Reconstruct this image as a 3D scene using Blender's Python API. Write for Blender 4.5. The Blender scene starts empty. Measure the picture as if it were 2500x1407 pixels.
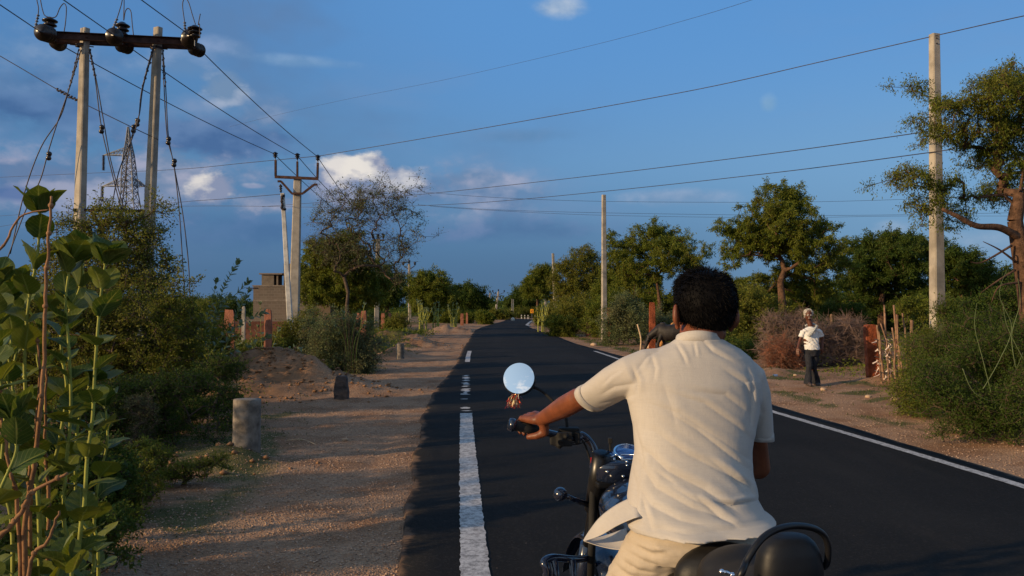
import bpy, math, random
import numpy as np
from mathutils import Vector, Matrix
PI = math.pi
C = bpy.context.scene.collection
F = 2000.0; CAMH = 1.6; TH = math.atan(53.5/2000)
def P(px, py, Y):
    """point of the place seen in direction (px,py) at forward distance Y"""
    a = (px-1250)/F; b = (703.5-py)/F
    d = Vector((a, math.cos(TH)-b*math.sin(TH), math.sin(TH)+b*math.cos(TH)))
    return Vector((0,0,CAMH)) + d*(Y/d.y)
def hor(py):
    """distance at which level ground is seen at row py"""
    b = (703.5-py)/F
    s = -(math.sin(TH)+b*math.cos(TH))/(math.cos(TH)-b*math.sin(TH))
    return CAMH/s
# ---------------------------------------------------------------- scene, camera
sc = bpy.context.scene
cam_d = bpy.data.cameras.new('camera'); cam = bpy.data.objects.new('camera', cam_d); C.objects.link(cam)
cam.location = (0,0,CAMH); cam.rotation_euler = (PI/2+TH, 0, 0)
cam_d.sensor_width = 36; cam_d.lens = 36*F/2500; cam_d.clip_start = 0.05; cam_d.clip_end = 6000
sc.camera = cam
sc.view_settings.view_transform = 'Standard'; sc.view_settings.look = 'None'
sc.view_settings.exposure = 0; sc.view_settings.gamma = 1; sc.view_settings.use_curve_mapping = False
# ---------------------------------------------------------------- node helper
class NT:
    def __init__(s, tree): s.t = tree; s.n = tree.nodes; s.l = tree.links
    def new(s, typ, **kw):
        n = s.n.new(typ)
        for k, v in kw.items(): setattr(n, k, v)
        return n
    def put(s, sock, v):
        if v is None: return
        if hasattr(v, 'is_linked') or hasattr(v, 'links'): s.l.new(v, sock)
        else:
            if isinstance(v, (tuple, list)) and len(v) == 3 and sock.type == 'RGBA': v = (*v, 1)
            sock.default_value = v
    def m(s, op, a, b=None, c=None, clamp=False):
        n = s.new('ShaderNodeMath', operation=op); n.use_clamp = clamp
        s.put(n.inputs[0], a); s.put(n.inputs[1], b); s.put(n.inputs[2], c)
        return n.outputs[0]
    def mix(s, f, a, b, typ='MIX'):
        n = s.new('ShaderNodeMix', data_type='RGBA', blend_type=typ)
        s.put(n.inputs[0], f); s.put(n.inputs[6], a); s.put(n.inputs[7], b)
        return n.outputs[2]
    def ss(s, v, lo, hi):
        n = s.new('ShaderNodeMapRange', interpolation_type='SMOOTHSTEP')
        s.put(n.inputs[0], v); s.put(n.inputs[1], lo); s.put(n.inputs[2], hi)
        return n.outputs[0]
    def noise(s, vec, scale, detail=4, rough=0.55, dist=0.0):
        n = s.new('ShaderNodeTexNoise'); s.put(n.inputs['Vector'], vec)
        s.put(n.inputs['Scale'], scale); s.put(n.inputs['Detail'], detail)
        s.put(n.inputs['Roughness'], rough); s.put(n.inputs['Distortion'], dist)
        return n.outputs[0]
    def vor(s, vec, scale, feature='F1', out='Distance'):
        n = s.new('ShaderNodeTexVoronoi', feature=feature); s.put(n.inputs['Vector'], vec); s.put(n.inputs['Scale'], scale)
        return n.outputs[out]
    def vmul(s, vec, k):
        n = s.new('ShaderNodeVectorMath', operation='MULTIPLY'); s.put(n.inputs[0], vec); s.put(n.inputs[1], k); return n.outputs[0]
    def vadd(s, vec, k):
        n = s.new('ShaderNodeVectorMath', operation='ADD'); s.put(n.inputs[0], vec); s.put(n.inputs[1], k); return n.outputs[0]
    def pos(s): return s.new('ShaderNodeNewGeometry').outputs['Position']
    def obj(s): return s.new('ShaderNodeTexCoord').outputs['Object']
    def attr(s, name): 
        n = s.new('ShaderNodeAttribute'); n.attribute_name = name; return n.outputs['Fac']
    def bump(s, h, strength, dist):
        n = s.new('ShaderNodeBump'); s.put(n.inputs['Height'], h); n.inputs['Strength'].default_value = strength; n.inputs['Distance'].default_value = dist
        return n.outputs[0]
MATS = {}
def mat(name, fn):
    if name in MATS: return MATS[name]
    m = bpy.data.materials.new(name); m.use_nodes = True
    m.node_tree.nodes.clear(); t = NT(m.node_tree)
    out = t.new('ShaderNodeOutputMaterial')
    t.l.new(fn(t), out.inputs[0]); MATS[name] = m; return m
def pbsdf(t, col, rough=0.7, metal=0.0, spec=0.5, normal=None, **kw):
    b = t.new('ShaderNodeBsdfPrincipled')
    t.put(b.inputs['Base Color'], col); t.put(b.inputs['Roughness'], rough); t.put(b.inputs['Metallic'], metal)
    t.put(b.inputs['Specular IOR Level'], spec)
    if normal is not None: t.put(b.inputs['Normal'], normal)
    for k, v in kw.items(): t.put(b.inputs[k.replace('_', ' ')], v)
    return b.outputs[0]
def simple(name, col, rough=0.7, metal=0.0, spec=0.5, var=0.25, scale=8, bump=0.0, bscale=60, bdist=0.01, **kw):
    def fn(t):
        o = t.obj(); n = t.noise(o, scale, 5, 0.6)
        c2 = tuple(max(0, c*(1-var)) for c in col); c3 = tuple(min(1, c*(1+var)) for c in col)
        c = t.mix(t.ss(n, 0.3, 0.7), c2, c3)
        nm = t.bump(t.noise(o, bscale, 4, 0.6), bump, bdist) if bump else None
        return pbsdf(t, c, rough, metal, spec, nm, **kw)
    return mat(name, fn)
def leafmat(name, c1, c2, c3=None, trans=0.40, rough=0.6, spec=0.15):
    c1, c2, c3 = [tuple(v*0.86 for v in q) if q else None for q in (c1, c2, c3)]
    def fn(t):
        g = t.new('ShaderNodeNewGeometry'); r = g.outputs['Random Per Island']
        n = t.noise(g.outputs['Position'], 0.9, 3)
        c = t.mix(r, c1, c2)
        c = t.mix(t.m('MULTIPLY', t.ss(n, 0.45, 0.7), 0.6), c, c3 or c2)
        a = pbsdf(t, c, rough, 0, spec)
        tr = t.new('ShaderNodeBsdfTranslucent'); t.put(tr.inputs[0], t.mix(0.5, c, (0.25, 0.30, 0.03), 'ADD') if False else c)
        mx = t.new('ShaderNodeMixShader'); mx.inputs[0].default_value = trans
        t.l.new(a, mx.inputs[1]); t.l.new(tr.outputs[0], mx.inputs[2]); return mx.outputs[0]
    return mat(name, fn)
# ---------------------------------------------------------------- mesh builder
class MB:
    def __init__(s): s.v = []; s.f = []; s.n = 0; s.attrs = {}
    def add(s, v, f):
        v = np.asarray(v, float).reshape(-1, 3); s.v.append(v)
        for q in f: s.f.append(tuple(i+s.n for i in q))
        s.n += len(v)
    def box(s, c, d, M=None):
        x, y, z = (k/2 for k in d)
        v = [Vector((a*x, b*y, e*z)) for a in (-1, 1) for b in (-1, 1) for e in (-1, 1)]
        c = Vector(c)
        v = [((M @ q) if M else q)+c for q in v]
        s.add([tuple(q) for q in v], [(0,1,3,2), (4,6,7,5), (0,4,5,1), (2,3,7,6), (0,2,6,4), (1,5,7,3)])
    def beam(s, a, b, w, h, up=(0,0,1), w2=None, h2=None):
        a = Vector(a); b = Vector(b); d = (b-a).normalized(); up = Vector(up)
        sd = d.cross(up)
        if sd.length < 1e-4: sd = d.cross(Vector((1,0,0)))
        sd.normalize(); u = sd.cross(d)
        w2 = w2 or w; h2 = h2 or h; v = []
        for p, ww, hh in ((a, w, h), (b, w2, h2)):
            for x, y in ((-1,-1), (1,-1), (1,1), (-1,1)): v.append(tuple(p+sd*(x*ww/2)+u*(y*hh/2)))
        s.add(v, [(0,3,2,1), (4,5,6,7), (0,1,5,4), (1,2,6,5), (2,3,7,6), (3,0,4,7)])
    def tube(s, pts, r, n=8, cap=True, flat=1.0):
        pts = [Vector(p) for p in pts]; k = len(pts)
        if not hasattr(r, '__len__'): r = [r]*k
        v = []; u = None
        for i, p in enumerate(pts):
            d = (pts[min(i+1, k-1)]-pts[max(i-1, 0)])
            if d.length < 1e-9: d = Vector((0,0,1))
            d.normalize()
            if u is None:
                u = d.cross(Vector((0,0,1)))
                if u.length < 0.05: u = d.cross(Vector((1,0,0)))
            u = (u-d*u.dot(d)).normalized(); w = d.cross(u)
            for j in range(n):
                a = 2*PI*j/n; v.append(tuple(p+u*(math.cos(a)*r[i])+w*(math.sin(a)*r[i]*flat)))
        f = [(i*n+j, i*n+(j+1)%n, (i+1)*n+(j+1)%n, (i+1)*n+j) for i in range(k-1) for j in range(n)]
        if cap: f += [tuple(range(n-1, -1, -1)), tuple(range((k-1)*n, k*n))]
        s.add(v, f)
    def lathe(s, o, axis, prof, n=20):
        o = Vector(o); d = Vector(axis).normalized()
        u = d.cross(Vector((0,0,1)));
        if u.length < 0.05: u = d.cross(Vector((1,0,0)))
        u.normalize(); w = d.cross(u); v = []
        for r, h in prof:
            r = max(r, 1e-4)
            for j in range(n):
                a = 2*PI*j/n; v.append(tuple(o+d*h+u*(math.cos(a)*r)+w*(math.sin(a)*r)))
        k = len(prof)
        f = [(i*n+j, i*n+(j+1)%n, (i+1)*n+(j+1)%n, (i+1)*n+j) for i in range(k-1) for j in range(n)]
        f += [tuple(range(n-1, -1, -1)), tuple(range((k-1)*n, k*n))]
        s.add(v, f)
    def ball(s, c, r, M=None, nu=16, nv=10):
        if not hasattr(r, '__len__'): r = (r, r, r)
        v = []; c = Vector(c)
        for i in range(1, nv):
            t = PI*i/nv
            for j in range(nu):
                a = 2*PI*j/nu; q = Vector((r[0]*math.sin(t)*math.cos(a), r[1]*math.sin(t)*math.sin(a), r[2]*math.cos(t)))
                v.append(tuple(((M @ q) if M else q)+c))
        for q in (Vector((0,0,r[2])), Vector((0,0,-r[2]))): v.append(tuple(((M @ q) if M else q)+c))
        t = len(v)-2; f = []
        for i in range(nv-2):
            for j in range(nu): f.append((i*nu+j, (i+1)*nu+j, (i+1)*nu+(j+1)%nu, i*nu+(j+1)%nu))
        for j in range(nu):
            f.append((t, j, (j+1)%nu)); f.append((t+1, (nv-2)*nu+(j+1)%nu, (nv-2)*nu+j))
        s.add(v, f)
    def limb(s, a, b, ra, rb, n=14):
        """tapered capsule"""
        a = Vector(a); b = Vector(b); d = (b-a); L = d.length; d.normalize()
        pr = [(ra*math.sin(t), -ra*math.cos(t)) for t in np.linspace(0.15, PI/2, 5)]+[(rb*math.cos(t), L+rb*math.sin(t)) for t in np.linspace(0, PI/2-0.15, 5)]
        s.lathe(a, d, pr, n)
    def chain(s, pts, rs, n=14):
        for i in range(len(pts)-1): s.limb(pts[i], pts[i+1], rs[i], rs[i+1], n)
    def rings(s, rings, n=32, cap=True):
        """rings: (centre, ax vector, ay vector, power)"""
        v = []
        for c, ax, ay, p in rings:
            c = Vector(c); ax = Vector(ax); ay = Vector(ay)
            for j in range(n):
                a = 2*PI*j/n; x = math.copysign(abs(math.cos(a))**p, math.cos(a)); y = math.copysign(abs(math.sin(a))**p, math.sin(a))
                v.append(tuple(c+ax*x+ay*y))
        k = len(rings)
        f = [(i*n+j, i*n+(j+1)%n, (i+1)*n+(j+1)%n, (i+1)*n+j) for i in range(k-1) for j in range(n)]
        if cap: f += [tuple(range(n-1, -1, -1)), tuple(range((k-1)*n, k*n))]
        s.add(v, f)
    def mesh(s, name):
        me = bpy.data.meshes.new(name); me.from_pydata(np.concatenate(s.v).tolist() if s.v else [], [], s.f); me.update()
        return me
    def build(s, name, m, parent=None, smooth=False, bevel=0):
        return link(name, s.mesh(name), m, parent, smooth, bevel)
def link(name, me, m, parent=None, smooth=False, bevel=0):
    if m is not None: me.materials.clear(); me.materials.append(m)
    if smooth: me.polygons.foreach_set('use_smooth', [True]*len(me.polygons))
    o = bpy.data.objects.new(name, me); C.objects.link(o)
    if parent is not None: setp(o, parent)
    if bevel:
        b = o.modifiers.new('bevel', 'BEVEL'); b.width = bevel; b.segments = 2; b.limit_method = 'ANGLE'; b.angle_limit = 0.7
    return o
def setp(o, parent):
    # the whole chain of parents only has a location and a z rotation
    o.parent = parent
    def world(q):
        return (world(q.parent) @ q.matrix_parent_inverse @ q.matrix_basis) if q.parent else q.matrix_basis.copy()
    M = world(parent)
    # vertices were given in world space: shift them to the parent's space
    o.matrix_parent_inverse = M.inverted()
def npmesh(name, v, quads, mtl, parent=None, smooth=False, attrs=None, tri=False):
    v = np.asarray(v, np.float32).reshape(-1, 3); q = np.asarray(quads, np.int32); k = q.shape[1]
    me = bpy.data.meshes.new(name); me.vertices.add(len(v)); me.vertices.foreach_set('co', v.ravel())
    me.loops.add(q.size); me.loops.foreach_set('vertex_index', q.ravel())
    me.polygons.add(len(q)); me.polygons.foreach_set('loop_start', np.arange(0, q.size, k, dtype=np.int32))
    if smooth: me.polygons.foreach_set('use_smooth', np.ones(len(q), bool))
    me.update(calc_edges=True)
    if attrs:
        for nm, a in attrs.items():
            at = me.attributes.new(nm, 'FLOAT', 'POINT'); at.data.foreach_set('value', np.asarray(a, np.float32))
    return link(name, me, mtl, parent)
def empty(name, loc, label=None, cat=None, group=None):
    o = bpy.data.objects.new(name, None); C.objects.link(o); o.location = loc; o.empty_display_size = 0.2
    return tag(o, label, cat, group)
def tag(o, label=None, cat=None, group=None, kind=None):
    if label: o['label'] = label
    if cat: o['category'] = cat
    if group: o['group'] = group
    if kind: o['kind'] = kind
    return o
def copy_tree(o, parent=None):
    c = o.copy(); C.objects.link(c); c.parent = parent
    for ch in list(o.children): copy_tree(ch, c)
    return c
def remesh(mb, voxel, sm=3, fac=0.5):
    me = mb.mesh('tmp'); o = bpy.data.objects.new('tmp', me); C.objects.link(o)
    r = o.modifiers.new('r', 'REMESH'); r.mode = 'VOXEL'; r.voxel_size = voxel; r.adaptivity = 0
    if sm:
        q = o.modifiers.new('s', 'SMOOTH'); q.factor = fac; q.iterations = sm
    dg = bpy.context.evaluated_depsgraph_get(); dg.update()
    out = bpy.data.meshes.new_from_object(o.evaluated_get(dg), depsgraph=dg)
    bpy.data.objects.remove(o); bpy.data.meshes.remove(me)
    out.polygons.foreach_set('use_smooth', np.ones(len(out.polygons), bool))
    return out
def cos(me):
    a = np.empty(len(me.vertices)*3, np.float32); me.vertices.foreach_get('co', a); return a.reshape(-1, 3)
def nrm(me):
    a = np.empty(len(me.vertices)*3, np.float32); me.vertices.foreach_get('normal', a); return a.reshape(-1, 3)
def setco(me, a): me.vertices.foreach_set('co', np.asarray(a, np.float32).ravel()); me.update()
# value noise in numpy
_rg = np.random.RandomState(7); _tab = _rg.rand(256, 256)
def vnoise(x, y):
    xi = np.floor(x).astype(int); yi = np.floor(y).astype(int); fx = x-xi; fy = y-yi
    fx = fx*fx*(3-2*fx); fy = fy*fy*(3-2*fy)
    g = lambda a, b: _tab[a & 255, b & 255]
    return (g(xi, yi)*(1-fx)+g(xi+1, yi)*fx)*(1-fy)+(g(xi, yi+1)*(1-fx)+g(xi+1, yi+1)*fx)*fy
def fbm(x, y, o=4):
    s = 0; a = 0.5
    for k in range(o): s = s+a*vnoise(x*2**k+17*k, y*2**k+31*k); a *= 0.5
    return s/(1-0.5**o)
# ---------------------------------------------------------------- sun and sky
SUN_AZ = Vector((-0.9, -0.42, 0)).normalized(); SUN_EL = math.radians(13.5)
sund = (SUN_AZ*math.cos(SUN_EL)+Vector((0,0,math.sin(SUN_EL)))).normalized()
sl = bpy.data.lights.new('sun', 'SUN'); sl.energy = 4.9; sl.angle = math.radians(0.55); sl.color = (1.0, 0.70, 0.38)
so = bpy.data.objects.new('sun', sl); C.objects.link(so); so.location = (-30, -15, 20)
so.rotation_euler = sund.to_track_quat('Z', 'Y').to_euler()
w = bpy.data.worlds.new('World'); sc.world = w; w.use_nodes = True
w.node_tree.nodes.clear(); t = NT(w.node_tree)
sky = t.new('ShaderNodeTexSky', sky_type='NISHITA'); sky.sun_disc = False
sky.sun_elevation = SUN_EL; sky.sun_rotation = math.atan2(SUN_AZ.x, SUN_AZ.y)
sky.air_density = 1.0; sky.dust_density = 0.3; sky.ozone_density = 1.5; sky.altitude = 200
g = t.new('ShaderNodeTexCoord').outputs['Generated']
sp = t.new('ShaderNodeSeparateXYZ'); t.l.new(g, sp.inputs[0]); X, Yy, Z = sp.outputs
az = t.m('ARCTAN2', X, Yy); el = t.m('ARCSINE', Z)
SV = t.vmul(g, (1, 1, 1.7))
nA = t.noise(SV, 11, 6, 0.58); nA2 = t.noise(t.vadd(SV, (-0.016, 0, 0.03)), 11, 3, 0.58)
nF = t.noise(SV, 34, 4, 0.6); nB = t.noise(SV, 4.0, 4, 0.55); nC = t.noise(t.vmul(g, (1, 1, 3.4)), 3.1, 5, 0.6)
K = 10.5
def c10(r, g_, b): return tuple(((v/255+0.055)/1.055)**2.4*K for v in (r, g_, b))
hsv = t.new('ShaderNodeHueSaturation'); hsv.inputs['Saturation'].default_value = 1.0; hsv.inputs['Value'].default_value = 1.0
t.l.new(sky.outputs[0], hsv.inputs['Color'])
col = t.mix(1.0, hsv.outputs[0], (0.72, 0.93, 1.05), 'MULTIPLY')
front = t.ss(Yy, -0.15, 0.45)
# deep blue air high up, slate rain haze low in front, paler to the right
hi = t.mix(t.ss(az, -0.55, 0.6), c10(82, 132, 188), c10(106, 160, 214))
mid = t.mix(t.ss(az, -0.5, 0.6), c10(86, 130, 174), c10(116, 160, 200))
low = t.mix(t.ss(az, 0.02, 0.55), c10(66, 102, 144), c10(102, 140, 178))
cc = t.mix(t.ss(el, 0.16, 0.36), mid, hi)
cc = t.mix(t.ss(el, 0.19, 0.02), cc, low)
# top centre is the bluest and clearest
cc = t.mix(t.m('MULTIPLY', t.ss(el, 0.1, 0.40), t.ss(az, -0.35, 0.05)), cc, c10(90, 146, 206))
col = t.mix(t.m('MULTIPLY', front, 0.92), col, cc)
# broken thin cloud everywhere, stronger on the left
veil = t.m('MULTIPLY', t.ss(nB, 0.5, 0.75), t.m('MULTIPLY', t.ss(el, 0.0, 0.12), t.ss(az, 0.25, -0.35)))
col = t.mix(t.m('MULTIPLY', veil, 0.7), col, c10(92, 120, 158))
veil2 = t.m('MULTIPLY', t.ss(nC, 0.5, 0.8), t.m('MULTIPLY', t.ss(el, 0.42, 0.15), t.ss(el, 0.03, 0.14)))
col = t.mix(t.m('MULTIPLY', veil2, 0.4), col, c10(122, 144, 180))
def cloud(px, py, rx, ry, lit, shade, soft=0.35, amp=1.2, opa=1.0, k=5.0, flat=1.0):
    global col
    a0 = math.atan((px-1250)/F); e0 = math.atan((757-py)/F)*math.cos(a0)
    dx = t.m('MULTIPLY', t.m('SUBTRACT', az, a0), F/rx); dy = t.m('MULTIPLY', t.m('SUBTRACT', el, e0), F/ry)
    if flat != 1: dy = t.m('MAXIMUM', dy, t.m('MULTIPLY', dy, flat))if False else t.m('ADD', t.m('MAXIMUM', dy, 0.0), t.m('MULTIPLY', t.m('MINIMUM', dy, 0.0), flat))
    d = t.m('SQRT', t.m('ADD', t.m('MULTIPLY', dx, dx), t.m('MULTIPLY', dy, dy)))
    v = t.m('ADD', t.m('SUBTRACT', 1.0, d), t.m('MULTIPLY', t.m('SUBTRACT', nA, 0.5), amp))
    v = t.m('ADD', v, t.m('MULTIPLY', t.m('SUBTRACT', nF, 0.5), amp*0.45))
    msk = t.m('MULTIPLY', t.m('MULTIPLY', t.ss(v, 0.0, soft), opa), t.ss(Yy, 0.2, 0.5))
    sh = t.m('ADD', t.m('ADD', 0.42, t.m('MULTIPLY', dy, 0.38)), t.m('MULTIPLY', t.m('SUBTRACT', nA, nA2), k))
    sh = t.m('SUBTRACT', sh, t.m('MULTIPLY', dx, 0.12))
    sh = t.m('ADD', sh, t.m('MULTIPLY', t.m('SUBTRACT', nF, 0.5), 0.7), clamp=True)
    col = t.mix(msk, col, t.mix(sh, c10(shade[0], shade[1], shade[2]*0.94), c10(lit[0], lit[1], lit[2]*0.96)))
SH = (96, 124, 172); PK = (150, 158, 192)
cloud(100, 250, 360, 120, (104, 134, 182), (72, 108, 162), 0.8, 1.8, 0.8)
cloud(60, 260, 220, 40, (84, 118, 170), (66, 100, 156), 0.7, 1.4, 0.8)
cloud(550, 330, 230, 62, (92, 122, 172), (70, 102, 158), 0.55, 1.5, 0.9)
cloud(300, 450, 420, 95, (150, 158, 192), (96, 124, 172), 0.7, 1.7, 0.9)
cloud(60, 440, 240, 60, (140, 148, 186), (88, 116, 168), 0.8, 1.6, 0.8)
cloud(30, 470, 110, 22, (78, 108, 164), (66, 98, 156), 0.7, 1.2, 0.8)
cloud(400, 425, 120, 62, (158, 162, 192), (112, 134, 176), 0.5, 1.6, 0.85, 6)
cloud(230, 455, 130, 50, (150, 158, 190), (104, 128, 172), 0.5, 1.7, 0.8, 6)
cloud(90, 425, 120, 34, (150, 156, 188), (100, 124, 170), 0.5, 1.6, 0.75, 6)
cloud(870, 455, 150, 60, (166, 166, 192), (112, 132, 174), 0.5, 1.5, 0.85, 6)
cloud(540, 220, 70, 52, (168, 180, 208), (112, 140, 184), 0.6, 1.5, 0.9, 6)
cloud(640, 280, 95, 55, (140, 156, 192), (100, 128, 176), 0.8, 1.6, 0.75)
cloud(480, 260, 110, 45, (126, 148, 190), (98, 130, 180), 1.0, 1.6, 0.6)
cloud(200, 130, 250, 70, (122, 150, 194), (92, 126, 180), 1.0, 1.8, 0.7)
cloud(420, 150, 130, 50, (128, 152, 194), (100, 134, 184), 1.0, 1.6, 0.6)
cloud(735, 145, 160, 18, (132, 164, 208), (108, 146, 198), 0.9, 1.0, 0.7)
cloud(530, 105, 80, 24, (140, 162, 206), (110, 142, 192), 0.9, 1.1, 0.6)
cloud(1190, 480, 230, 90, (148, 158, 192), (98, 126, 174), 0.9, 1.7, 0.85)
cloud(1180, 440, 120, 34, (160, 166, 198), (112, 136, 180), 0.8, 1.4, 0.7)
cloud(1280, 560, 300, 46, (100, 124, 172), (74, 106, 158), 0.9, 1.5, 0.6)
cloud(700, 560, 420, 60, (86, 116, 166), (68, 102, 156), 0.9, 1.4, 0.6)
cloud(1260, 330, 160, 24, (106, 138, 184), (92, 130, 180), 0.9, 1.2, 0.6)
cloud(910, 470, 250, 80, (146, 154, 188), (94, 120, 168), 0.7, 1.5, 0.9)
cloud(835, 415, 60, 50, (222, 216, 220), (134, 144, 182), 0.38, 1.5, 0.95, 8, 1.2)
cloud(900, 410, 72, 50, (226, 220, 222), (138, 146, 182), 0.38, 1.5, 0.95, 8, 1.3)
cloud(975, 440, 78, 42, (196, 196, 210), (122, 136, 178), 0.45, 1.5, 0.9, 7, 1.3)
cloud(518, 462, 66, 46, (216, 211, 216), (134, 144, 182), 0.42, 1.5, 0.95, 7, 1.1)
cloud(650, 495, 95, 30, (162, 164, 192), (112, 132, 174), 0.5, 1.4, 0.85)
cloud(615, 453, 34, 9, (180, 184, 208), (140, 150, 190), 0.6, 0.8, 0.8)
cloud(1370, 8, 85, 30, (176, 190, 216), (122, 154, 202), 0.8, 1.2, 0.8)
cloud(1640, 482, 180, 26, (148, 166, 202), (116, 146, 192), 0.9, 1.3, 0.75)
cloud(1880, 250, 24, 26, (140, 174, 214), (120, 160, 208), 0.9, 0.9, 0.7)
cloud(2180, 560, 60, 30, (154, 174, 206), (126, 154, 196), 0.9, 1.0, 0.7)
cloud(2400, 600, 120, 50, (150, 170, 202), (122, 152, 194), 0.9, 1.2, 0.6)
# fair-weather clouds over the rest of the sky, behind and above
rear = t.m('MULTIPLY', t.ss(Yy, 0.35, -0.1), t.ss(t.m('ADD', t.m('MULTIPLY', nA, 0.55), t.m('MULTIPLY', nB, 0.45)), 0.50, 0.58))
col = t.mix(t.m('MULTIPLY', t.ss(Yy, 0.35, -0.1), t.ss(el, 0.9, 0.1)), col, c10(118, 160, 204))
dp_ = t.new('ShaderNodeVectorMath', operation='DOT_PRODUCT'); t.l.new(g, dp_.inputs[0]); dp_.inputs[1].default_value = tuple(sund)
col = t.mix(t.m('MULTIPLY', t.ss(dp_.outputs['Value'], 0.45, 0.9), 0.85), col, c10(196, 216, 232))
col = t.mix(t.m('MULTIPLY', rear, 0.85), col, c10(228, 228, 230))
bg = t.new('ShaderNodeBackground'); bg.inputs[1].default_value = 0.1
t.l.new(col, bg.inputs[0]); wo = t.new('ShaderNodeOutputWorld'); t.l.new(bg.outputs[0], wo.inputs[0])
w.cycles.sampling_method = 'MANUAL' if hasattr(w, 'cycles') else None
w.cycles.sample_map_resolution = 1024
# ---------------------------------------------------------------- road line
def tow(pts):
    o = []
    for px, py in pts:
        q = P(px, py, hor(py)); o.append((q.y, q.x))
    return o
LE = tow([(975,1407), (1000,1250), (1022,1080), (1042,1000), (1066,950), (1097,912), (1118,880), (1129,850), (1146,829), (1158,808), (1175,799.5), (1200,792), (1228,785), (1238,779)])
RE = tow([(2500,1170), (1890,990), (1530,873), (1400,838), (1364,823.6), (1313,806.6), (1292,799.5), (1288,794), (1296,786.7), (1308,779)])
ly = np.array([-60, 1]+[a for a, b in LE]); lx = np.array([LE[0][1]+0.045*60+0.2, LE[0][1]+0.18]+[b for a, b in LE])
RE2 = [(a, b) for a, b in RE]
ry = np.array([-60]+[a for a, b in RE2]); rx = np.array([RE2[0][1]+0.05*70]+[b for a, b in RE2])
YEND = max(LE[-1][0], RE[-1][0])
def XL(y): return np.interp(y, ly, lx)
def XR(y): return np.interp(y, ry, rx)
def gauss(x, y, cx, cy, sx, sy, h): return h*np.exp(-((x-cx)/sx)**2-((y-cy)/sy)**2)
def ground_h(x, y):
    x = np.asarray(x, float); y = np.asarray(y, float)
    dl = XL(y)-x; dr = x-XR(y); d = np.maximum(dl, dr)
    off = np.clip((d-0.05)/1.2, 0, 1); far = np.clip((d-2.0)/3, 0, 1)
    h = -0.03*np.clip(d/0.15+1, 0, 1)
    h = h+off*(fbm(x*1.7, y*1.7, 4)-0.5)*0.08+far*(fbm(x*0.35+9, y*0.35, 4)-0.45)*0.35*np.clip(1-(np.abs(y)-100)/100, 0.2, 1)
    rough = 0.6+0.8*fbm(x*2.3, y*2.3, 4)
    # heaps of dug soil on the left
    h = h+rough*(gauss(x, y, -5.1, 17.2, 1.1, 1.0, 0.55)+gauss(x, y, -4.2, 16.8, 0.9, 0.7, 0.38)+gauss(x, y, -6.3, 17.4, 0.9, 0.9, 0.45)
        +gauss(x, y, -5.3, 15.6, 1.2, 0.6, 0.22)+gauss(x, y, -3.3, 16.4, 0.9, 0.6, 0.16))
    h = h+rough*(gauss(x, y, -5.3, 38, 1.6, 1.2, 0.6)+gauss(x, y, -6.8, 35, 1.2, 1.2, 0.6)+gauss(x, y, -4.1, 36, 0.9, 0.8, 0.28)
        +gauss(x, y, -5.2, 31, 0.8, 0.8, 0.5)+gauss(x, y, -4.6, 60, 1.6, 1.2, 0.5)+gauss(x, y, -4.1, 29, 0.5, 0.8, 0.35))
    h = h+rough*(gauss(x, y, -3.15, 8.7, 0.55, 0.35, 0.17)+gauss(x, y, -3.9, 8.4, 0.5, 0.4, 0.10)+gauss(x, y, -4.6, 7.2, 0.9, 0.6, 0.12))
    cl = np.clip(gauss(x, y, -5.0, 16.8, 2.0, 1.6, 1.3)+gauss(x, y, -5.6, 36, 2.6, 4, 1)+gauss(x, y, -3.5, 8.6, .9, .6, .6), 0, 1)
    h = h+cl*((fbm(x*3.2+4, y*3.2, 4)-0.5)*0.30+np.abs(fbm(x*7, y*7+3, 3)-0.5)*0.16)
    # low bank on the right
    h = h+rough*(gauss(x, y, 7.6, 11.0, 1.3, 3.0, 0.20)+gauss(x, y, 6.6, 20.5, 1.0, 0.7, 0.15)+gauss(x, y, 8.3, 17.9, 0.9, 0.5, 0.12)
        +gauss(x, y, 5.2, 27, 1.2, 1.6, 0.12)+gauss(x, y, 12, 14, 4, 6, 0.25))
    rn = np.clip(fbm(x*0.5+40, y*0.5, 3)*2-0.4, 0, 1)*np.clip((120-y)/60, 0, 1)
    wv_ = 0.12*(fbm(y*0.25, y*0+7, 2)-0.5)
    h = h-rn*0.022*(np.exp(-((dl-0.42+wv_)/0.11)**2)+np.exp(-((dl-1.62+wv_)/0.11)**2)+0.8*np.exp(-((dr-0.75+wv_)/0.11)**2))*(y > 2)
    h = np.where(d > 0, h, np.minimum(h, -0.03))
    return h
def gh(x, y): return float(ground_h(np.array([x]), np.array([y]))[0])
def axis(segs):
    o = [segs[0][0]]
    for a, b, st in segs:
        k = max(1, int(round((b-a)/st))); o += list(np.linspace(a, b, k+1)[1:])
    return np.array(o)
gx = axis([(-3000,-400,400), (-400,-80,40), (-80,-25,3), (-25,-10,0.5), (-10,-1,0.11), (-1,4,0.5), (4,11,0.12), (11,25,0.5), (25,80,3), (80,400,40), (400,3000,400)])
gy = axis([(-2000,-100,300), (-100,-10,10), (-10,3,0.6), (3,12,0.09), (12,22,0.13), (22,45,0.3), (45,100,1.0), (100,240,4), (240,800,60), (800,4000,500)])
Xg, Yg = np.meshgrid(gx, gy); Hg = ground_h(Xg, Yg)
dl = XL(Yg)-Xg; dr = Xg-XR(Yg)
nx, ny = len(gx), len(gy)
idx = np.arange(nx*ny).reshape(ny, nx)
quads = np.stack([idx[:-1,:-1], idx[:-1,1:], idx[1:,1:], idx[1:,:-1]], -1).reshape(-1, 4)
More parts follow.
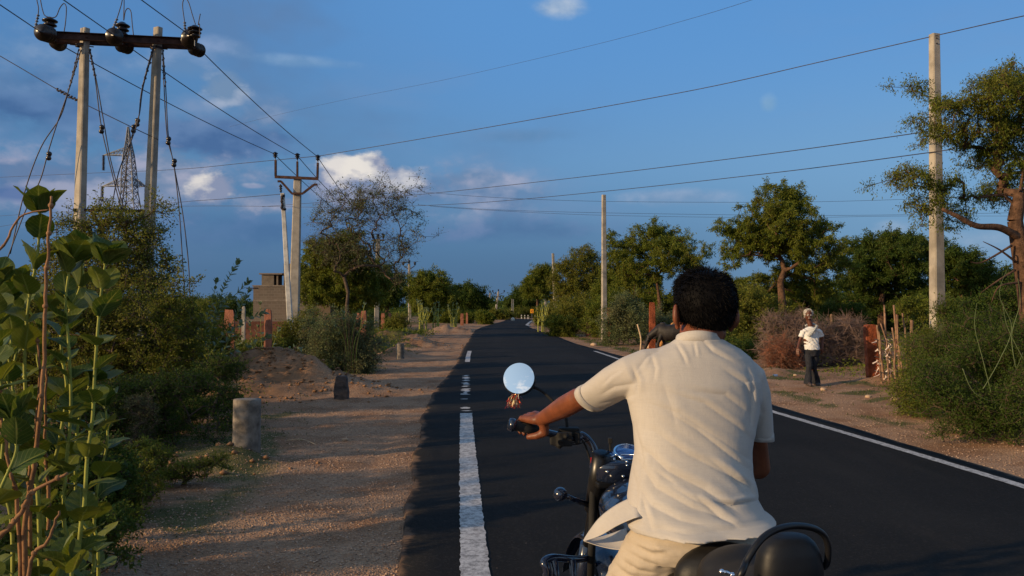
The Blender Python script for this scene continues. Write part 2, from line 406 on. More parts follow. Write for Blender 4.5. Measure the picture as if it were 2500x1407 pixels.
# width of the gravel verge
wl = np.interp(Yg, [4, 6, 9, 13, 20, 27, 40, 60, 75, 110, 150], [1.75, 1.6, 1.55, 2.0, 2.3, 1.9, 2.4, 3.4, 3.6, 2.5, 1.0])
wr = np.interp(Yg, [4, 8, 12, 18, 24, 40, 80, 150], [1.0, 1.3, 1.6, 2.2, 1.2, 0.7, 0.6, 0.6])
nz = (fbm(Xg*0.8, Yg*0.8, 4)-0.5)*1.6
grav = np.clip(1-(dl-wl+nz)/0.7, 0, 1)*(dl > dr)+np.clip(1-(dr-wr+nz)/0.7, 0, 1)*(dr >= dl)
def grass_mask(x, y):
    dl = XL(y)-x; dr = x-XR(y)
    n = fbm(x*0.55+3, y*0.42+8, 4); n2 = fbm(x*2.1, y*1.6+5, 3)
    w_l = np.interp(y, [4, 6, 9, 13, 20, 27, 40, 60, 75, 110, 150], [1.75, 1.6, 1.55, 2.0, 2.3, 1.9, 2.4, 3.4, 3.6, 2.5, 1.0])
    w_r = np.interp(y, [4, 8, 12, 18, 24, 40, 80, 150], [0.9, 0.9, 0.7, 0.9, 1.0, 0.9, 0.7, 0.6])
    gl = np.clip((dl-w_l+0.5)/0.8, 0, 1); gr = np.clip((dr-w_r*0.7)/0.5, 0, 1)
    edge = np.exp(-((dr-w_r)/0.4)**2)*0.55*(y < 60)
    base = np.where(dl > dr, gl*np.clip((n*0.6+n2*0.4-0.47)*8, 0, 1), gr*np.clip((n*0.5+n2*0.5+edge*0.4-0.56)*8, 0, 1))
    base = base*(1-np.clip(gauss(x, y, -5.0, 16.6, 1.9, 1.2, 1.6), 0, 1))
    base = base*np.where((x > 7.5)&(y > 15), 0.35, 1)
    return base
gm = grass_mask(Xg, Yg)*np.clip((300-Yg)/100, 0.3, 1)
def ground_mat(t):
    p = t.pos(); G = t.attr('gravel'); R = t.attr('grassy')
    n1 = t.noise(p, 0.7, 6, 0.6); n2 = t.noise(p, 9, 5, 0.65); n3 = t.noise(p, 45, 3, 0.6)
    soil = t.mix(t.ss(n1, 0.35, 0.7), (0.20, 0.11, 0.057), (0.34, 0.19, 0.105))
    soil = t.mix(t.m('MULTIPLY', t.ss(n2, 0.4, 0.75), 0.5), soil, (0.14, 0.078, 0.045))
    vc = t.vor(p, 62, 'F1', 'Color'); vd = t.vor(p, 62)
    sepv = t.new('ShaderNodeSeparateColor'); t.l.new(vc, sepv.inputs[0])
    gr = t.mix(sepv.outputs[0], (0.25, 0.145, 0.085), (0.41, 0.255, 0.155))
    gr = t.mix(t.ss(t.noise(p, 1.3, 4), 0.42, 0.68), gr, t.mix(1.0, gr, (0.72, 0.62, 0.54), 'MULTIPLY'))
    c = t.mix(t.m('MULTIPLY', G, t.ss(n2, 0.25, 0.5)), soil, gr)
    grs = t.mix(n2, (0.03, 0.055, 0.012), (0.07, 0.085, 0.022))
    c = t.mix(t.m('MULTIPLY', t.ss(t.m('ADD', R, t.m('MULTIPLY', t.m('SUBTRACT', n3, 0.5), 0.6)), 0.25, 0.7), 0.75), c, grs)
    h = t.m('ADD', t.m('MULTIPLY', t.m('SUBTRACT', 1.0, vd), t.m('ADD', t.m('MULTIPLY', G, 0.6), 0.25)), t.m('MULTIPLY', n2, 1.2))
    h = t.m('ADD', h, t.m('MULTIPLY', n3, 0.6))
    return pbsdf(t, c, 0.95, 0, 0.15, t.bump(h, 0.8, 0.014))
gmat = mat('dry_soil', ground_mat)
go = npmesh('ground', np.stack([Xg, Yg, Hg], -1), quads, gmat, None, True, {'gravel': grav.ravel(), 'grassy': gm.ravel()})
tag(go, 'dry sandy ground with gravel verges beside the road', 'ground', None, 'structure')
# ---------------------------------------------------------------- road
rows = np.concatenate([np.arange(-25, 3, 1.0), np.arange(3, 30, 0.06), np.arange(30, 60, 0.3), np.arange(60, YEND-0.5, 1.0), [YEND-0.3]])
rg = np.random.RandomState(3)
ragL = (fbm(rows*0.9, rows*0+3, 5)-0.5)*0.16+(fbm(rows*5, rows*0+9, 4)-0.5)*0.035
ragR = (fbm(rows*0.8, rows*0+13, 4)-0.5)*0.10
cols = np.linspace(0, 1, 25)
xl_ = XL(rows)+ragL; xr_ = XR(rows)+ragR
# slight crown, thin rough edge
V = []
for i, y in enumerate(rows):
    V.append((xl_[i]-0.03, y, -0.06))
    for c in cols: V.append((xl_[i]+(xr_[i]-xl_[i])*c, y, 0.004+0.035*math.sin(PI*c)))
    V.append((xr_[i]+0.03, y, -0.06))
k = len(cols)+2; ii = np.arange(len(rows)*k).reshape(-1, k)
q = np.stack([ii[:-1,:-1], ii[:-1,1:], ii[1:,1:], ii[1:,:-1]], -1).reshape(-1, 4)
def asphalt(t):
    p = t.pos(); n = t.noise(p, 0.5, 5, 0.6); n2 = t.noise(p, 160, 3, 0.7); st = t.noise(t.vmul(p, (1.6, 0.25, 1)), 1.1, 5, 0.6)
    c = t.mix(t.ss(n, 0.3, 0.7), (0.010, 0.010, 0.0102), (0.016, 0.0155, 0.015))
    c = t.mix(t.m('MULTIPLY', t.ss(st, 0.5, 0.75), 0.5), c, (0.026, 0.023, 0.021))
    c = t.mix(t.m('MULTIPLY', t.ss(n2, 0.5, 0.8), 0.6), c, (0.042, 0.037, 0.033))
    A = t.attr('across'); tr1 = t.ss(t.m('ABSOLUTE', t.m('SUBTRACT', A, 0.30)), 0.10, 0.03); tr2 = t.ss(t.m('ABSOLUTE', t.m('SUBTRACT', A, 0.68)), 0.10, 0.03)
    c = t.mix(t.m('MULTIPLY', t.m('MAXIMUM', tr1, tr2), t.m('MULTIPLY', t.ss(st, 0.3, 0.7), 0.3)), c, (0.026, 0.024, 0.022))
    vc_ = t.vor(p, 70, 'F1', 'Color'); sc_ = t.new('ShaderNodeSeparateColor'); t.l.new(vc_, sc_.inputs[0]); c = t.mix(t.m('MULTIPLY', t.ss(sc_.outputs[0], 0.76, 0.97), 0.35), c, (0.042, 0.038, 0.034))
    edg = t.ss(t.m('ADD', t.m('MINIMUM', A, t.m('SUBTRACT', 1.0, A)), t.m('MULTIPLY', t.m('SUBTRACT', t.noise(p, 2.5, 5, 0.7), 0.5), 0.06)), 0.012, -0.004)
    c = t.mix(t.m('MULTIPLY', edg, 0.7), c, (0.17, 0.11, 0.075))
    spk = t.ss(t.vor(p, 9), 0.06, 0.03)
    c = t.mix(t.m('MULTIPLY', spk, t.ss(t.noise(p, 3.1, 2), 0.55, 0.6)), c, (0.16, 0.12, 0.09))
    dust = t.m('MULTIPLY', t.ss(t.noise(t.vmul(p, (1, 0.3, 1)), 0.8, 6, 0.7), 0.6, 0.85), 0.25)
    c = t.mix(dust, c, (0.09, 0.065, 0.05))
    return pbsdf(t, c, 0.9, 0, 0.08, t.bump(n2, 0.6, 0.008))
AC = np.tile(np.concatenate([[0], cols, [1]]), len(rows))
ro = npmesh('road', V, q, mat('asphalt', asphalt), None, True, {'across': AC}); tag(ro, 'fresh dark asphalt country road curving away', 'road', None, 'structure')
# the road past the bend, turning left
bm_ = MB(); a0 = XL(YEND-1); b0 = XR(YEND-1)
bm_.add([(a0+0.5, YEND-3, 0.0), (b0, YEND-3, 0.0), (b0-1.5, YEND+4, 0.0), (-8, YEND+9, 0.0), (-60, YEND+22, 0), (-62, YEND+16, 0), (-10, YEND+3.5, 0)], [(0,1,2,3,4,5,6)])
o = bm_.build('road', MATS['asphalt']); tag(o, 'far stretch of the road past the bend', 'road', None, 'structure')
def crown_z(x, y):
    a = XL(y); b = XR(y); c = np.clip((x-a)/(b-a), 0, 1); return 0.004+0.035*np.sin(PI*c)
# painted lines
def paint(t):
    p = t.pos(); n = t.noise(p, 26, 5, 0.7); n2 = t.noise(p, 120, 2); n4 = t.noise(t.vmul(p, (3, 0.5, 1)), 3, 4)
    c = t.mix(t.ss(n, 0.35, 0.62), (0.20, 0.19, 0.18), (0.52, 0.50, 0.48))
    c = t.mix(t.m('MULTIPLY', t.ss(n2, 0.55, 0.75), 0.6), c, (0.08, 0.08, 0.08))
    c = t.mix(t.m('MULTIPLY', t.ss(n4, 0.5, 0.8), 0.5), c, (0.25, 0.2, 0.17))
    return pbsdf(t, c, 0.7, 0, 0.3, t.bump(n2, 0.3, 0.003))
pmat = mat('road_paint', paint)
def stripe(name, xc, y0, y1, w, step, label, rag=0.008, wob=0.0, seed=1, gaps=0.0):
    ys = np.arange(y0, y1+step*0.5, step); r = np.random.RandomState(seed)
    xs = xc(ys); v = []; q = []; n = 0
    L = xs-w/2+(r.rand(len(ys))-0.5)*rag*2; R = xs+w/2+(r.rand(len(ys))-0.5)*rag*2
    keep = np.ones(len(ys), bool)
    if gaps: keep = fbm(ys*3.1+seed, ys*0+seed, 3) > gaps
    for i in range(len(ys)):
        for e in (0, 1/3, 2/3, 1):
            xx = L[i]+(R[i]-L[i])*e; v.append((xx, ys[i], float(crown_z(xx, ys[i]))+0.0045))
    for i in range(len(ys)-1):
        if keep[i]:
            for e in range(3): q.append((i*4+e, i*4+e+1, i*4+e+5, i*4+e+4))
    o = npmesh(name, v, q, pmat, None, True); tag(o, label, 'road marking', None, 'structure'); return o
lp = tow([(1160,1407), (1147,1200), (1139,1050), (1137,960), (1138,910), (1143,870), (1150,848)])
lpy = [-20]+[a for a, b in lp]; lpx = [lp[0][1]+0.05*25]+[b for a, b in lp]
xline = lambda y: np.interp(y, lpy, lpx)
stripe('lane_line', xline, 1.5, hor(1012), 0.18, 0.05, 'solid worn white line along the left edge of the road', 0.007)
stripe('lane_line', xline, hor(1008), hor(918), 0.12, 0.05, 'broken flaking part of the left white line', 0.05, seed=5, gaps=0.52)
stripe('lane_line', xline, hor(885), hor(858), 0.15, 0.1, 'short white dash near the bend on the left', 0.012, seed=8)
rp = tow([(2500,1191), (2200,1100), (1885,1007), (1700,944), (1510,878), (1445,856)])
rpy = [-20]+[a for a, b in rp]; rpx = [rp[0][1]+0.05*27]+[b for a, b in rp]
stripe('lane_line', lambda y: np.interp(y, rpy, rpx), 2, hor(858), 0.13, 0.1, 'white edge line along the right side of the road', 0.006, seed=4)
rp2 = tow([(1304,797.0), (1294,794), (1299,787.5), (1307,783)])
rp2.sort(); stripe('lane_line', lambda y: np.interp(y, [a for a, b in rp2], [b-0.35 for a, b in rp2]), rp2[0][0], rp2[-1][0], 0.3, 1.0, 'far piece of the right edge line at the bend', 0.01, seed=4)
# ---------------------------------------------------------------- poles, wires, tower
conc = simple('pole_concrete', (0.31, 0.275, 0.225), 0.9, 0, 0.2, 0.28, 2.2, 0.35, 40, 0.01)
concw = simple('whitewashed_concrete', (0.48, 0.46, 0.42), 0.85, 0, 0.2, 0.25, 5, 0.3, 40, 0.01)
rust = simple('rusty_steel', (0.060, 0.028, 0.020), 0.75, 0.3, 0.3, 0.5, 6, 0.3, 50, 0.004)
dark_steel = simple('dark_steel', (0.045, 0.035, 0.035), 0.6, 0.5, 0.4, 0.3, 6)
porc = simple('brown_porcelain', (0.012, 0.007, 0.006), 0.28, 0, 0.5, 0.3, 8)
wirem = simple('weathered_wire', (0.06, 0.055, 0.06), 0.6, 0.6, 0.4, 0.2, 6)
galv = simple('galvanised_steel', (0.13, 0.14, 0.16), 0.6, 0.3, 0.4, 0.2, 3)
def shaft(mb, base, top, wb, wt, rot=0.0, n=10, seed=0, ratio=0.85):
    """tapered square concrete shaft with chamfered edges and slightly uneven faces"""
    base = Vector(base); top = Vector(top); r = np.random.RandomState(seed+5); R = Matrix.Rotation(rot, 3, 'Z'); v = []; k = 0
    hs = np.linspace(0, 1, n)
    for h in hs:
        c = base.lerp(top, h); w2 = (wb+(wt-wb)*h)/2; e = 0.78; j = (r.rand(8)-0.5)*0.008
        sq = [(1,-e), (1,e), (e,1), (-e,1), (-1,e), (-1,-e), (-e,-1), (e,-1)]
        for (a, b), jj in zip(sq, j): v.append(tuple(c+R @ Vector(((a+jj)*w2, (b+jj)*w2*ratio, 0))))
    f = [(i*8+q, i*8+(q+1)%8, (i+1)*8+(q+1)%8, (i+1)*8+q) for i in range(n-1) for q in range(8)]
    f.append(tuple(range((n-1)*8, n*8))); mb.add(v, f)
def sag(a, b, s, n=24):
    a = Vector(a); b = Vector(b)
    return [a.lerp(b, k/n)-Vector((0,0,4*s*(k/n)*(1-k/n))) for k in range(n+1)]
def cable(pts, r, label, group=None, n=5, m=None):
    mb = MB(); mb.tube(pts, r, n); o = mb.build('power_cable', m or wirem, None, True)
    tag(o, label, 'cable', group); return o
def insulator(root, base, top, R=0.075, sheds=3, name='pin_insulator', axis=None, n=18):
    base = Vector(base); top = Vector(top); L = (top-base).length; pr = [(R*0.25, 0), (R*0.25, L*0.12)]
    for k in range(sheds):
        h0 = L*(0.14+0.78*k/sheds); h1 = L*(0.14+0.78*(k+1)/sheds); rr = R*(0.62+0.38*(k+1)/sheds)
        pr += [(rr*0.45, h0), (rr*0.95, h0+(h1-h0)*0.25), (rr, h0+(h1-h0)*0.42), (rr*0.85, h0+(h1-h0)*0.62), (rr*0.45, h1)]
    pr += [(R*0.4, L*0.96), (R*0.2, L)]
    mb = MB(); mb.lathe(base, top-base, pr, n); return mb.build(name, porc, root, True)
# --- twin pole structure near left
YD = 18.6
def W(px, py, Y=YD): return P(px, py, Y)
tl = W(208, 70, 18.4); tr = W(386, 68, 19.0)
bl = Vector((tl.x-0.12, 18.4, gh(-9.9, 18.4)-0.3)); br = Vector((tr.x-0.28, 19.0, gh(-8.3, 19.0)-0.3))
dp = empty('double_pole', (0.5*(bl.x+br.x), 18.7, bl.z+0.3), 'twin concrete poles joined by a rusty crossarm with round brown insulators, above the left bushes', 'utility pole')
for i, (b_, t_) in enumerate(((bl, tl), (br, tr))):
    m = MB(); shaft(m, b_, t_, 0.29, 0.185, -0.5, 14, i, 0.75); o = m.build('pole', conc, dp)
ca = W(120, 91, 18.15); cb = W(478, 108, 19.2); cd = (cb-ca).normalized(); off = cd.cross(Vector((0,0,1))).normalized()
m = MB()
for s_ in (-1, 1):
    o_ = off*(0.125*s_)
    m.beam(ca+o_, cb+o_, 0.012, 0.15); m.beam(ca+o_*1.25+Vector((0,0,0.081)), cb+o_*1.25+Vector((0,0,0.081)), 0.07, 0.012); m.beam(ca+o_*1.25-Vector((0,0,0.081)), cb+o_*1.25-Vector((0,0,0.081)), 0.07, 0.012)
for tt in (0.02, 0.25, 0.5, 0.74, 0.98):
    c = ca.lerp(cb, tt); m.beam(c-off*0.16, c+off*0.16, 0.03, 0.03)
m.build('crossarm', rust, dp)
m = MB(); ta = W(178, 513, 18.3); tb = W(380, 516, 19.1); m.beam(ta, tb, 0.10, 0.06); m.build('tie_beam', rust, dp)
m = MB(); m.beam(W(222, 512, 18.3), W(262, 590, 18.6), 0.08, 0.05); m.beam(W(352, 520, 19.0), W(300, 592, 18.7), 0.08, 0.05); m.build('brace', rust, dp)
for c0, c1 in (((106, 0), (96, 0)),): pass
# strain insulators: a short string of discs, near side (towards camera) and far side
def disc_string(a, b, R, n, root):
    a = Vector(a); b = Vector(b); L = (b-a).length; pr = [(0.02, 0)]
    for k in range(n):
        h = L*(0.12+0.8*k/n); st = L*0.8/n
        pr += [(R*0.35, h), (R*0.45, h+st*0.15), (R*0.97, h+st*0.28), (R, h+st*0.42), (R*0.95, h+st*0.5), (R*0.5, h+st*0.85)]
    pr += [(0.03, L*0.93), (0.02, L)]
    m = MB(); m.lathe(a, b-a, pr, 26)
    o = m.build('strain_insulator', porc, root, True); return o
wires_near = [((0, 12), (95, 75)), ((155, 0), (278, 83)), ((345, 0), (462, 84))]
cent = [ca.lerp(cb, 0.02), ca.lerp(cb, 0.44), ca.lerp(cb, 0.955)]
pv = [(120, 90), (283, 100), (466, 108)]
far_end = [P(672, 377, 30.2), P(726, 381, 30.0), P(777, 384, 29.8)]
sun_names = ['leftmost', 'middle', 'rightmost']
near_hook = []; far_hook = []
nd = [(98, 78), (279, 87), (464, 87)]; fd = [(143, 106), (314, 114), (488, 122)]
for i in range(3):
    c = cent[i]
    nn = P(nd[i][0], nd[i][1], c.y-0.62); ff = P(fd[i][0]+5, fd[i][1]+4, c.y+0.55)
    disc_string(c-off*0.0+Vector((0,-0.05,0.03)), nn, 0.185, 3, dp); disc_string(c+Vector((0,0.12,-0.05)), ff, 0.165, 3, dp)
    near_hook.append(nn); far_hook.append(ff)
pins = [(122, 80, 42), (299, 92, 54), (476, 96, 62)]
for px, y0, y1 in pins:
    c = P(px, y0, 18.6 if px > 200 else 18.3)
    m = MB(); m.tube([c-Vector((0,0,0.16)), c], 0.015, 8); m.build('insulator_pin', galv, dp)
    insulator(dp, c-Vector((0,0,0.02)), P(px, y1, c.y), 0.165, 3)
# arcing horns / jumper loops
def spline(pts, n=8):
    pts = [Vector(p) for p in pts]; q = [pts[0]]+pts+[pts[-1]]; out = []
    for i in range(1, len(q)-2):
        for k in range(n):
            t_ = k/n; a, b, c, d = q[i-1], q[i], q[i+1], q[i+2]
            out.append(0.5*((2*b)+(c-a)*t_+(2*a-5*b+4*c-d)*t_*t_+(3*b-a-3*c+d)*t_**3))
    out.append(pts[-1]); return out
def pw(lst, Y): return [P(x, y, Y) for x, y in lst]
jl = [ [(93, 38), (94, 20), (90, 0), (88, -20), (92, -34), (97, -10), (104, 25), (112, 40), (135, 42), (146, 20), (156, 9), (162, 20), (160, 55), (156, 80)],
       [(285, 48), (296, 12), (301, -12), (303, 5), (302, 50), (306, 28), (313, 21), (320, 30), (323, 60), (326, 86)],
       [(451, 56), (446, 20), (447, 3), (453, -4), (461, 8), (470, 38), (477, 60)], [(489, 34), (484, 60), (487, 60), (488, 92)] ]
for i, l in enumerate(jl):
    m = MB(); m.tube(spline(pw(l, 18.2 if i == 0 else 18.5)), 0.011, 5); m.build('jumper_wire', wirem, dp, True)
hk = [((93, 38), (86, 70)), ((285, 48), (274, 76)), ((451, 56), (452, 86))]
for (a, b), Yh in zip(hk, (17.9, 18.2, 18.4)):
    m = MB(); A = P(*a, Yh); B = P(*b, Yh)
    for k in range(5): m.ball(A.lerp(B, k/4.5), (0.035, 0.035, 0.022), None, 8, 6)
    m.tube([A, B], 0.014, 6); m.build('wire_clamp', galv, dp, True)
for x, y0 in ((200, 112), (382, 118)):
    c = P(x, y0, 18.4 if x < 300 else 19.0); m = MB(); shaft(m, c-Vector((0,0,0.03)), c+Vector((0,0,0.03)), 0.235, 0.235, -0.5, 3, 1, 0.85)
    m.beam(c-off.cross(Vector((0,0,1)))*0.24, c+off.cross(Vector((0,0,1)))*0.24, 0.02, 0.02); m.build('clamp_band', dark_steel, dp)
# stay wires with egg insulators
stays = [([(192, 122), (165, 230), (145, 290), (100, 360), (60, 470), (25, 620)], 0, [], 18.0),
         ([(197, 124), (168, 220), (140, 300), (118, 370), (98, 440), (60, 520), (15, 640)], 0, [(118, 381)], 17.9),
         ([(218, 122), (232, 190), (246, 300), (262, 375), (288, 480), (320, 600)], 0, [(247, 316)], 18.2),
         ([(220, 122), (236, 200), (252, 290), (270, 390), (300, 500), (338, 620)], 0, [], 18.3),
         ([(376, 118), (350, 210), (340, 280), (326, 315), (310, 400), (296, 520), (280, 640)], 0, [(334, 299), (325, 315)], 18.6),
         ([(373, 118), (346, 220), (338, 290), (318, 350), (290, 420), (270, 520), (245, 640)], 0, [], 18.5),
         ([(397, 124), (400, 200), (408, 330), (424, 400), (438, 520), (446, 640), (452, 730)], 0, [(410, 344), (424, 398)], 18.7),
         ([(398, 124), (405, 220), (411, 330), (426, 410), (446, 520), (460, 640), (464, 730)], 0, [], 18.8)]
for pts, _, eggs, Ys in stays:
    m = MB(); q = spline(pw(pts, Ys), 6); m.tube(q, 0.0125, 5)
    # twisted tail near the clamp
    for k in range(10):
        c = q[0].lerp(q[min(6, len(q)-1)], k/10); m.ball(c+Vector((0.008*(-1)**k, 0, 0)), (0.02, 0.02, 0.028), None, 6, 5)
    st = m.build('stay_wire', wirem, dp, True)
    for ex, ey in eggs:
        m = MB(); c = P(ex, ey, Ys-0.01); m.lathe(c-Vector((0,0,0.10)), (0.12,0,1), [(0.02,0), (0.05,0.02), (0.058,0.06), (0.04,0.09), (0.045,0.11), (0.058,0.14), (0.05,0.18), (0.02,0.2)], 12)
        m.build('egg_insulator', porc, st, True)
# --- the three insulator pole further on, with a slim strut pole in front of it
YP = 30.0
def three_pin_pole(name_label, pxb, pxt, pyt, Y, wb, wt, group=None):
    top = P(pxt, pyt, Y); xb = P(pxb, 780, Y).x; b = Vector((xb, Y, gh(xb, Y)-0.2))
    r = empty('concrete_pole', (xb, Y, b.z+0.2), name_label, 'utility pole', group)
    m = MB(); shaft(m, b, top, wb, wt, 0.12, 12, int(pxb), 0.9); m.build('pole', conc, r); return r, top
p2, top2 = three_pin_pole('thick pale concrete pole carrying three insulators on a U-shaped steel bracket', 716, 727, 432, YP, 0.40, 0.26)
m = MB(); a = P(671, 432, YP-0.17); b = P(777, 437, YP-0.17); m.beam(a, b, 0.07, 0.10); m.beam(a+Vector((0.03,0,0.03)), P(673, 392, YP-0.17), 0.07, 0.09, (0,1,0)); m.beam(b+Vector((-0.03,0,0.03)), P(776, 398, YP-0.17), 0.07, 0.09, (0,1,0)); m.beam(P(726, 431, YP-0.17), P(726, 395, YP-0.17), 0.06, 0.09, (0,1,0))
m.build('insulator_bracket', rust, p2)
m = MB(); y_ = YP-0.19
for A, B in (((678, 443), (686, 443)), ((686, 443), (712, 472)), ((712, 473), (740, 473)), ((740, 472), (767, 451)), ((767, 451), (775, 451))): m.beam(P(*A, y_), P(*B, y_), 0.06, 0.075)
m.build('lower_bracket', rust, p2)
for x, yb in ((672, 391), (726, 394), (776, 398)):
    m = MB(); m.tube([P(x, yb+2, YP-.17), P(x, yb-8, YP-.17)], 0.018, 6); m.build('insulator_pin', galv, p2)
    insulator(p2, P(x, yb-4, YP-.17), P(x, yb-20, YP-.17), 0.105, 3, 'pin_insulator', None, 14)
YS = 27.0
s_top = P(690, 472, YS); s_b = P(709, 800, YS); s_b = s_b+(s_b-s_top)*0.12
sp_ = empty('strut_pole', (s_b.x, YS, gh(s_b.x, YS)), 'slim whitewashed slanting pole leaning in front of the thick pole', 'utility pole')
m = MB(); shaft(m, s_b, s_top, 0.19, 0.12, 0.1, 14, 4); m.build('pole', concw, sp_)
m = MB(); m.beam(P(687, 478, YS-.08), P(695, 478, YS-.08), 0.10, 0.07); m.beam(P(688, 511, YS-.08), P(698, 511, YS-.08), 0.10, 0.06); m.beam(P(687, 480, YS-.1), P(689, 508, YS-.1), 0.05, 0.05)
for q in (484, 492, 500, 507): m.ball(P(687.5+(q%3), q, YS-.12), (0.045, 0.045, 0.05), None, 8, 6)
m.build('fuse_bracket', dark_steel, sp_, True)
insulator(sp_, P(686, 472, YS-.05), P(685, 450, YS-.05), 0.06, 3, 'pin_insulator', None, 12)
# --- plain and small poles. label, base px, top px, top py, distance, widths, arms
plain = [
 ('tall bare concrete pole at the right, partly behind the big leaning tree', 2288, 2281, 84, 18.5, 0.30, 0.19, 0),
 ('bare concrete pole on the right verge behind the rider', 1475, 1474, 476, 43.8, 0.29, 0.20, 0),
 ('far bare concrete pole before the trees right of the road bend', 1357, 1350, 619, 88, 0.36, 0.24, 0),
 ('mottled concrete pole seen through the bare branched tree', 919, 923, 584, 62, 0.38, 0.28, 1),
 ('slender concrete pole with two side insulators beyond the bare branched tree', 1001, 999, 645, 100, 0.40, 0.26, 2),
 ('thin distant pole with forked arms left of the road bend, taller of two', 1208, 1217, 712, 175, 0.5, 0.34, 3),
 ('faint distant pole with a curved fork, behind the taller forked one', 1195, 1196, 716, 230, 0.5, 0.4, 2),
 ('left one of a thin pair of poles standing at the road bend', 1249, 1250, 730, 160, 0.2, 0.14, 0),
 ('right one of a thin pair of poles standing at the road bend', 1252.5, 1253.5, 731, 158, 0.2, 0.14, 0),
 ('small pole with a black and white painted foot beside the chevron sign', 1311.5, 1311, 731, 135, 0.28, 0.2, 4),
 ('short whitish broken pole in the trees right of the bend', 1331, 1332.5, 706, 115, 0.3, 0.24, 0)]
PT = {}
for lab, pb, pt, yt, Y, wb, wt, arm in plain:
    top = P(pt, yt, Y); xb = P(pb, 760, Y).x; zb = gh(xb, Y)
    r = empty('concrete_pole', (xb, Y, zb), lab, 'utility pole'); m = MB(); shaft(m, (xb, Y, zb-0.2), top, wb, wt, 0.25, 12, int(pb)); m.build('pole', conc, r); PT[int(pb)] = top
    u = Y/F
    if arm == 0 and Y < 50:
        for k in range(2):
            m = MB(); m.tube([top+Vector((0.01,-wt*0.44,-0.12-0.12*k)), top+Vector((0.01,-wt*0.44-0.01,-0.12-0.12*k))], 0.018, 8); m.build('bolt', dark_steel, r)
    if arm == 1:
        m = MB(); m.beam(top+Vector((-0.5,0,-0.1)), top+Vector((0.5,0,-0.1)), 0.1, 0.1); m.build('crossarm', dark_steel, r)
        for dx in (-0.4, 0.0, 0.4): insulator(r, top+Vector((dx,0,0.0)), top+Vector((dx,0,0.42)), 0.16, 3, 'pin_insulator', None, 8)
    if arm in (2, 3):
        m = MB(); z0 = -0.7
        for s_ in (-1, 1): m.beam(top+Vector((0,0,z0)), top+Vector((s_*13*u*1.0,0,z0+0.45)), 0.09, 0.09)
        m.build('forked_arm', dark_steel, r)
        for dx, dz in ((-14*u, z0+0.5), (14*u, z0+0.5), (0, 0)):
            insulator(r, top+Vector((dx,0,dz)), top+Vector((dx,0,dz+0.5)), 0.2, 3, 'pin_insulator', None, 8)
        if arm == 3:
            for s_ in (-1, 1):
                insulator(r, top+Vector((s_*0.35,0,-1.5)), top+Vector((s_*0.35,0,-0.95)), 0.25, 3, 'strain_insulator', None, 8)
    if arm == 4:
        m = MB(); m.beam((xb, Y, zb), (xb, Y, zb+0.45), 0.36, 0.36, (0,1,0)); m.build('painted_foot', simple('black_paint', (0.02,0.02,0.02), 0.6), r)
        m = MB(); m.beam((xb, Y, zb+0.452), (xb, Y, zb+1.5), 0.36, 0.36, (0,1,0)); m.build('white_band', concw, r)
# --- lattice tower far left
YT = 130
tw = empty('lattice_tower', (P(318, 757, YT).x, YT, 0), 'far steel lattice transmission tower seen between the twin poles', 'pylon')
def tz(py): return P(318, py, YT).z
cx_ = lambda py: P(313+(py-310)*0.02, py, YT).x
lv = [(310, 2.2), (345, 9), (380, 19), (425, 26), (470, 29), (520, 40), (590, 56), (670, 78), (775, 104)]
m = MB(); u = YT/F; prev = None
for py, wpx in lv:
    c = Vector((cx_(py), YT, tz(py) if py < 775 else -0.2)); h = wpx*u/2; crn = [c+Vector((a*h, b*h, 0)) for a, b in ((-1,-1), (1,-1), (1,1), (-1,1))]
    if prev:
        for k in range(4):
            m.beam(prev[k], crn[k], 0.14, 0.14); 
            n_ = 3 if py < 500 else 2
            for s_ in range(n_):
                a0_ = prev[k].lerp(crn[k], s_/n_); a1 = prev[k].lerp(crn[k], (s_+1)/n_); b0_ = prev[(k+1)%4].lerp(crn[(k+1)%4], s_/n_); b1 = prev[(k+1)%4].lerp(crn[(k+1)%4], (s_+1)/n_)
                m.beam(a0_, b1, 0.075, 0.075); m.beam(b0_, a1, 0.075, 0.075); m.beam(a1, b1, 0.075, 0.075)
    prev = crn
m.build('lattice_body', galv, tw)
for sx, tip, yy, up in ((-1, (253, 379), 380, 363), (-1, (250, 455), 455, 436), (1, (356, 455), 455, 436)):
    m = MB(); cxx = cx_(yy); tp = P(*tip, YT); h = (19 if yy < 400 else 29)*u/2
    for b in (-1, 1):
        A = Vector((cxx+sx*h, YT+b*h, tz(yy))); B = Vector((cxx+sx*h, YT+b*h*0.8, tz(up))); m.beam(A, tp, 0.11, 0.11); m.beam(B, tp, 0.10, 0.10)
        for k in range(1, 6): m.beam(A.lerp(tp, k/6), B.lerp(tp, k/6), 0.06, 0.06); m.beam(A.lerp(tp, k/6), B.lerp(tp, (k-1)/6), 0.06, 0.06)
    m.build('tower_arm', galv, tw)
    L = 38*u; pr = []
    for k in range(12): pr += [(0.08, L*k/12), (0.26, L*(k+0.4)/12), (0.26, L*(k+0.6)/12), (0.08, L*(k+0.9)/12)]
    m = MB(); m.lathe(tp, (0,0,-1), pr, 8); m.build('insulator_string', dark_steel, tw, True)
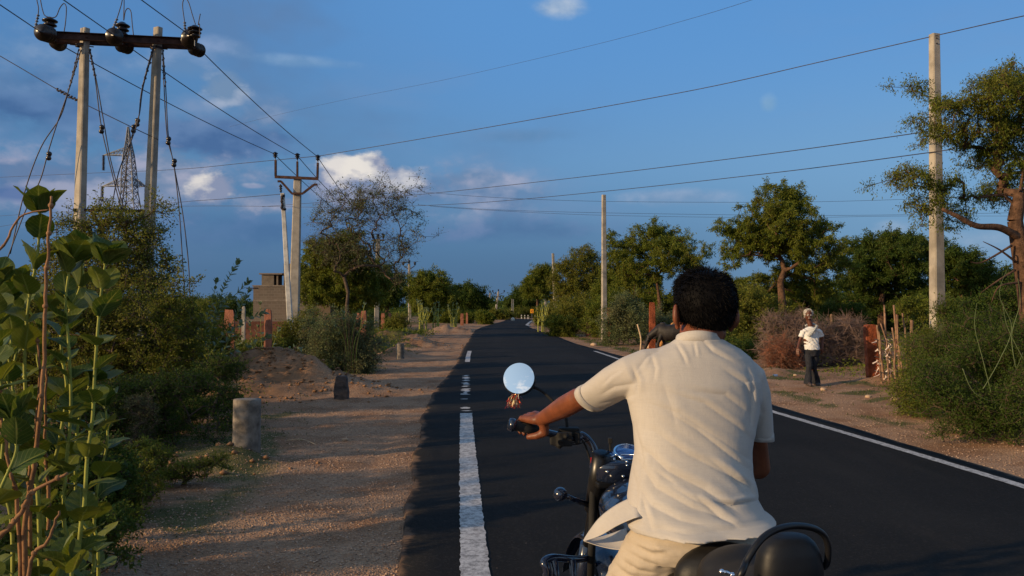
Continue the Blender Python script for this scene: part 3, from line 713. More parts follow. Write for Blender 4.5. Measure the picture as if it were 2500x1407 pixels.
# --- conductors
for i in range(3):
    (ax_, ay_), (bx_, by_) = wires_near[i]
    nh = near_hook[i]; a_ = P(ax_, ay_, nh.y-3.2); d_ = (a_-nh); start = nh+d_*(-6.0 if False else 4.5)
    start.z = min(start.z, 8.6)
    mid = nh+d_
    cable(spline([nh, nh.lerp(mid, 0.5), mid, nh+d_*2.2, start], 6), 0.011, f'{sun_names[i]} of the three conductors coming over the camera to the twin poles', 'overhead conductors')
    fe = far_end[i]; cable(sag(far_hook[i], fe, 0.10, 30), 0.0125, f'{sun_names[i]} of the three conductors from the twin poles to the U-bracket pole', 'overhead conductors')
on = [(P(672, 379, 30.2), P(912, 572, 62)), (P(727, 382, 30), P(922, 566, 62)), (P(777, 386, 29.8), P(930, 572, 62))]
for i, (a, b) in enumerate(on): cable(sag(a, b, 0.35, 30), 0.014, f'{sun_names[i]} of the three conductors running on past the bare tree', 'overhead conductors')
c_ = cable(spline(pw([(-60, 105), (0, 137), (140, 219), (190, 246), (312, 306), (386, 341)], 18.9), 8), 0.010, 'thin wire with a twisted splice crossing behind the left twin pole')
m = MB()
for k in range(16):
    q_ = P(140, 219, 18.88).lerp(P(192, 247, 18.88), k/15); m.ball(q_+Vector((0, 0, 0.02*(-1)**k)), (0.035, 0.02, 0.02), None, 6, 5)
m.tube(spline(pw([(138, 221), (158, 225), (165, 238), (190, 243), (196, 250)], 18.86)), 0.012, 5); m.build('twisted_splice', wirem, c_, True)
cross = [([(2700, 0), (2500, 39), (2285, 87), (2000, 152), (1700, 219), (1300, 292), (1000, 344), (780, 381)], [15, 16.6, 18.4, 20.5, 22.8, 25.6, 28, 29.8], 0.011, 'long wire rising across the sky from the U-bracket pole to the tall right pole'),
         ([(780, 381), (600, 398), (430, 414), (200, 424), (-60, 436)], [29.9, 36, 42, 52, 64], 0.012, 'faint wire running left from the U-bracket pole behind the twin poles'),
         ([(2330, 312), (2219, 328), (1900, 373), (1500, 423), (1200, 457), (1015, 476), (840, 490), (640, 505)], [17, 18.2, 22, 28, 34, 39, 44, 50], 0.011, 'upper of two sloping wires crossing the road towards the bare tree'),
         ([(2330, 363), (2268, 373), (1900, 421), (1500, 465), (1200, 493), (1010, 503), (840, 507), (400, 505), (-40, 530)], [18, 18.5, 24, 31, 38, 43, 48, 60, 74], 0.0115, 'lower of two sloping wires crossing the road towards the bare tree'),
         ([(1860, -8), (1700, 42), (1450, 110), (1100, 192), (850, 242), (680, 280), (560, 310)], [32, 36, 43, 55, 66, 76, 84], 0.008, 'very faint high wire crossing the upper middle of the sky'),
         ([(1010, 467), (1200, 482), (1475, 492), (1900, 494), (2180, 488), (2400, 478), (2560, 470)], [75, 75, 74, 73, 72, 71, 70], 0.014, 'upper of three far level wires behind the right trees'),
         ([(1020, 500), (1200, 512), (1475, 520), (1900, 526), (2180, 525), (2560, 518)], [77, 77, 76, 75, 74, 73], 0.014, 'middle of three far level wires behind the right trees'),
         ([(1050, 504), (1200, 514), (1475, 526), (1900, 532), (2180, 528), (2560, 528)], [79, 79, 78, 77, 76, 75], 0.013, 'lowest of three far level wires behind the right trees'),
         ([(690, 474), (560, 485), (400, 498), (150, 530), (-40, 560)], [27, 32, 40, 50, 60], 0.010, 'thin wire leaving the slim strut pole to the left')]
for l, Ys, r, lab in cross: cable(spline([P(x, y, Y_) for (x, y), Y_ in zip(l, Ys)], 8), r, lab)
# ---------------------------------------------------------------- vegetation
L_olive = leafmat('leaf_olive', (0.11, 0.135, 0.015), (0.19, 0.19, 0.028), (0.22, 0.185, 0.035))
L_green = leafmat('leaf_green', (0.095, 0.135, 0.014), (0.18, 0.205, 0.026), (0.22, 0.21, 0.035))
L_dark = leafmat('leaf_dark', (0.04, 0.08, 0.012), (0.09, 0.13, 0.02), (0.12, 0.14, 0.024))
L_yel = leafmat('leaf_yellow_green', (0.14, 0.165, 0.02), (0.25, 0.24, 0.04), (0.13, 0.15, 0.025))
L_grey = leafmat('leaf_grey_green', (0.10, 0.14, 0.055), (0.19, 0.21, 0.09), (0.23, 0.21, 0.10))
L_dry = leafmat('dry_twigs', (0.12, 0.075, 0.055), (0.20, 0.14, 0.11), (0.16, 0.08, 0.05), 0.1)
bark = simple('tree_bark', (0.10, 0.055, 0.033), 0.9, 0, 0.2, 0.45, 9, 0.9, 28, 0.03)
twig = simple('twig_bark', (0.085, 0.06, 0.04), 0.9, 0, 0.2, 0.3, 9)
stemg = simple('green_stem', (0.27, 0.28, 0.05), 0.7, 0, 0.3, 0.3, 12)
def unit(a): return a/np.maximum(np.linalg.norm(a, axis=-1, keepdims=True), 1e-9)
def leaf_quads(pos, d, L, Wd, r):
    n = len(pos); d = unit(d); s = unit(np.cross(d, r.normal(size=(n,3)))); up = np.cross(s, d)
    L = L[:,None]; Wd = Wd[:,None]; mid = pos+d*L*0.45+up*L*0.08
    v = np.stack([pos, mid+s*Wd/2, pos+d*L, mid-s*Wd/2], 1).reshape(-1, 3)
    return v, np.arange(n*4).reshape(-1, 4)
def tube_np(a, b, ra, rb, n=3):
    """many tapered straight tubes at once"""
    d = unit(b-a); u = unit(np.cross(d, np.array([0.13,0.27,0.95]))); w_ = np.cross(d, u); vs = []
    for p, r in ((a, ra), (b, rb)):
        for k in range(n):
            t_ = 2*PI*k/n; vs.append(p+u*(np.cos(t_)*r)[:,None]+w_*(np.sin(t_)*r)[:,None])
    v = np.stack(vs, 1); m = len(a); base = (np.arange(m)*2*n)[:,None]; q = []
    for k in range(n): q.append(np.stack([base[:,0]+k, base[:,0]+(k+1)%n, base[:,0]+n+(k+1)%n, base[:,0]+n+k], -1))
    return v.reshape(-1,3), np.concatenate(q)
def cat2(*parts):
    V = []; Q = []; o = 0
    for v, q in parts:
        V.append(v); Q.append(q+o); o += len(v)
    return np.concatenate(V), np.concatenate(Q)
def sample_blobs(blobs, n, r, shell=2.4):
    vol = np.array([b[3]*b[4]*b[5] for b in blobs])**0.8; k = r.choice(len(blobs), n, p=vol/vol.sum()); B = np.array([b[:6] for b in blobs], float)
    d = unit(r.normal(size=(n,3)))*(r.rand(n)**(1/shell))[:,None]
    return B[k,:3]+d*B[k,3:6]
def skeleton(trunk, trunk_r, clumps, r, kink=0.12, tipr=0.012, expo=0.46, rmin=0.0, step=0.5, bias=0.55, roots=None):
    """grow limbs from the trunk to every clump; nearer clumps first, each joins the closest limb"""
    T = [np.array(p, float) for p in trunk]; nodes = []; par = []
    for i in range(len(T)-1):
        m = max(2, int(np.linalg.norm(T[i+1]-T[i])/step))
        for k in range(m): nodes.append(T[i]+(T[i+1]-T[i])*k/m); par.append(len(nodes)-2)
    nodes.append(T[-1]); par.append(len(nodes)-2); nt = len(nodes); par[0] = -1
    if roots is not None:
        nodes = [np.array(p, float) for p in roots]; par = [-1]*len(nodes); nt = len(nodes)
    root = np.mean(nodes, 0) if roots is not None else nodes[int(nt*0.75)]
    order = np.argsort(np.linalg.norm(clumps-root, axis=1)); tips = []; start = int(nt*0.55) if roots is None else 0
    for ci in order:
        c = clumps[ci]; N = np.array(nodes[start:]); d = np.linalg.norm(N-c, axis=1); d = d+bias*np.maximum(N[:,2]-c[2]+0.1*d, 0)
        j = int(np.argmin(d))+start; a = nodes[j]; L = np.linalg.norm(c-a); m = max(2, int(L/step))
        dirn = (nodes[j]-nodes[par[j]]) if par[j] >= 0 else np.array([0,0,1.]); dirn = dirn/max(np.linalg.norm(dirn), 1e-6)
        ctrl = a+(c-a)*0.45+dirn*L*0.18+np.array([0,0,L*0.10]); prev = j
        for k in range(1, m+1):
            s_ = k/m; p = (1-s_)**2*a+2*s_*(1-s_)*ctrl+s_*s_*c
            if k < m: p = p+r.normal(size=3)*kink*L/m
            nodes.append(p); par.append(prev); prev = len(nodes)-1
        tips.append(prev)
    nodes = np.array(nodes); par = np.array(par); cnt = np.zeros(len(nodes))
    has = np.zeros(len(nodes), bool); has[par[par >= 0]] = True; cnt[~has] = 1
    for i in range(len(nodes)-1, 0, -1):
        if par[i] >= 0: cnt[par[i]] += cnt[i]
    if roots is not None: return nodes, par, np.maximum(np.minimum(tipr*cnt**expo, trunk_r), rmin), nt
    rad = tipr*cnt**expo; mx = rad[0]; rad = np.maximum(rad*(trunk_r/mx if mx > trunk_r else 1), rmin)
    for k in range(nt): rad[k] = max(rad[k], trunk_r*(1.15-0.75*k/nt) if k < nt*0.7 else rad[k])
    if nt > 2: rad[0] = trunk_r*1.35
    return nodes, par, rad, nt
def tree(name, label, cat, base, trunk, blobs, ncl, cr, nleaf, L, Wd, lm, bm, seed, trunk_r=0.2, droop=0.3, group=None, leafiness=None,
         flat=0.75, sub=5, tipr=0.012, expo=0.46, twr=0.006, kink=0.14, shell=2.4, parts=('trunk', 'crown'), twigs=4, fol=True, nseg=5, spray=0.0, rmin=0.004, step=0.5, roots=None, dens=1.0):
    ncl = int(ncl*dens); r = np.random.RandomState(seed); cl = sample_blobs(blobs, ncl, r, shell)
    if roots is None:
        ctr_ = cl.mean(0); ko_ = r.rand(ncl) < 0.16; cl[ko_] = ctr_+(cl[ko_]-ctr_)*(1.08+0.2*r.rand(ko_.sum()))[:,None]
    if roots is not None:
        kk_ = r.rand(ncl) < 0.38; cl[kk_,2] = base[2]+(cl[kk_,2]-base[2])*r.rand(kk_.sum())
    if base is not None: cl[:,2] = np.maximum(cl[:,2], base[2]+0.08)
    nodes, par, rad, nt = skeleton(trunk, trunk_r, cl, r, kink, tipr, expo, rmin, step, 0.55, roots)
    root = empty(name, base, label, cat, group)
    kk = np.where(par >= 0)[0]; a = nodes[par[kk]]; b = nodes[kk]; ra = rad[par[kk]]; rb = rad[kk]
    ra = np.where(ra > rb*2.2, rb*1.5, ra)
    big = rb > 0.03
    parts_ = []
    if big.any(): parts_.append(tube_np(a[big], b[big]+(b[big]-a[big])*0.04, ra[big], rb[big], 8))
    if (~big).any(): parts_.append(tube_np(a[~big], b[~big], ra[~big], rb[~big], 3))
    # twigs inside each clump
    tw_ = cl[np.repeat(np.arange(ncl), twigs)]; d = unit(r.normal(size=(len(tw_),3))*np.array([1,1,0.8])+np.array([0,0,0.15])); ln = cr*(0.5+0.7*r.rand(len(tw_)))
    e = tw_+d*ln[:,None]; parts_.append(tube_np(tw_, e, np.full(len(tw_), twr), np.full(len(tw_), twr*0.4), 3))
    v, q = cat2(*parts_); npmesh(parts[0], v, q, bm, root, True)
    if fol:
        # leaves sit along the twigs and around them
        n = nleaf*ncl; ti = r.randint(0, len(tw_), n); s_ = r.rand(n)[:,None]**0.7
        p = tw_[ti]+(e[ti]-tw_[ti])*s_+r.normal(size=(n,3))*cr*(0.16+spray)*np.array([1,1,flat])
        dd = unit(e[ti]-tw_[ti])*0.5+r.normal(size=(n,3))*0.8+np.array([0,0,-droop])
        zmin = base[2]+0.03; p[:,2] = np.maximum(p[:,2], zmin)
        v, q = leaf_quads(p, dd, L*(0.6+0.8*r.rand(n)), Wd*(0.6+0.8*r.rand(n)), r)
        npmesh(parts[1], v, q, lm, root)
    return root
def blob_px(lst, Y, dz=1.0):
    out = []
    for b in lst:
        px, py, rx, ry = b[:4]; yy = Y+(b[4] if len(b) > 4 else 0); c = P(px, py, yy); u = yy/F
        out.append((c.x, c.y, c.z, rx*u, (rx*u*0.9 if len(b) < 6 else b[5])*dz, ry*u))
    return out
def T(name, label, Y, trunk_px, blobs, **k):
    if name != 'bare_branched_tree' and name != 'leaning_tree': k['Wd'] *= 0.62; k['nleaf'] = int(k['nleaf']*1.5); k['cr'] *= 0.92; k.setdefault('droop', 0.6)
    k.setdefault('dens', 1.45 if name != 'bare_branched_tree' else 1.15)
    if name == 'leaning_tree': k['dens'] = 1.25
    x0 = P(trunk_px[0][0], 757, Y).x; z0 = gh(x0, Y); tr = [(x0, Y, z0-0.1)]+[tuple(P(p[0], p[1], Y+(p[2] if len(p) > 2 else 0))) for p in trunk_px[1:]]
    return tree(name, label, k.pop('cat', 'tree'), (x0, Y, z0), tr, blob_px(blobs, Y), **k)
RT = 'thorn trees beyond the right verge'
# right-hand trees
T('thorn_tree', 'round-topped thorn tree right of the bare white pole, with one dark upright trunk', 55, [(1612,0), (1611,740), (1604,690)],
  [(1600,620,100,66), (1560,740,90,28,2), (1660,735,70,32,1), (1540,640,55,55,3), (1650,620,60,50,-2), (1700,655,38,35), (1510,610,28,30), (1590,580,50,28), (1560,700,60,40,5)],
  ncl=230, cr=0.62, nleaf=150, L=0.17, Wd=0.075, lm=L_green, bm=bark, seed=11, trunk_r=0.22, group=RT, shell=3)
T('thorn_tree', 'tallest open-crowned thorn tree right of the rider, forked trunk showing below its crown', 40, [(1912,0), (1910,740), (1905,690), (1915,660)],
  [(1900,560,118,66), (1860,700,80,34,3), (1980,705,60,28,2), (1890,500,60,45), (1850,600,80,45,1), (1990,600,70,60,-1), (2030,640,40,40), (1800,560,40,32), (1930,490,40,28), (1950,660,60,30,2), (1790,640,30,28)],
  ncl=360, cr=0.46, nleaf=130, L=0.13, Wd=0.06, lm=L_green, bm=bark, seed=12, trunk_r=0.24, group=RT, shell=3.2, kink=0.2)
T('thorn_tree', 'wide dense dark thorn tree behind the walking man and the stick fence', 52, [(2150,0), (2152,735), (2160,690)],
  [(2150,640,100,66), (2120,740,90,24,1), (2230,640,70,70,3), (2090,660,40,50,-1), (2180,600,70,35), (2255,600,50,30,2), (2120,700,70,40,2), (2230,710,60,35,1)],
  ncl=330, cr=0.65, nleaf=140, L=0.18, Wd=0.08, lm=L_dark, bm=bark, seed=13, trunk_r=0.24, group=RT)
T('thorn_tree', 'dense thorn tree right of the tall bare pole, below the leaning tree', 48, [(2350,0), (2350,740), (2345,700)],
  [(2350,660,70,55), (2400,690,60,50,1), (2310,640,35,40), (2450,700,60,50,4), (2340,720,90,30,2)],
  ncl=230, cr=0.6, nleaf=130, L=0.17, Wd=0.075, lm=L_dark, bm=bark, seed=14, trunk_r=0.2, group=RT)
T('thorn_tree', 'thin-topped olive tree directly behind the second pole of the right verge', 82, [(1415,0), (1415,740), (1412,700)],
  [(1420,670,62,50), (1380,680,40,40), (1455,670,35,45), (1430,620,35,22), (1400,720,60,30)],
  ncl=170, cr=0.8, nleaf=80, L=0.24, Wd=0.10, lm=L_olive, bm=bark, seed=15, trunk_r=0.25, group=RT, twigs=7)
T('thorn_tree', 'small round tree at the left end of the right-hand tree row', 102, [(1312,0), (1312,745), (1312,715)],
  [(1312,690,32,36), (1335,695,25,34,2), (1290,705,18,26), (1330,665,20,14)], ncl=110, cr=0.9, nleaf=110, L=0.28, Wd=0.12, lm=L_green, bm=bark, seed=16, trunk_r=0.2, group=RT)
T('thorn_tree', 'low dark tree closing the view behind the chevron sign', 165, [(1275,0), (1275,752), (1275,735)],
  [(1272,725,22,22), (1290,735,25,24), (1250,738,14,18)], ncl=80, cr=1.3, nleaf=110, L=0.42, Wd=0.18, lm=L_dark, bm=bark, seed=17, trunk_r=0.25, group=RT)
T('thorn_tree', 'dense tree between the bare white pole and the round-topped tree', 66, [(1525,0), (1525,745), (1525,715)],
  [(1500,700,45,45), (1545,690,45,45), (1480,720,30,40)], ncl=140, cr=0.75, nleaf=120, L=0.2, Wd=0.09, lm=L_green, bm=bark, seed=18, trunk_r=0.22, group=RT)
T('thorn_tree', 'low spreading tree behind the trunk of the tallest open-crowned tree', 60, [(1970,0), (1970,750), (1970,730)],
  [(1960,720,50,32), (2010,735,30,26), (1920,725,35,30)], ncl=110, cr=0.7, nleaf=120, L=0.19, Wd=0.085, lm=L_dark, bm=bark, seed=19, trunk_r=0.2, group=RT)
# big leaning tree at the right edge
YF = 15.0
T('leaning_tree', 'big near thorn tree leaning in from the right edge, with rough reddish trunk', YF, [(2530,0), (2512,740), (2488,600), (2478,540), (2495,440), (2510,330)],
  [(2500,300,95,95), (2420,240,75,45,-0.5), (2330,260,65,32,-0.3), (2400,330,85,45), (2290,330,60,30,-.2), (2240,220,30,20), (2440,400,70,50,.3), (2460,200,60,28,.2), (2250,300,40,22), (2225,430,55,32,-.4), (2300,450,45,30,-.3), (2270,500,45,25,-.3), (2350,500,40,25), (2480,200,50,30), (2560,420,70,80,1), (2200,440,25,14,-.4), (2470,160,14,20), (2450,470,60,32,.5)],
  ncl=430, cr=0.24, nleaf=120, L=0.05, Wd=0.017, lm=L_green, bm=bark, seed=21, trunk_r=0.19, droop=0.9, tipr=0.006, expo=0.5, twr=0.0035, kink=0.3, shell=3.0, twigs=6, step=0.25)
m = MB(); q = spline([P(2486,580,YF-.05), P(2440,556,YF-.25), P(2385,552,YF-.4), (P(2340,530,YF-.5)), P(2300,510,YF-.5)], 6); m.tube(q, list(np.linspace(0.075, 0.03, len(q))), 9)
for a_, b_, c_ in (((2478,660), (2430,690), (2395,715)), ((2480,640), (2440,610), (2400,590)), ((2470,600), (2400,640), (2370,640)), ((2490,690), (2440,700), (2420,740))):
    q = spline([P(*a_, YF-.1), P(*b_, YF-.3), P(*c_, YF-.4)], 5); m.tube(q, list(np.linspace(0.025, 0.006, len(q))), 5)
lt = bpy.data.objects.get('leaning_tree'); m.build('bare_limb', bark, lt, True)
# left-hand trees
LT_ = 'trees left of the road'
T('dense_tree', 'dense dark green thorn tree just right of the thick U-bracket pole', 46, [(850,0), (848,760), (840,700)],
  [(800,650,65,65), (850,700,70,60), (770,700,45,60), (830,600,45,35), (900,690,45,60,3), (870,640,40,45)], ncl=330, cr=0.6, nleaf=140, L=0.17, Wd=0.075, lm=L_green, bm=bark, seed=31, trunk_r=0.25, group=LT_)
T('dense_tree', 'dark low tree behind the mottled pole', 75, [(945,0), (945,755), (945,730)],
  [(945,700,38,42), (925,720,30,35), (965,725,20,30)], ncl=120, cr=0.8, nleaf=130, L=0.24, Wd=0.1, lm=L_dark, bm=bark, seed=32, trunk_r=0.25, group=LT_)
T('bare_branched_tree', 'half bare tree with twisting upward branches and sparse leaves above the dense tree', 44, [(846,0), (847,745), (850,715)],
  [(860,540,80,60), (900,500,90,45), (970,500,50,45), (800,530,40,50), (1000,560,38,50), (990,610,45,20), (860,480,60,28), (1010,462,22,16), (815,475,30,20), (930,462,60,16), (1020,560,30,40), (780,520,20,30), (930,600,60,50), (850,620,70,50), (960,660,40,40), (800,590,50,40)],
  ncl=330, cr=0.6, nleaf=24, L=0.11, Wd=0.045, lm=L_grey, bm=simple('grey_bark', (0.085, 0.06, 0.043), 0.9, 0, 0.2, 0.3, 9), seed=33, trunk_r=0.13, group=LT_, twigs=9, tipr=0.009, expo=0.46, twr=0.007, kink=0.24, shell=3)
T('dense_tree', 'rounded dark tree right of the slender two-insulator pole', 100, [(1050,0), (1050,755), (1050,735)],
  [(1050,700,50,36), (1015,705,28,32), (1085,720,35,30), (1040,735,45,22)], ncl=150, cr=1.0, nleaf=130, L=0.3, Wd=0.13, lm=L_green, bm=bark, seed=34, trunk_r=0.25, group=LT_)
T('dense_tree', 'lower dark tree nearest the road bend on the left', 118, [(1140,0), (1140,755), (1140,740)],
  [(1135,725,40,32), (1170,735,25,24), (1110,730,30,30)], ncl=130, cr=1.1, nleaf=130, L=0.33, Wd=0.14, lm=L_dark, bm=bark, seed=35, trunk_r=0.25, group=LT_)
# far wood along the horizon
r = np.random.RandomState(5); n = 1500; x = r.uniform(-330, 330, n); y = np.where((x > -150)&(x < 60), r.uniform(190, 300, n), r.uniform(150, 300, n))
y = np.where(x > 55, r.uniform(95, 250, n), y); x = np.where(x > 55, x*y/250, x)
hgt = 2.0+3.6*fbm(x*0.05, y*0.02, 3)
c = np.stack([x, y, hgt*r.rand(n)*0.9], -1); k = 110; pp = np.repeat(c, k, 0)+r.normal(size=(n*k,3))*np.array([2.2,2.0,0.8]); pp[:,2] = np.abs(pp[:,2])
v, q = leaf_quads(pp, r.normal(size=(n*k,3))+np.array([0,0,-0.2]), 0.75*(0.6+0.8*r.rand(n*k)), 0.42*(0.6+0.8*r.rand(n*k)), r)
o = npmesh('far_wood', v, q, L_dark); tag(o, 'low dark scrub wood along the horizon', 'wood', None, 'stuff')
# shrubs -------------------------------------------------------------------------------------------
def shrub(label, Y, base_px, blobs, lm=L_green, ncl=120, cr=0.2, nleaf=120, L=0.04, Wd=0.018, seed=1, name='shrub', group=None, twigs=5, bm=twig, droop=0.0, twr=0.004, tipr=0.005, stems=6, **kw):
    u = Y/F; x0 = P(base_px, 757, Y).x; z0 = gh(x0, Y); r = np.random.RandomState(seed); B = blob_px(blobs, Y)
    rt = []
    for b in B:
        for _ in range(3):
            xx = b[0]+r.uniform(-0.7, 0.7)*b[3]; yy = b[1]+r.uniform(-0.6, 0.6)*b[4]; zz = gh(xx, yy)
            if b[2]-b[5] < zz+0.9: rt.append((xx, yy, zz-0.03))
    if not rt: rt = [(x0, Y, z0-0.03)]
    kw.setdefault('dens', 1.25)
    return tree(name, label, 'shrub', (x0, Y, z0), [(x0, Y, z0-0.03), (x0, Y, z0+0.08), (x0+0.02, Y, z0+0.16)], B, ncl, cr, nleaf, L, Wd, lm, bm, seed, trunk_r=0.022*max(1, Y/25), droop=droop, group=group, roots=rt,
                twigs=twigs, twr=twr, tipr=tipr, parts=('stems', 'foliage'), kink=0.15, **kw)
SR = 'bushes on the right verge'; SLg = 'bushes on the left verge'
shrub('feathery dark green thorn bush at the right edge, in front of the tall pole', 10.5, 2400, [(2400,900,95,90), (2320,860,70,75,1), (2480,860,80,100), (2280,930,60,60,-.4), (2430,1000,75,45,-.6), (2340,980,60,40,-.5), (2250,860,40,50,1.5), (2500,960,60,80,-1), (2400,800,80,50,1)],
      L_dark, 420, 0.2, 150, 0.034, 0.010, 41, spray=0.1, group=SR, droop=0.3)
shrub('lower green thorn bush spilling onto the verge left of the big feathery bush', 12.5, 2230, [(2230,900,45,55), (2270,830,55,45,1), (2200,950,40,22), (2250,960,60,28,-.5)], L_green, 170, 0.17, 110, 0.035, 0.011, 42, spray=0.1, group=SR)
shrub('leafy dark bush behind the big feathery bush under the leaning tree', 17, 2430, [(2430,760,90,60), (2350,770,60,45), (2490,730,60,60)], L_dark, 220, 0.3, 110, 0.06, 0.022, 43, group=SR)
shrub('tall yellow green bush right of the rider head', 33, 1830, [(1830,740,50,60), (1800,790,55,70), (1870,770,45,60), (1850,820,60,60), (1790,840,50,40,-1)], L_yel, 300, 0.38, 120, 0.085, 0.04, 44, group=SR)
shrub('grey green bush behind the red stone post and the cows', 38, 1545, [(1545,770,50,45), (1500,790,40,40), (1600,790,45,40,2), (1530,740,30,22), (1640,800,40,40,3)], L_grey, 230, 0.4, 110, 0.085, 0.035, 45, group=SR)
shrub('rounded green bush between the two bare poles of the right verge', 58, 1420, [(1420,770,45,30), (1380,775,35,30), (1450,785,35,24), (1400,750,45,22,4)], L_olive, 180, 0.6, 100, 0.13, 0.06, 46, group=SR)
shrub('small bright green bush on the verge left of the bare white pole', 50, 1385, [(1385,795,28,20), (1350,790,18,20)], L_green, 90, 0.4, 100, 0.11, 0.05, 47, group=SR)
shrub('leafy bush at the foot of the far pole by the bend', 85, 1335, [(1335,770,22,22), (1320,775,14,18), (1352,778,16,16)], L_olive, 80, 0.7, 90, 0.19, 0.08, 48, group=SR)
shrub('dark bush between the yellow green bush and the grey brush heap', 27, 1790, [(1790,860,50,35), (1840,870,45,28)], L_dark, 110, 0.3, 100, 0.07, 0.03, 49, group=SR)
shrub('heap of dry grey thorn brush behind the walking man', 23.5, 1990, [(1950,830,70,60), (1900,850,50,50), (2010,840,50,60), (2070,830,55,60,.5), (1925,780,40,30), (1880,800,28,40), (2100,850,45,50), (2060,790,40,22)], L_dry, 420, 0.34, 30, 0.10, 0.006, 50,
      name='dry_brush', twigs=22, twr=0.0055, bm=simple('dry_brush_bark', (0.21, 0.145, 0.12), 0.95, 0, 0.1, 0.35, 3), group=None)
shrub('reddish dry thorn heap at the left end of the grey brush', 22.5, 1905, [(1905,860,35,45), (1925,880,30,30)], L_dry, 110, 0.3, 30, 0.10, 0.007, 51, name='dry_brush', twigs=16, twr=0.005, bm=simple('red_brush_bark', (0.24, 0.10, 0.06), 0.95, 0, 0.1, 0.35, 3))
shrub('small dark shrub right of the grey brush heap in the field', 45, 2040, [(2040,755,30,22), (2085,765,25,20)], L_dark, 80, 0.45, 90, 0.11, 0.05, 52, group=SR)
shrub('shaded green bush in the field behind the stick fence', 36, 2260, [(2260,745,50,22), (2210,750,30,18), (2330,750,50,26)], L_green, 110, 0.4, 90, 0.09, 0.04, 53, group=SR)
# left side
shrub('tall loose bush with small yellow green leaves wrapped round the twin poles', 15.0, 290, [(270,620,110,80), (190,560,60,60), (360,580,60,60), (300,530,70,40), (400,520,35,22), (330,700,120,60), (180,680,90,60), (410,640,35,40), (260,500,50,18), (370,490,40,16), (130,600,40,60)],
      L_yel, 420, 0.26, 60, 0.05, 0.026, 61, twigs=7, twr=0.005, group=SLg, tipr=0.006)
shrub('dense mass of olive leaves filling the middle of the left verge', 12.5, 380, [(380,800,110,80), (250,780,120,90), (120,760,120,100), (430,720,60,60), (480,850,60,50), (330,890,120,50), (180,900,140,60), (40,820,80,100)],
      L_olive, 700, 0.22, 85, 0.042, 0.020, 62, group=SLg)
shrub('dark green creeping bush on the ground under the olive bush', 10.0, 430, [(430,940,100,30), (330,960,100,40), (540,900,60,30,1), (250,1010,90,50,-.6), (560,960,40,18)], L_dark, 330, 0.16, 80, 0.032, 0.014, 63, group=SLg)
shrub('pale dry feathery weed left of the near bollard', 9.3, 345, [(345,990,32,38), (370,1020,22,25)], L_grey, 60, 0.09, 60, 0.015, 0.006, 64, twigs=14, twr=0.002, group=SLg)
shrub('big airy grey green bush beside the dirt heap on the left verge', 21.5, 850, [(850,850,70,60), (790,850,55,60), (900,860,45,45), (820,800,60,40), (870,800,45,35), (760,800,40,45,.6), (850,890,80,28)],
      L_grey, 380, 0.28, 85, 0.05, 0.022, 65, group=SLg)
shrub('green bush between the slanting pole and the airy bush', 25, 735, [(735,820,50,45), (700,840,35,40), (760,780,40,25)], L_olive, 180, 0.3, 90, 0.06, 0.026, 66, group=SLg)
shrub('dark low bush behind the dirt heap, around the red stone posts', 22.5, 600, [(600,860,70,28), (660,850,45,28), (540,850,45,35), (480,800,50,50,1), (500,760,60,25,3)], L_green, 260, 0.3, 90, 0.055, 0.025, 67, group=SLg)
shrub('reddish brown scrub at the far edge of the gravel pull-in', 60, 975, [(975,785,22,18), (955,790,20,14)], L_yel, 60, 0.5, 80, 0.12, 0.05, 68, group=SLg)
shrub('green bush left of the slender two-insulator pole', 68, 930, [(930,780,30,22), (900,785,25,22), (880,790,30,24,-6)], L_green, 90, 0.6, 90, 0.14, 0.06, 69, group=SLg)
shrub('round dark bush beside the gravel where the road bends left', 92, 1183, [(1183,773,16,13), (1195,776,10,9)], L_green, 60, 0.5, 110, 0.16, 0.07, 70, group=SLg)
shrub('long hedge-like green scrub beyond the gravel pull-in', 100, 1110, [(1110,772,45,14), (1150,772,25,13), (1060,775,40,14)], L_green, 130, 0.7, 100, 0.2, 0.08, 71, group=SLg)
shrub('bushes between the bend poles and the far wood', 135, 1225, [(1225,768,18,8), (1200,766,20,9), (1245,768,16,8)], L_olive, 70, 0.7, 100, 0.24, 0.1, 72, group=SLg)
shrub('scrub behind the guard posts at the bend', 162, 1280, [(1280,763,45,9), (1330,762,30,12)], L_olive, 90, 0.9, 100, 0.28, 0.12, 73, group=SLg)
shrub('long far scrub left of the block house', 90, 540, [(540,742,60,12), (470,745,50,14), (590,745,30,10), (400,750,60,14)], L_dark, 160, 0.9, 100, 0.22, 0.09, 74, group=SLg)
# trailing low shrub next to the near bollard
shrub('low trailing green creeper on the sand left of the near bollard', 7.6, 480, [(480,1135,60,10), (430,1150,50,12), (540,1120,28,10), (380,1170,60,16)], L_green, 110, 0.07, 50, 0.022, 0.009, 75, group=SLg, twr=0.002)
shrub('dark tangle of weeds at the bottom left behind the large-leaved plant', 5.2, 200, [(200,1180,110,90), (90,1100,90,110), (280,1120,50,60,.6), (230,1280,90,50,-.4), (100,1300,90,60,-.4)], L_dark, 330, 0.10, 70, 0.03, 0.014, 76, group=SLg, twr=0.002)

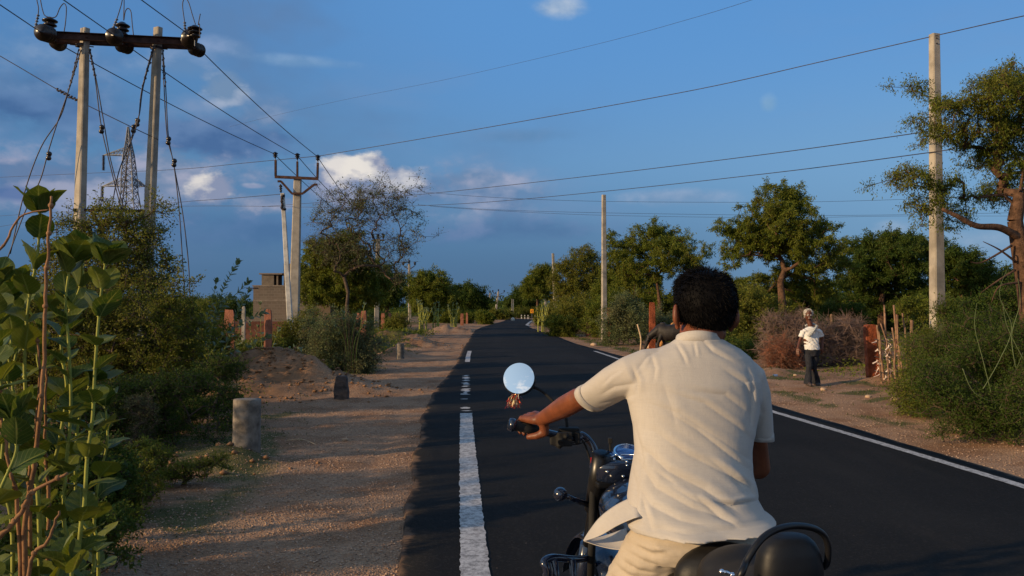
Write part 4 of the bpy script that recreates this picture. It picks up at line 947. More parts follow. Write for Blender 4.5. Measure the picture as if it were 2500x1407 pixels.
und = [(1440, 70, 0, 'low bush between the second and third poles of the right verge'), (1490, 48, 2, 'bush at the right foot of the bare white pole'),
       (1570, 62, 1, 'dark thicket left of the round-topped tree trunk'), (1660, 60, 1, 'dark thicket hidden mostly behind the rider head'), (1720, 52, 1, 'thicket between the rider head and the round-topped tree'),
       (1880, 47, 0, 'low bush at the foot of the tallest open-crowned tree'), (1780, 46, 2, 'thicket left of the tallest open-crowned tree'), (2110, 75, 1, 'low dark bush far back in the field left of the stick fence'),
       (2190, 62, 1, 'thicket under the wide dense dark tree'), (2400, 55, 1, 'thicket under the dense tree right of the tall pole'), (2470, 42, 0, 'thicket at the right edge behind the leaning trunk'), (2300, 66, 1, 'thicket behind the tall bare pole')]
for i, (px, Y, kd, lab) in enumerate(und):
    s_ = 1.0+0.25*((i*37)%5)/5
    shrub(lab, Y, px, [(px, 757+10*30/Y*0+4, 52*s_, 34*s_), (px-35*s_, 765, 40, 24), (px+38*s_, 762, 42, 26, 2), (px+5, 735, 36, 20, 1)], [L_olive, L_dark, L_green][kd], 170, 0.5*Y/50, 90, 0.13*Y/50, 0.06*Y/50, 200+i, group=SR)

shrub('mid green bush filling the verge left of the dirt heap', 16.5, 470, [(470,830,60,60), (430,780,50,50,.6), (520,860,45,40,.5), (400,860,60,50,-.5), (540,820,30,40,.8)], L_green, 260, 0.24, 95, 0.05, 0.022, 81, group=SLg)
shrub('low dark weeds in front of the dirt heap', 11.2, 480, [(470,1000,70,22), (420,960,60,34,.4), (560,990,50,16,.3), (380,1040,60,24,-.6)], L_dark, 200, 0.13, 80, 0.03, 0.013, 82, group=SLg)
shrub('shaded green weeds between the near bollard and the large-leaved plant', 6.6, 300, [(300,1160,80,50), (360,1110,60,34,.5), (280,1260,60,40,-.4)], L_green, 200, 0.09, 70, 0.026, 0.011, 83, group=SLg, twr=0.002)
# ---------------------------------------------------------------- large-leaved plants (milkweed)
def bigleaf_mat(name, c1, c2, vein):
    def fn(t):
        g = t.new('ShaderNodeNewGeometry'); r = g.outputs['Random Per Island']; U = t.attr('lu'); Vv = t.attr('lv')
        mid = t.ss(t.m('ABSOLUTE', Vv), 0.10, 0.02)
        w_ = t.m('ADD', t.m('MULTIPLY', U, 7.0), t.m('MULTIPLY', t.m('ABSOLUTE', Vv), -2.2)); fr = t.m('ABSOLUTE', t.m('SUBTRACT', t.m('FRACT', w_), 0.5))
        side = t.m('MULTIPLY', t.ss(fr, 0.10, 0.02), 0.45)
        c = t.mix(r, c1, c2); c = t.mix(t.m('MULTIPLY', t.ss(t.noise(g.outputs['Position'], 30, 4), 0.5, 0.8), 0.4), c, tuple(x*1.5 for x in c2))
        c = t.mix(t.m('MAXIMUM', mid, side), c, vein)
        c = t.mix(t.m('MULTIPLY', t.ss(t.noise(g.outputs['Position'], 70, 2), 0.66, 0.72), 0.8), c, (0.14, 0.11, 0.05))
        nm = t.bump(t.m('MAXIMUM', mid, side), 0.4, 0.002)
        a = pbsdf(t, c, 0.5, 0, 0.4, nm); tr = t.new('ShaderNodeBsdfTranslucent'); t.put(tr.inputs[0], t.mix(1.0, c, (1.1, 1.0, 0.45), 'MULTIPLY'))
        mx = t.new('ShaderNodeMixShader'); mx.inputs[0].default_value = 0.35; t.l.new(a, mx.inputs[1]); t.l.new(tr.outputs[0], mx.inputs[2]); return mx.outputs[0]
    return mat(name, fn)
BL1 = bigleaf_mat('milkweed_leaf', (0.035, 0.075, 0.012), (0.14, 0.165, 0.02), (0.20, 0.23, 0.06))
BL2 = bigleaf_mat('milkweed_leaf_pale', (0.12, 0.17, 0.10), (0.17, 0.21, 0.12), (0.26, 0.30, 0.16))
drystem = simple('dry_stem', (0.24, 0.125, 0.06), 0.85, 0, 0.2, 0.35, 14, 0.5, 90, 0.004)
def big_leaf(V, Q, A, B, n0, base, d, nrm_, L, Wd, r, nu=7, nv=5, flop=0.25):
    d = Vector(d).normalized(); s = d.cross(Vector(nrm_)).normalized(); up = s.cross(d); tw = r.uniform(-0.3, 0.3); cup = r.uniform(0.05, 0.35)
    ww = r.uniform(0.5, 3)
    for i in range(nu):
        u = i/(nu-1); w_ = Wd/2*max(0.03, math.sin(PI*min(1, 0.06+0.94*u**0.85)))**0.62*(1.0 if u < 0.9 else 0.8)
        if i == nu-1: w_ = 0.002
        c = Vector(base)+d*(L*u)-Vector((0,0,1))*(flop*L*u*u)+up*(0.04*L*math.sin(u*ww*2))
        for j in range(nv):
            v = (j/(nv-1)-0.5)*2
            p = c+s*(w_*v)+up*(w_*abs(v)*cup)+up*(0.10*w_*math.sin(u*9+v*2+ww)*abs(v)); V.append(tuple(p)); A.append(u); B.append(v)
    for i in range(nu-1):
        for j in range(nv-1): a = n0+i*nv+j; Q.append((a, a+1, a+nv+1, a+nv))
    return n0+nu*nv
def milkweed(name, label, base, stems, L, Wd, lm, seed, spacing, r0=0.011, dry=(), sides=8, lowest=0.0, cat='plant', fine=True, group=None):
    r = random.Random(seed); root = empty(name, base, label, cat, group); V = []; Q = []; A = []; B = []; n = 0
    for st in stems:
        pts = [Vector(p) for p in st]; q = spline(pts, 6)
        m = MB(); k = len(q); m.tube(q, [r0*(1-0.55*i/(k-1)) for i in range(k)], sides)
        # stem nodes
        acc = 0; az_ = r.uniform(0, PI); last = q[0]
        total = sum((q[i+1]-q[i]).length for i in range(k-1)); run = 0; nodes = []
        for i in range(1, k):
            seg = (q[i]-q[i-1]).length; run += seg; acc += seg
            if acc > spacing*(0.8+0.4*r.random()) and run > total*lowest: acc = 0; nodes.append((q[i], (q[i]-q[i-1]).normalized(), run/total))
        nodes.append((q[-1], (q[-1]-q[-2]).normalized(), 1.0)); nodes.append((q[-1]+(q[-1]-q[-2]).normalized()*spacing*0.2, (q[-1]-q[-2]).normalized(), 1.05))
        for p, d, f in nodes:
            if fine: m.ball(p, r0*1.25*(1.1-0.5*min(1, f)), None, 7, 5)
            az_ += PI/2+r.uniform(-0.3, 0.3); u = d.cross(Vector((math.cos(az_), math.sin(az_), 0.1))).normalized(); sz = (0.75+0.45*r.random())*(0.75 if f > 1 else 1)
            for sgn in (-1, 1):
                if r.random() < 0.10 and f < 0.95: continue
                rise = (0.75 if f < 0.9 else 1.5)+r.uniform(-0.35, 0.5); dd = (u*sgn+d*rise).normalized(); nn = (d-dd*dd.dot(d)).normalized()+Vector((r.uniform(-.35,.35), r.uniform(-.35,.35), 0))
                n = big_leaf(V, Q, A, B, n, p+u*sgn*r0*0.8, dd, nn, L*sz, Wd*sz, r, 7 if fine else 4, 5 if fine else 3, r.uniform(-0.05, 0.25))
        m.build('stem', stemg, root, True)
    for st, rr in dry:
        q = spline([Vector(p) for p in st], 6); k = len(q); m = MB(); m.tube([p+Vector((r.uniform(-1,1), r.uniform(-1,1), 0))*rr*0.3 for p in q], [rr*(1-0.6*i/(k-1)) for i in range(k)], sides)
        for i in range(2, k-1, 4):
            if r.random() < 0.5: m.ball(q[i], rr*0.95, None, 7, 5)
        m.build('dry_stem', drystem, root, True)
    npmesh('leaves', V, Q, lm, root, True, {'lu': A, 'lv': B}); return root
YN = 2.75
def st(l, Y0=YN, dy=0.0): return [P(x, y, Y0+dy*i) for i, (x, y) in enumerate(l)]
def down(p, x=None):  # continue a stem to the ground
    return Vector(((p.x if x is None else x), p.y, 0.0))
def stem(l, Y, gx_):
    q = st(l, Y); b0 = P(gx_, 1407, Y); return [Vector((b0.x, Y, -0.04)), Vector((b0.x, Y, 0.45*q[0].z))]+q
milkweed('milkweed_plant', 'big near milkweed with round leathery leaves and tan dry stems at the left edge', (P(110,1407,YN).x, YN, 0),
    [stem([(166,1358), (156,1268), (160,1150), (173,1001), (168,850), (160,740), (172,640)], 2.75, 150), stem([(105,1207), (133,1127), (151,1042), (163,951), (150,820), (196,700), (200,630)], 2.85, 110),
     stem([(196,1300), (206,1232), (213,1117), (226,1021), (232,900), (240,790), (250,690), (258,640)], 2.65, 170), stem([(95,1250), (75,1102), (65,1001), (60,876), (70,740), (92,620), (97,520)], 2.7, 100),
     stem([(30,1300), (4,1162), (12,1000), (-10,860), (5,740)], 2.8, 30), stem([(150,1400), (150,1380)], 2.45, 160), stem([(-40,1200), (-30,1000), (-20,820), (-12,690)], 2.6, -20),
     stem([(60,1300), (30,1150), (20,960), (28,820)], 2.95, 60), stem([(230,1350), (190,1250), (185,1100), (200,990), (225,930)], 2.95, 200), stem([(120,1300), (100,1150), (110,980), (90,860), (110,760)], 3.1, 120),
     stem([(30,1300), (40,1150), (50,1040), (30,930), (50,800), (40,700)], 3.1, 40), stem([(240,1350), (230,1280), (240,1180), (262,1080), (258,1000)], 3.1, 240), stem([(-20,1300), (0,1200), (40,1100), (30,1020)], 2.5, 0), stem([(175,1420), (172,1395), (168,1385)], 2.35, 175)],
    0.108, 0.088, BL1, 3, 0.078, 0.0080, lowest=0.3,
    dry=[(stem([(43,1253), (20,1127), (4,1001), (-6,880)], 2.6, 60), 0.0085), (stem([(60,1300), (75,1197), (95,1026), (108,850), (112,700), (120,570), (126,480)], 2.6, 70), 0.0095),
         (st([(-60,1340), (0,1308), (50,1253), (80,1202), (166,1155)], 2.5), 0.010), (stem([(70,1398), (115,1323), (146,1248)], 2.45, 60), 0.009), (stem([(75,1278), (70,1180), (84,1080), (96,930), (90,800)], 2.7, 64), 0.008),
         (st([(-40,640), (8,600), (50,530), (120,512)], 2.5), 0.005), (stem([(120,1250), (112,1130), (110,1000), (114,900)], 2.8, 110), 0.008)])
YM = 18.5
def stg(l, Y):
    q = [P(x, y, Y) for x, y in l]; return [Vector((q[0].x, Y, gh(q[0].x, Y)-0.03))]+q
milkweed('milkweed_plant', 'slender pale milkweed with small leaves rising in front of the block house', (P(505,757,16).x, 16, gh(P(505,757,16).x, 16)),
    [stg([(506,880), (518,800), (534,740), (552,690), (580,642)], 16), stg([(500,870), (520,790), (548,742), (580,715), (603,690)], 16), stg([(498,860), (505,780), (520,730), (528,690)], 16), stg([(512,870), (560,800), (590,745), (607,712)], 16), stg([(520,880), (560,860), (600,845), (650,825)], 16), stg([(515,890), (540,870), (575,800), (640,765)], 16), stg([(490,880), (486,820), (492,775)], 16)],
    0.125, 0.07, BL2, 5, 0.06, 0.011, lowest=0.15, sides=5, fine=False)
milkweed('milkweed_plant', 'sprawling milkweed leaves on the crest of the dirt heap', (P(640,757,YM).x, YM, gh(P(640,757,YM).x, YM)),
    [stg([(x0+dx*0.2, 880), (x0+dx*0.6, 850), (x0+dx, y1)], YM+dy) for x0, dx, y1, dy in ((590,-20,815,0), (600,30,800,0.3), (625,-15,790,0), (640,40,805,-.2), (660,20,850,-.3), (680,40,860,-.2), (560,-40,840,0), (575,10,800,.2), (645,-10,745,.5), (700,30,850,0), (690,-5,870,-.4))],
    0.10, 0.06, BL2, 6, 0.085, 0.009, lowest=0.1, sides=5, fine=False)
milkweed('milkweed_plant', 'bare orange milkweed stalks with a few leaves above the airy bush', (P(850,757,21).x, 21, gh(P(850,757,21).x, 21)),
    [stg([(x0, 860), (x0+dx*0.3, 820), (x0+dx, y1)], 21) for x0, dx, y1 in ((850,-10,765), (855,14,775), (862,28,790), (845,-30,790), (870,20,745))],
    0.09, 0.05, BL2, 7, 0.2, 0.014, lowest=0.75, sides=5, fine=False, dry=[(stg([(x0, 870), (x0+dx*0.4, 820), (x0+dx, y1)], 21), 0.014) for x0, dx, y1 in ((848,-16,770), (858,12,780), (866,25,800), (852,0,760), (842,5,790))])
for gi, (cx0, Y, n_, lab) in enumerate(((1032, 62, 16, 'stand of tall pale milkweed stalks beside the slender pole'), (1065, 66, 10, 'stand of pale milkweed stalks right of the slender pole'), (1108, 80, 9, 'farther stand of pale stalks before the low dark tree'), (1323, 60, 10, 'yellow green stalks on the verge by the far right poles'))):
    rr = random.Random(gi+40); ss_ = []
    for k in range(n_):
        x0 = cx0+rr.uniform(-10, 10)*60/Y; x1 = x0+rr.uniform(-16, 16)*60/Y; top_ = 757-rr.uniform(-4, 24)*60/Y
        ss_.append(stg([(x0, 790 if Y < 75 else 778), (0.5*(x0+x1), 772), (x1, top_)], Y+rr.uniform(-1, 1)))
    milkweed('milkweed_plant', lab, (P(cx0,757,Y).x, Y, gh(P(cx0,757,Y).x, Y)), ss_, 0.16, 0.10, BL2, 50+gi, 0.3, 0.035, lowest=0.2, sides=4, fine=False, group='milkweed stands beside the gravel pull-in' if gi < 3 else None)
# pale whips rising out of the right bush
m = empty('wild_shoots', (P(2460,900,9.6).x, 9.6, 0), 'long pale green shoots arching out of the feathery right bush', 'plant')
for l in ([(2400,950), (2440,880), (2470,800), (2440,720), (2462,650)], [(2480,900), (2470,820), (2490,740), (2485,680)], [(2350,900), (2380,960), (2450,990), (2495,1000)], [(2440,1000), (2470,930), (2498,860)], [(2420,960), (2400,880), (2380,800), (2385,740)], [(2500,880), (2460,800), (2448,740)]):
    q = spline([P(x, y, 9.7) for x, y in l], 6); b_ = MB(); b_.tube(q, list(np.linspace(0.0055, 0.002, len(q))), 5); b_.build('shoot', simple('olive_shoot', (0.09, 0.12, 0.04), 0.7), m, True)
# ---------------------------------------------------------------- low grass, weeds, pebbles
r = np.random.RandomState(77)
def scatter(n, xr_, yr_, maskf):
    y = np.exp(r.uniform(np.log(yr_[0]), np.log(yr_[1]), n)); x = r.uniform(xr_[0], xr_[1], n); mk = maskf(x, y); k = r.rand(n) < mk; return x[k], y[k]
gx1, gy1 = scatter(400000, (-14, 14), (3.2, 60), grass_mask)
s_ = np.abs(gx1) < gy1*0.75+1.0; gx1 = gx1[s_]; gy1 = gy1[s_]
n = len(gx1); z = ground_h(gx1, gy1); p = np.stack([gx1, gy1, z-0.005], -1)
sc_ = np.clip(gy1/14, 0.6, 2.2)
dd = r.normal(size=(n,3))*0.55+np.array([0,0,0.75]); hL = (0.02+0.055*r.rand(n)**2)*sc_
v, q = leaf_quads(p, dd, hL, (0.006+0.008*r.rand(n))*sc_, r)
o = npmesh('grass', v, q, leafmat('ground_grass', (0.035, 0.075, 0.012), (0.085, 0.12, 0.02), (0.15, 0.13, 0.05))); tag(o, 'short patchy green grass and weeds on the verges', 'grass', None, 'stuff')
# prostrate leafy weeds further off the road
def weedmask(x, y):
    dl_ = XL(y)-x; dr_ = x-XR(y); n_ = fbm(x*0.5+20, y*0.4, 4)
    return np.where(dl_ > dr_, np.clip((dl_-2.3)/1.2, 0, 1), np.clip((dr_-3.2)/1.5, 0, 1)*0.5)*np.clip((n_-0.36)*6, 0, 1)*(1-np.clip(gauss(x, y, -5.0, 16.4, 1.9, 1.3, 1.5), 0, 1))
gx1, gy1 = scatter(420000, (-22, 24), (4, 60), weedmask); s_ = np.abs(gx1) < gy1*0.75+1.5; gx1 = gx1[s_]; gy1 = gy1[s_]; n = len(gx1)
z = ground_h(gx1, gy1); sc_ = np.clip(gy1/12, 0.7, 3); p = np.stack([gx1, gy1, z+r.rand(n)*0.20*sc_*fbm(gx1*0.7, gy1*0.7, 2)], -1)
v, q = leaf_quads(p, r.normal(size=(n,3))*np.array([1,1,0.6])+np.array([0,0,0.3]), 0.045*(0.5+r.rand(n))*sc_, 0.018*(0.5+r.rand(n))*sc_, r)
o = npmesh('ground_weeds', v, q, L_green); tag(o, 'leafy ground weeds under the verge bushes', 'weeds', None, 'stuff')
# loose stones of the gravel verge
def stones(name, label, x, y, smin, smax, m_, pw_=3.0):
    n = len(x); s = smin+(smax-smin)*r.rand(n)**pw_; z = ground_h(x, y); base = np.array([[1,0,0],[0,1,0],[-1,0,0],[0,-1,0],[0,0,0.8],[0,0,-0.6]])
    vv = base[None]*(0.7+0.6*r.rand(n,6,1))*s[:,None,None]*np.array([1,1,0.75]); a = r.rand(n)*6.28; ca_, sa_ = np.cos(a)[:,None], np.sin(a)[:,None]
    X_ = vv[:,:,0]*ca_-vv[:,:,1]*sa_; Y_ = vv[:,:,0]*sa_+vv[:,:,1]*ca_; V_ = np.stack([X_+x[:,None], Y_+y[:,None], vv[:,:,2]+(z+s*0.25)[:,None]], -1)
    f = np.array([[0,1,4],[1,2,4],[2,3,4],[3,0,4],[1,0,5],[2,1,5],[3,2,5],[0,3,5]]); Q_ = (f[None]+(np.arange(n)*6)[:,None,None]).reshape(-1,3)
    o = npmesh(name, V_.reshape(-1,3), Q_, m_); tag(o, label, 'gravel', None, 'stuff'); return o
def stone_mat(t):
    g = t.new('ShaderNodeNewGeometry'); c = t.mix(g.outputs['Random Per Island'], (0.22, 0.135, 0.09), (0.50, 0.35, 0.25)); return pbsdf(t, c, 0.9, 0, 0.2)
smat = mat('loose_stone', stone_mat)
def gmask(x, y):
    dl_ = XL(y)-x; w_ = np.interp(y, [4, 6, 9, 13, 20, 27], [2.2, 2.2, 2.1, 2.4, 2.6, 2.0]); return np.where((dl_ > -0.02)&(dl_ < w_+0.8), 1-0.7*np.clip((dl_-w_+0.3), 0, 1), 0)
sx1, sy1 = scatter(90000, (-4.5, 0), (3.3, 26), gmask); stones('gravel', 'loose pinkish gravel stones on the left verge', sx1, sy1, 0.003, 0.013, smat, 4)
cx1 = np.concatenate([r.normal(-5.0, 1.3, 1900), r.normal(-5.6, 1.6, 700), r.normal(-3.4, .5, 160)]); cy1 = np.concatenate([r.normal(16.5, 1.0, 1900), r.normal(36, 2, 700), r.normal(8.6, .35, 160)])
soil_m = simple('dug_soil', (0.24, 0.13, 0.068), 0.95, 0, 0.1, 0.4, 6, 0.5, 60, 0.01)
stones('soil_clods', 'clods of dug brown soil on the dirt heaps', cx1, cy1, 0.006, 0.055, soil_m, 4)
def gmaskr(x, y):
    dr_ = x-XR(y); return np.where((dr_ > -0.02)&(dr_ < 4.5), 1-0.55*np.clip((dr_-1), 0, 1), 0)
sx1, sy1 = scatter(60000, (2.5, 11), (5.5, 30), gmaskr); stones('gravel', 'loose gravel stones on the right verge', sx1, sy1, 0.003, 0.015, smat, 5)
# a few single rocks one can tell apart
def rock(px, py, sz, lab, seed, m_=None):
    Y = hor(py); c = P(px, py, Y); mb = MB(); mb.ball((0,0,0), (sz, sz*0.8, sz*0.6), None, 12, 8); v = np.concatenate(mb.v); rr = np.random.RandomState(seed)
    k = 0.75+0.5*fbm(v[:,0]/sz*1.1+seed, v[:,1]/sz*1.1+v[:,2]/sz, 3); v = v*k[:,None]+np.array([c.x, c.y, gh(c.x, c.y)+sz*0.3]); mb.v = [v]
    o = mb.build('rock', m_ or simple('pale_rock', (0.42, 0.29, 0.19), 0.9, 0, 0.2, 0.3, 12, 0.5, 60, 0.01)); tag(o, lab, 'rock')
for i, (px, py, sz, lab) in enumerate(((2010, 955, 0.065, 'squarish pale stone right of the walking man feet'), (1590, 850, 0.28, 'pale stone beside the head of the black cow'), (1942, 921, 0.05, 'small stone left of the walking man'), (1665, 868, 0.12, 'pale stone on the verge left of the rider head'),
    (842, 1072, 0.045, 'reddish stone on the gravel right of the near bollard'), (2185, 985, 0.07, 'stone on the verge below the red leaning post'), (1450, 842, 0.15, 'stone at the foot of the bare white pole'), (2120, 975, 0.06, 'brown lump on the right verge'))): rock(px, py, sz, lab, i)
# ---------------------------------------------------------------- posts, bollards, houses, fence, sign
sand = simple('red_sandstone', (0.26, 0.105, 0.065), 0.9, 0, 0.2, 0.35, 3, 0.6, 30, 0.02)
orange = simple('rust_red_sandstone', (0.23, 0.06, 0.025), 0.9, 0, 0.2, 0.45, 5, 0.8, 26, 0.03)
def slab(name, label, px, ytop, Y, wpx, m_, lean=0.0, seed=0, group=None, d=0.08, cat='stone post'):
    b = P(px, 757, Y); z0 = gh(b.x, Y); zt = P(px, ytop, Y).z; w_ = wpx*Y/F; r = np.random.RandomState(seed); n = 12; V_ = []; Fq = []
    for i in range(n):
        h = i/(n-1); z = z0-0.15+(zt-z0+0.15)*h; cx = b.x+lean*h; ww = w_/2*(1.06-0.12*h)
        if i == n-1: ww *= 0.85
        loop = [(-1,-1), (0,-1.06), (1,-1), (1,1), (0,1.05), (-1,1)]
        for a, c in loop: V_.append((cx+a*ww*(1+r.uniform(-0.06,0.06)), Y+c*d/2*(1+r.uniform(-.12,.12)), z+(r.uniform(-0.03,0.03) if i == n-1 else 0)))
    for i in range(n-1):
        for j in range(6): Fq.append((i*6+j, i*6+(j+1)%6, (i+1)*6+(j+1)%6, (i+1)*6+j))
    Fq.append(tuple(range((n-1)*6, n*6))); mb = MB(); mb.add(V_, Fq); o = mb.build(name, m_, None, False, 0.008); tag(o, label, cat, group); return o
GP = 'red sandstone fence posts'
slab('stone_post', 'broad pinkish sandstone post behind the dirt heap, left of two', 563, 757, 21, 25, sand, -0.03, 1, GP)
slab('stone_post', 'broad pinkish sandstone post behind the dirt heap, right of two', 655, 757, 21.5, 18, sand, 0, 2, GP)
slab('stone_post', 'slim grey concrete stub between the two broad pinkish posts', 595, 749, 30, 8, conc, 0, 3, None, 0.1)
slab('stone_post', 'dull red post just right of the thick U-bracket pole', 766, 755, 26, 13, sand, 0.03, 4, GP)
slab('stone_post', 'dull red post at the lower left of the mottled pole', 888, 760, 32, 14, sand, 0, 5, GP)
slab('stone_post', 'dark red post hidden in stalks above the airy bush', 872, 765, 36, 9, sand, 0.05, 6, GP)
for i, (x, yt, Y, w_) in enumerate(((935, 765, 60, 9), (952, 765, 64, 8), (968, 764, 66, 7), (745, 770, 40, 12), (1128, 766, 85, 8), (1140, 764, 95, 5))):
    slab('stone_post', ['short dark red post right of the mottled pole foot', 'middle of the short red posts left of the slender pole', 'last short red post before the slender pole', 'half buried red post right of the block house', 'red post in the scrub beyond the gravel pull-in', 'thin red post beside the scrub red post'][i], x, yt, Y, w_, sand, 0, 10+i, GP)
slab('stone_post', 'tall bright red rough post left of the rider head', 1592, 738, 31, 15, orange, 0.0, 21, GP, 0.1)
slab('stone_post', 'orange red post directly behind the bare white pole', 1485, 752, 46, 10, orange, 0.03, 22, GP)
slab('stone_post', 'dim dark red post left of the bare white pole', 1436, 760, 50, 12, sand, 0.02, 23, GP)
slab('stone_post', 'leaning rust red rough post at the left end of the stick fence', 2131, 794, 18.0, 27, orange, -0.08, 24, GP, 0.16)
slab('stone_post', 'short red stub at the right end of the stick fence', 2237, 905, 15.2, 10, orange, 0.0, 25, GP)
slab('stone_post', 'far thin red post in the field behind the tall bare pole', 2188, 768, 30, 6, sand, 0.02, 26, GP)
# cattle-field posts beyond
for i, (x, yt, Y, w_) in enumerate(((2028, 768, 42, 5), (2312, 752, 36, 10), (2325, 755, 38, 6), (2302, 758, 34, 5))):
    slab('wooden_post', ['lone wooden post in the brown field right of the walking man', 'pale thick post right of the tall bare pole', 'thin pale post at the right of the pole group', 'thin post touching the tall bare pole on its right'][i], x, yt, Y, w_, simple('grey_wood', (0.26, 0.17, 0.10), 0.9, 0, 0.2, 0.3, 6), 0.02, 40+i, None, 0.1, 'wooden post')
# round bollards
def bollard(label, px, yb, ytop, wpx, seed, m_, broken=False):
    Y = hor(yb); c = P(px, yb, Y); z0 = gh(c.x, Y); r_ = wpx*Y/F/2; h = (yb-ytop)*Y/F; rr = np.random.RandomState(seed); pr = [(r_*1.03, -0.12), (r_*1.02, 0.0)]
    for k in range(1, 9): pr.append((r_*(1.0+rr.uniform(-0.012, 0.012)), h*k/9))
    pr += [(r_*0.99, h*0.985), (r_*0.94, h), (r_*0.5, h+0.004), (0.001, h+0.002)]
    mb = MB(); mb.lathe((c.x, Y, z0), (0.012*rr.randn(),0.01,1), pr, 28); o = mb.build('bollard', m_, None, True); tag(o, label, 'bollard'); return o
bconc = simple('bollard_concrete', (0.165, 0.14, 0.115), 0.9, 0, 0.2, 0.5, 7, 0.5, 50, 0.01)
bollard('near round grey concrete bollard at the edge of the gravel verge', 601, 1120, 1007, 66, 1, bconc)
bollard('farther pale concrete bollard beside the airy bush', 977, 875, 838, 20, 2, bconc)
mb = MB(); c = P(832, 972, hor(972)); z0 = gh(c.x, c.y); V_ = []
for k, (w_, h_) in enumerate(((0.125,-0.1), (0.125,0.12), (0.118,0.28), (0.11,0.36), (0.075,0.405))):
    for a, b in ((-1,-1), (1,-1), (1,1), (-1,1)): V_.append((c.x+a*w_+0.012*((k*7+a)%3), c.y+b*0.07, z0+h_+0.01*((k*5+a*3)%3)))
mb.add(V_, [(i*4+j, i*4+(j+1)%4, (i+1)*4+(j+1)%4, (i+1)*4+j) for i in range(4) for j in range(4)]+[(16,17,18,19)])
o = mb.build('marker_stone', simple('dark_stone', (0.075, 0.06, 0.055), 0.9, 0, 0.2, 0.4, 8, 0.6, 40, 0.02), None, False, 0.02); tag(o, 'dark worn marker stone on the sand between the two bollards', 'marker stone')
# guard stones at the bend
for i, (x, yt, Y) in enumerate(((1273, 769, 145), (1281, 769.5, 143), (1289, 769.5, 141), (1306, 770, 138))):
    r_ = empty('guard_stone', (P(x,757,Y).x, Y, 0), ['leftmost small white guard stone at the bend', 'second small white guard stone at the bend', 'third small white guard stone at the bend, beside the chevron sign', 'small white guard stone right of the chevron sign'][i], 'guard stone', 'guard stones at the bend')
    b = P(x, 757, Y); h = P(x, yt, Y).z; m = MB(); m.box((b.x, Y, h/2), (0.17, 0.17, h)); m.build('post', concw, r_); m = MB(); m.box((b.x, Y, h*0.62), (0.178, 0.178, h*0.16)); m.build('black_band', simple('black_paint', (0.02,)*3), r_)
mb = MB(); c = P(1252, 757, 120); mb.ball((c.x, 120, 0.15), (0.30, 0.3, 0.36), None, 12, 8); o = mb.build('painted_stone', concw, None, True); tag(o, 'white painted boulder at the foot of the pole pair', 'boulder')
# chevron sign
YC = 128; c = P(1298.5, 760, YC); sg = empty('chevron_sign', (c.x, YC, 0), 'yellow chevron road sign with a dark red arrow pointing left', 'road sign')
m = MB(); m.beam((c.x, YC, -0.2), (c.x, YC, c.z), 0.08, 0.08, (0,1,0)); m.build('sign_post', galv, sg)
m = MB(); m.box((c.x, YC-0.06, c.z), (0.52, 0.03, 0.62)); m.build('sign_plate', simple('sign_yellow', (0.75, 0.33, 0.01), 0.5, 0, 0.3, 0.05), sg)
m = MB(); V_ = []
for y_ in (YC-0.082, YC-0.0755): V_ += [(c.x+a*0.2, y_, c.z+b*0.24) for a, b in ((0.6,1), (-0.9,0), (0.6,-1), (1.0,-0.7), (0.0,0), (1.0,0.7))]
m.add(V_, [(0,1,4,5), (1,2,3,4), (6,11,10,7), (7,10,9,8), (0,6,7,1), (1,7,8,2), (2,8,9,3), (3,9,10,4), (4,10,11,5), (5,11,6,0)]); m.build('arrow', simple('sign_red', (0.30, 0.02, 0.01), 0.5), sg)
# concrete block house
def block_mat(t):
    p = t.obj(); b = t.new('ShaderNodeTexBrick'); mp = t.new('ShaderNodeMapping'); mp.inputs['Rotation'].default_value = (PI/2, 0, 0); t.l.new(p, mp.inputs[0]); t.l.new(mp.outputs[0], b.inputs['Vector'])
    b.inputs['Scale'].default_value = 1.0; b.inputs['Brick Width'].default_value = 0.4; b.inputs['Row Height'].default_value = 0.2; b.inputs['Mortar Size'].default_value = 0.014
    t.put(b.inputs['Color1'], (0.115, 0.092, 0.073)); t.put(b.inputs['Color2'], (0.15, 0.12, 0.094)); t.put(b.inputs['Mortar'], (0.18, 0.15, 0.12))
    n = t.noise(p, 0.9, 5, 0.6); c = t.mix(t.m('MULTIPLY', t.ss(n, 0.4, 0.7), 0.5), b.outputs[0], (0.15, 0.11, 0.085)); return pbsdf(t, c, 0.92, 0, 0.15, t.bump(b.outputs[1], 0.3, 0.01))
blk = mat('concrete_block', block_mat); band = simple('cement_band', (0.18, 0.145, 0.115), 0.9, 0, 0.2, 0.2, 4)
YH = 60; x0 = P(618, 757, YH).x; x1 = P(762, 757, YH).x; zt = P(618, 700, YH).z
hs = empty('block_house', ((x0+x1)/2, YH+2.5, 0), 'unfinished grey concrete block house with a small rooftop room behind the slanting pole', 'house')
m = MB(); m.box(((x0+x1)/2, YH+2.5, zt/2-0.1), (x1-x0, 5, zt+0.2)); m.build('wall', blk, hs)
m = MB(); m.box(((x0+x1)/2, YH-0.012, P(618, 734, YH).z), (x1-x0+0.03, 0.03, 0.14)); m.build('lintel_band', band, hs)
m = MB(); m.box(((x0+x1)/2, YH+2.5, zt+0.05), (x1-x0+0.12, 5.1, 0.1)); m.build('roof', band, hs)
xa, xb_ = P(634, 757, YH).x, P(664, 757, YH).x; zr = P(650, 670, YH).z
m = MB(); m.box(((xa+xb_)/2, YH+1.5, (zt+zr)/2+0.05), (xb_-xa, 2.2, zr-zt-0.1)); rm = m.build('rooftop_room', simple('plain_cement', (0.15, 0.12, 0.09), 0.9, 0, 0.2, 0.2, 3), hs)
xd = P(674, 757, YH).x; m = MB(); m.box(((xa+xd)/2+0.1, YH+1.5, zr+0.05), (xd-xa+0.5, 2.5, 0.1)); m.build('room_roof', band, rm)
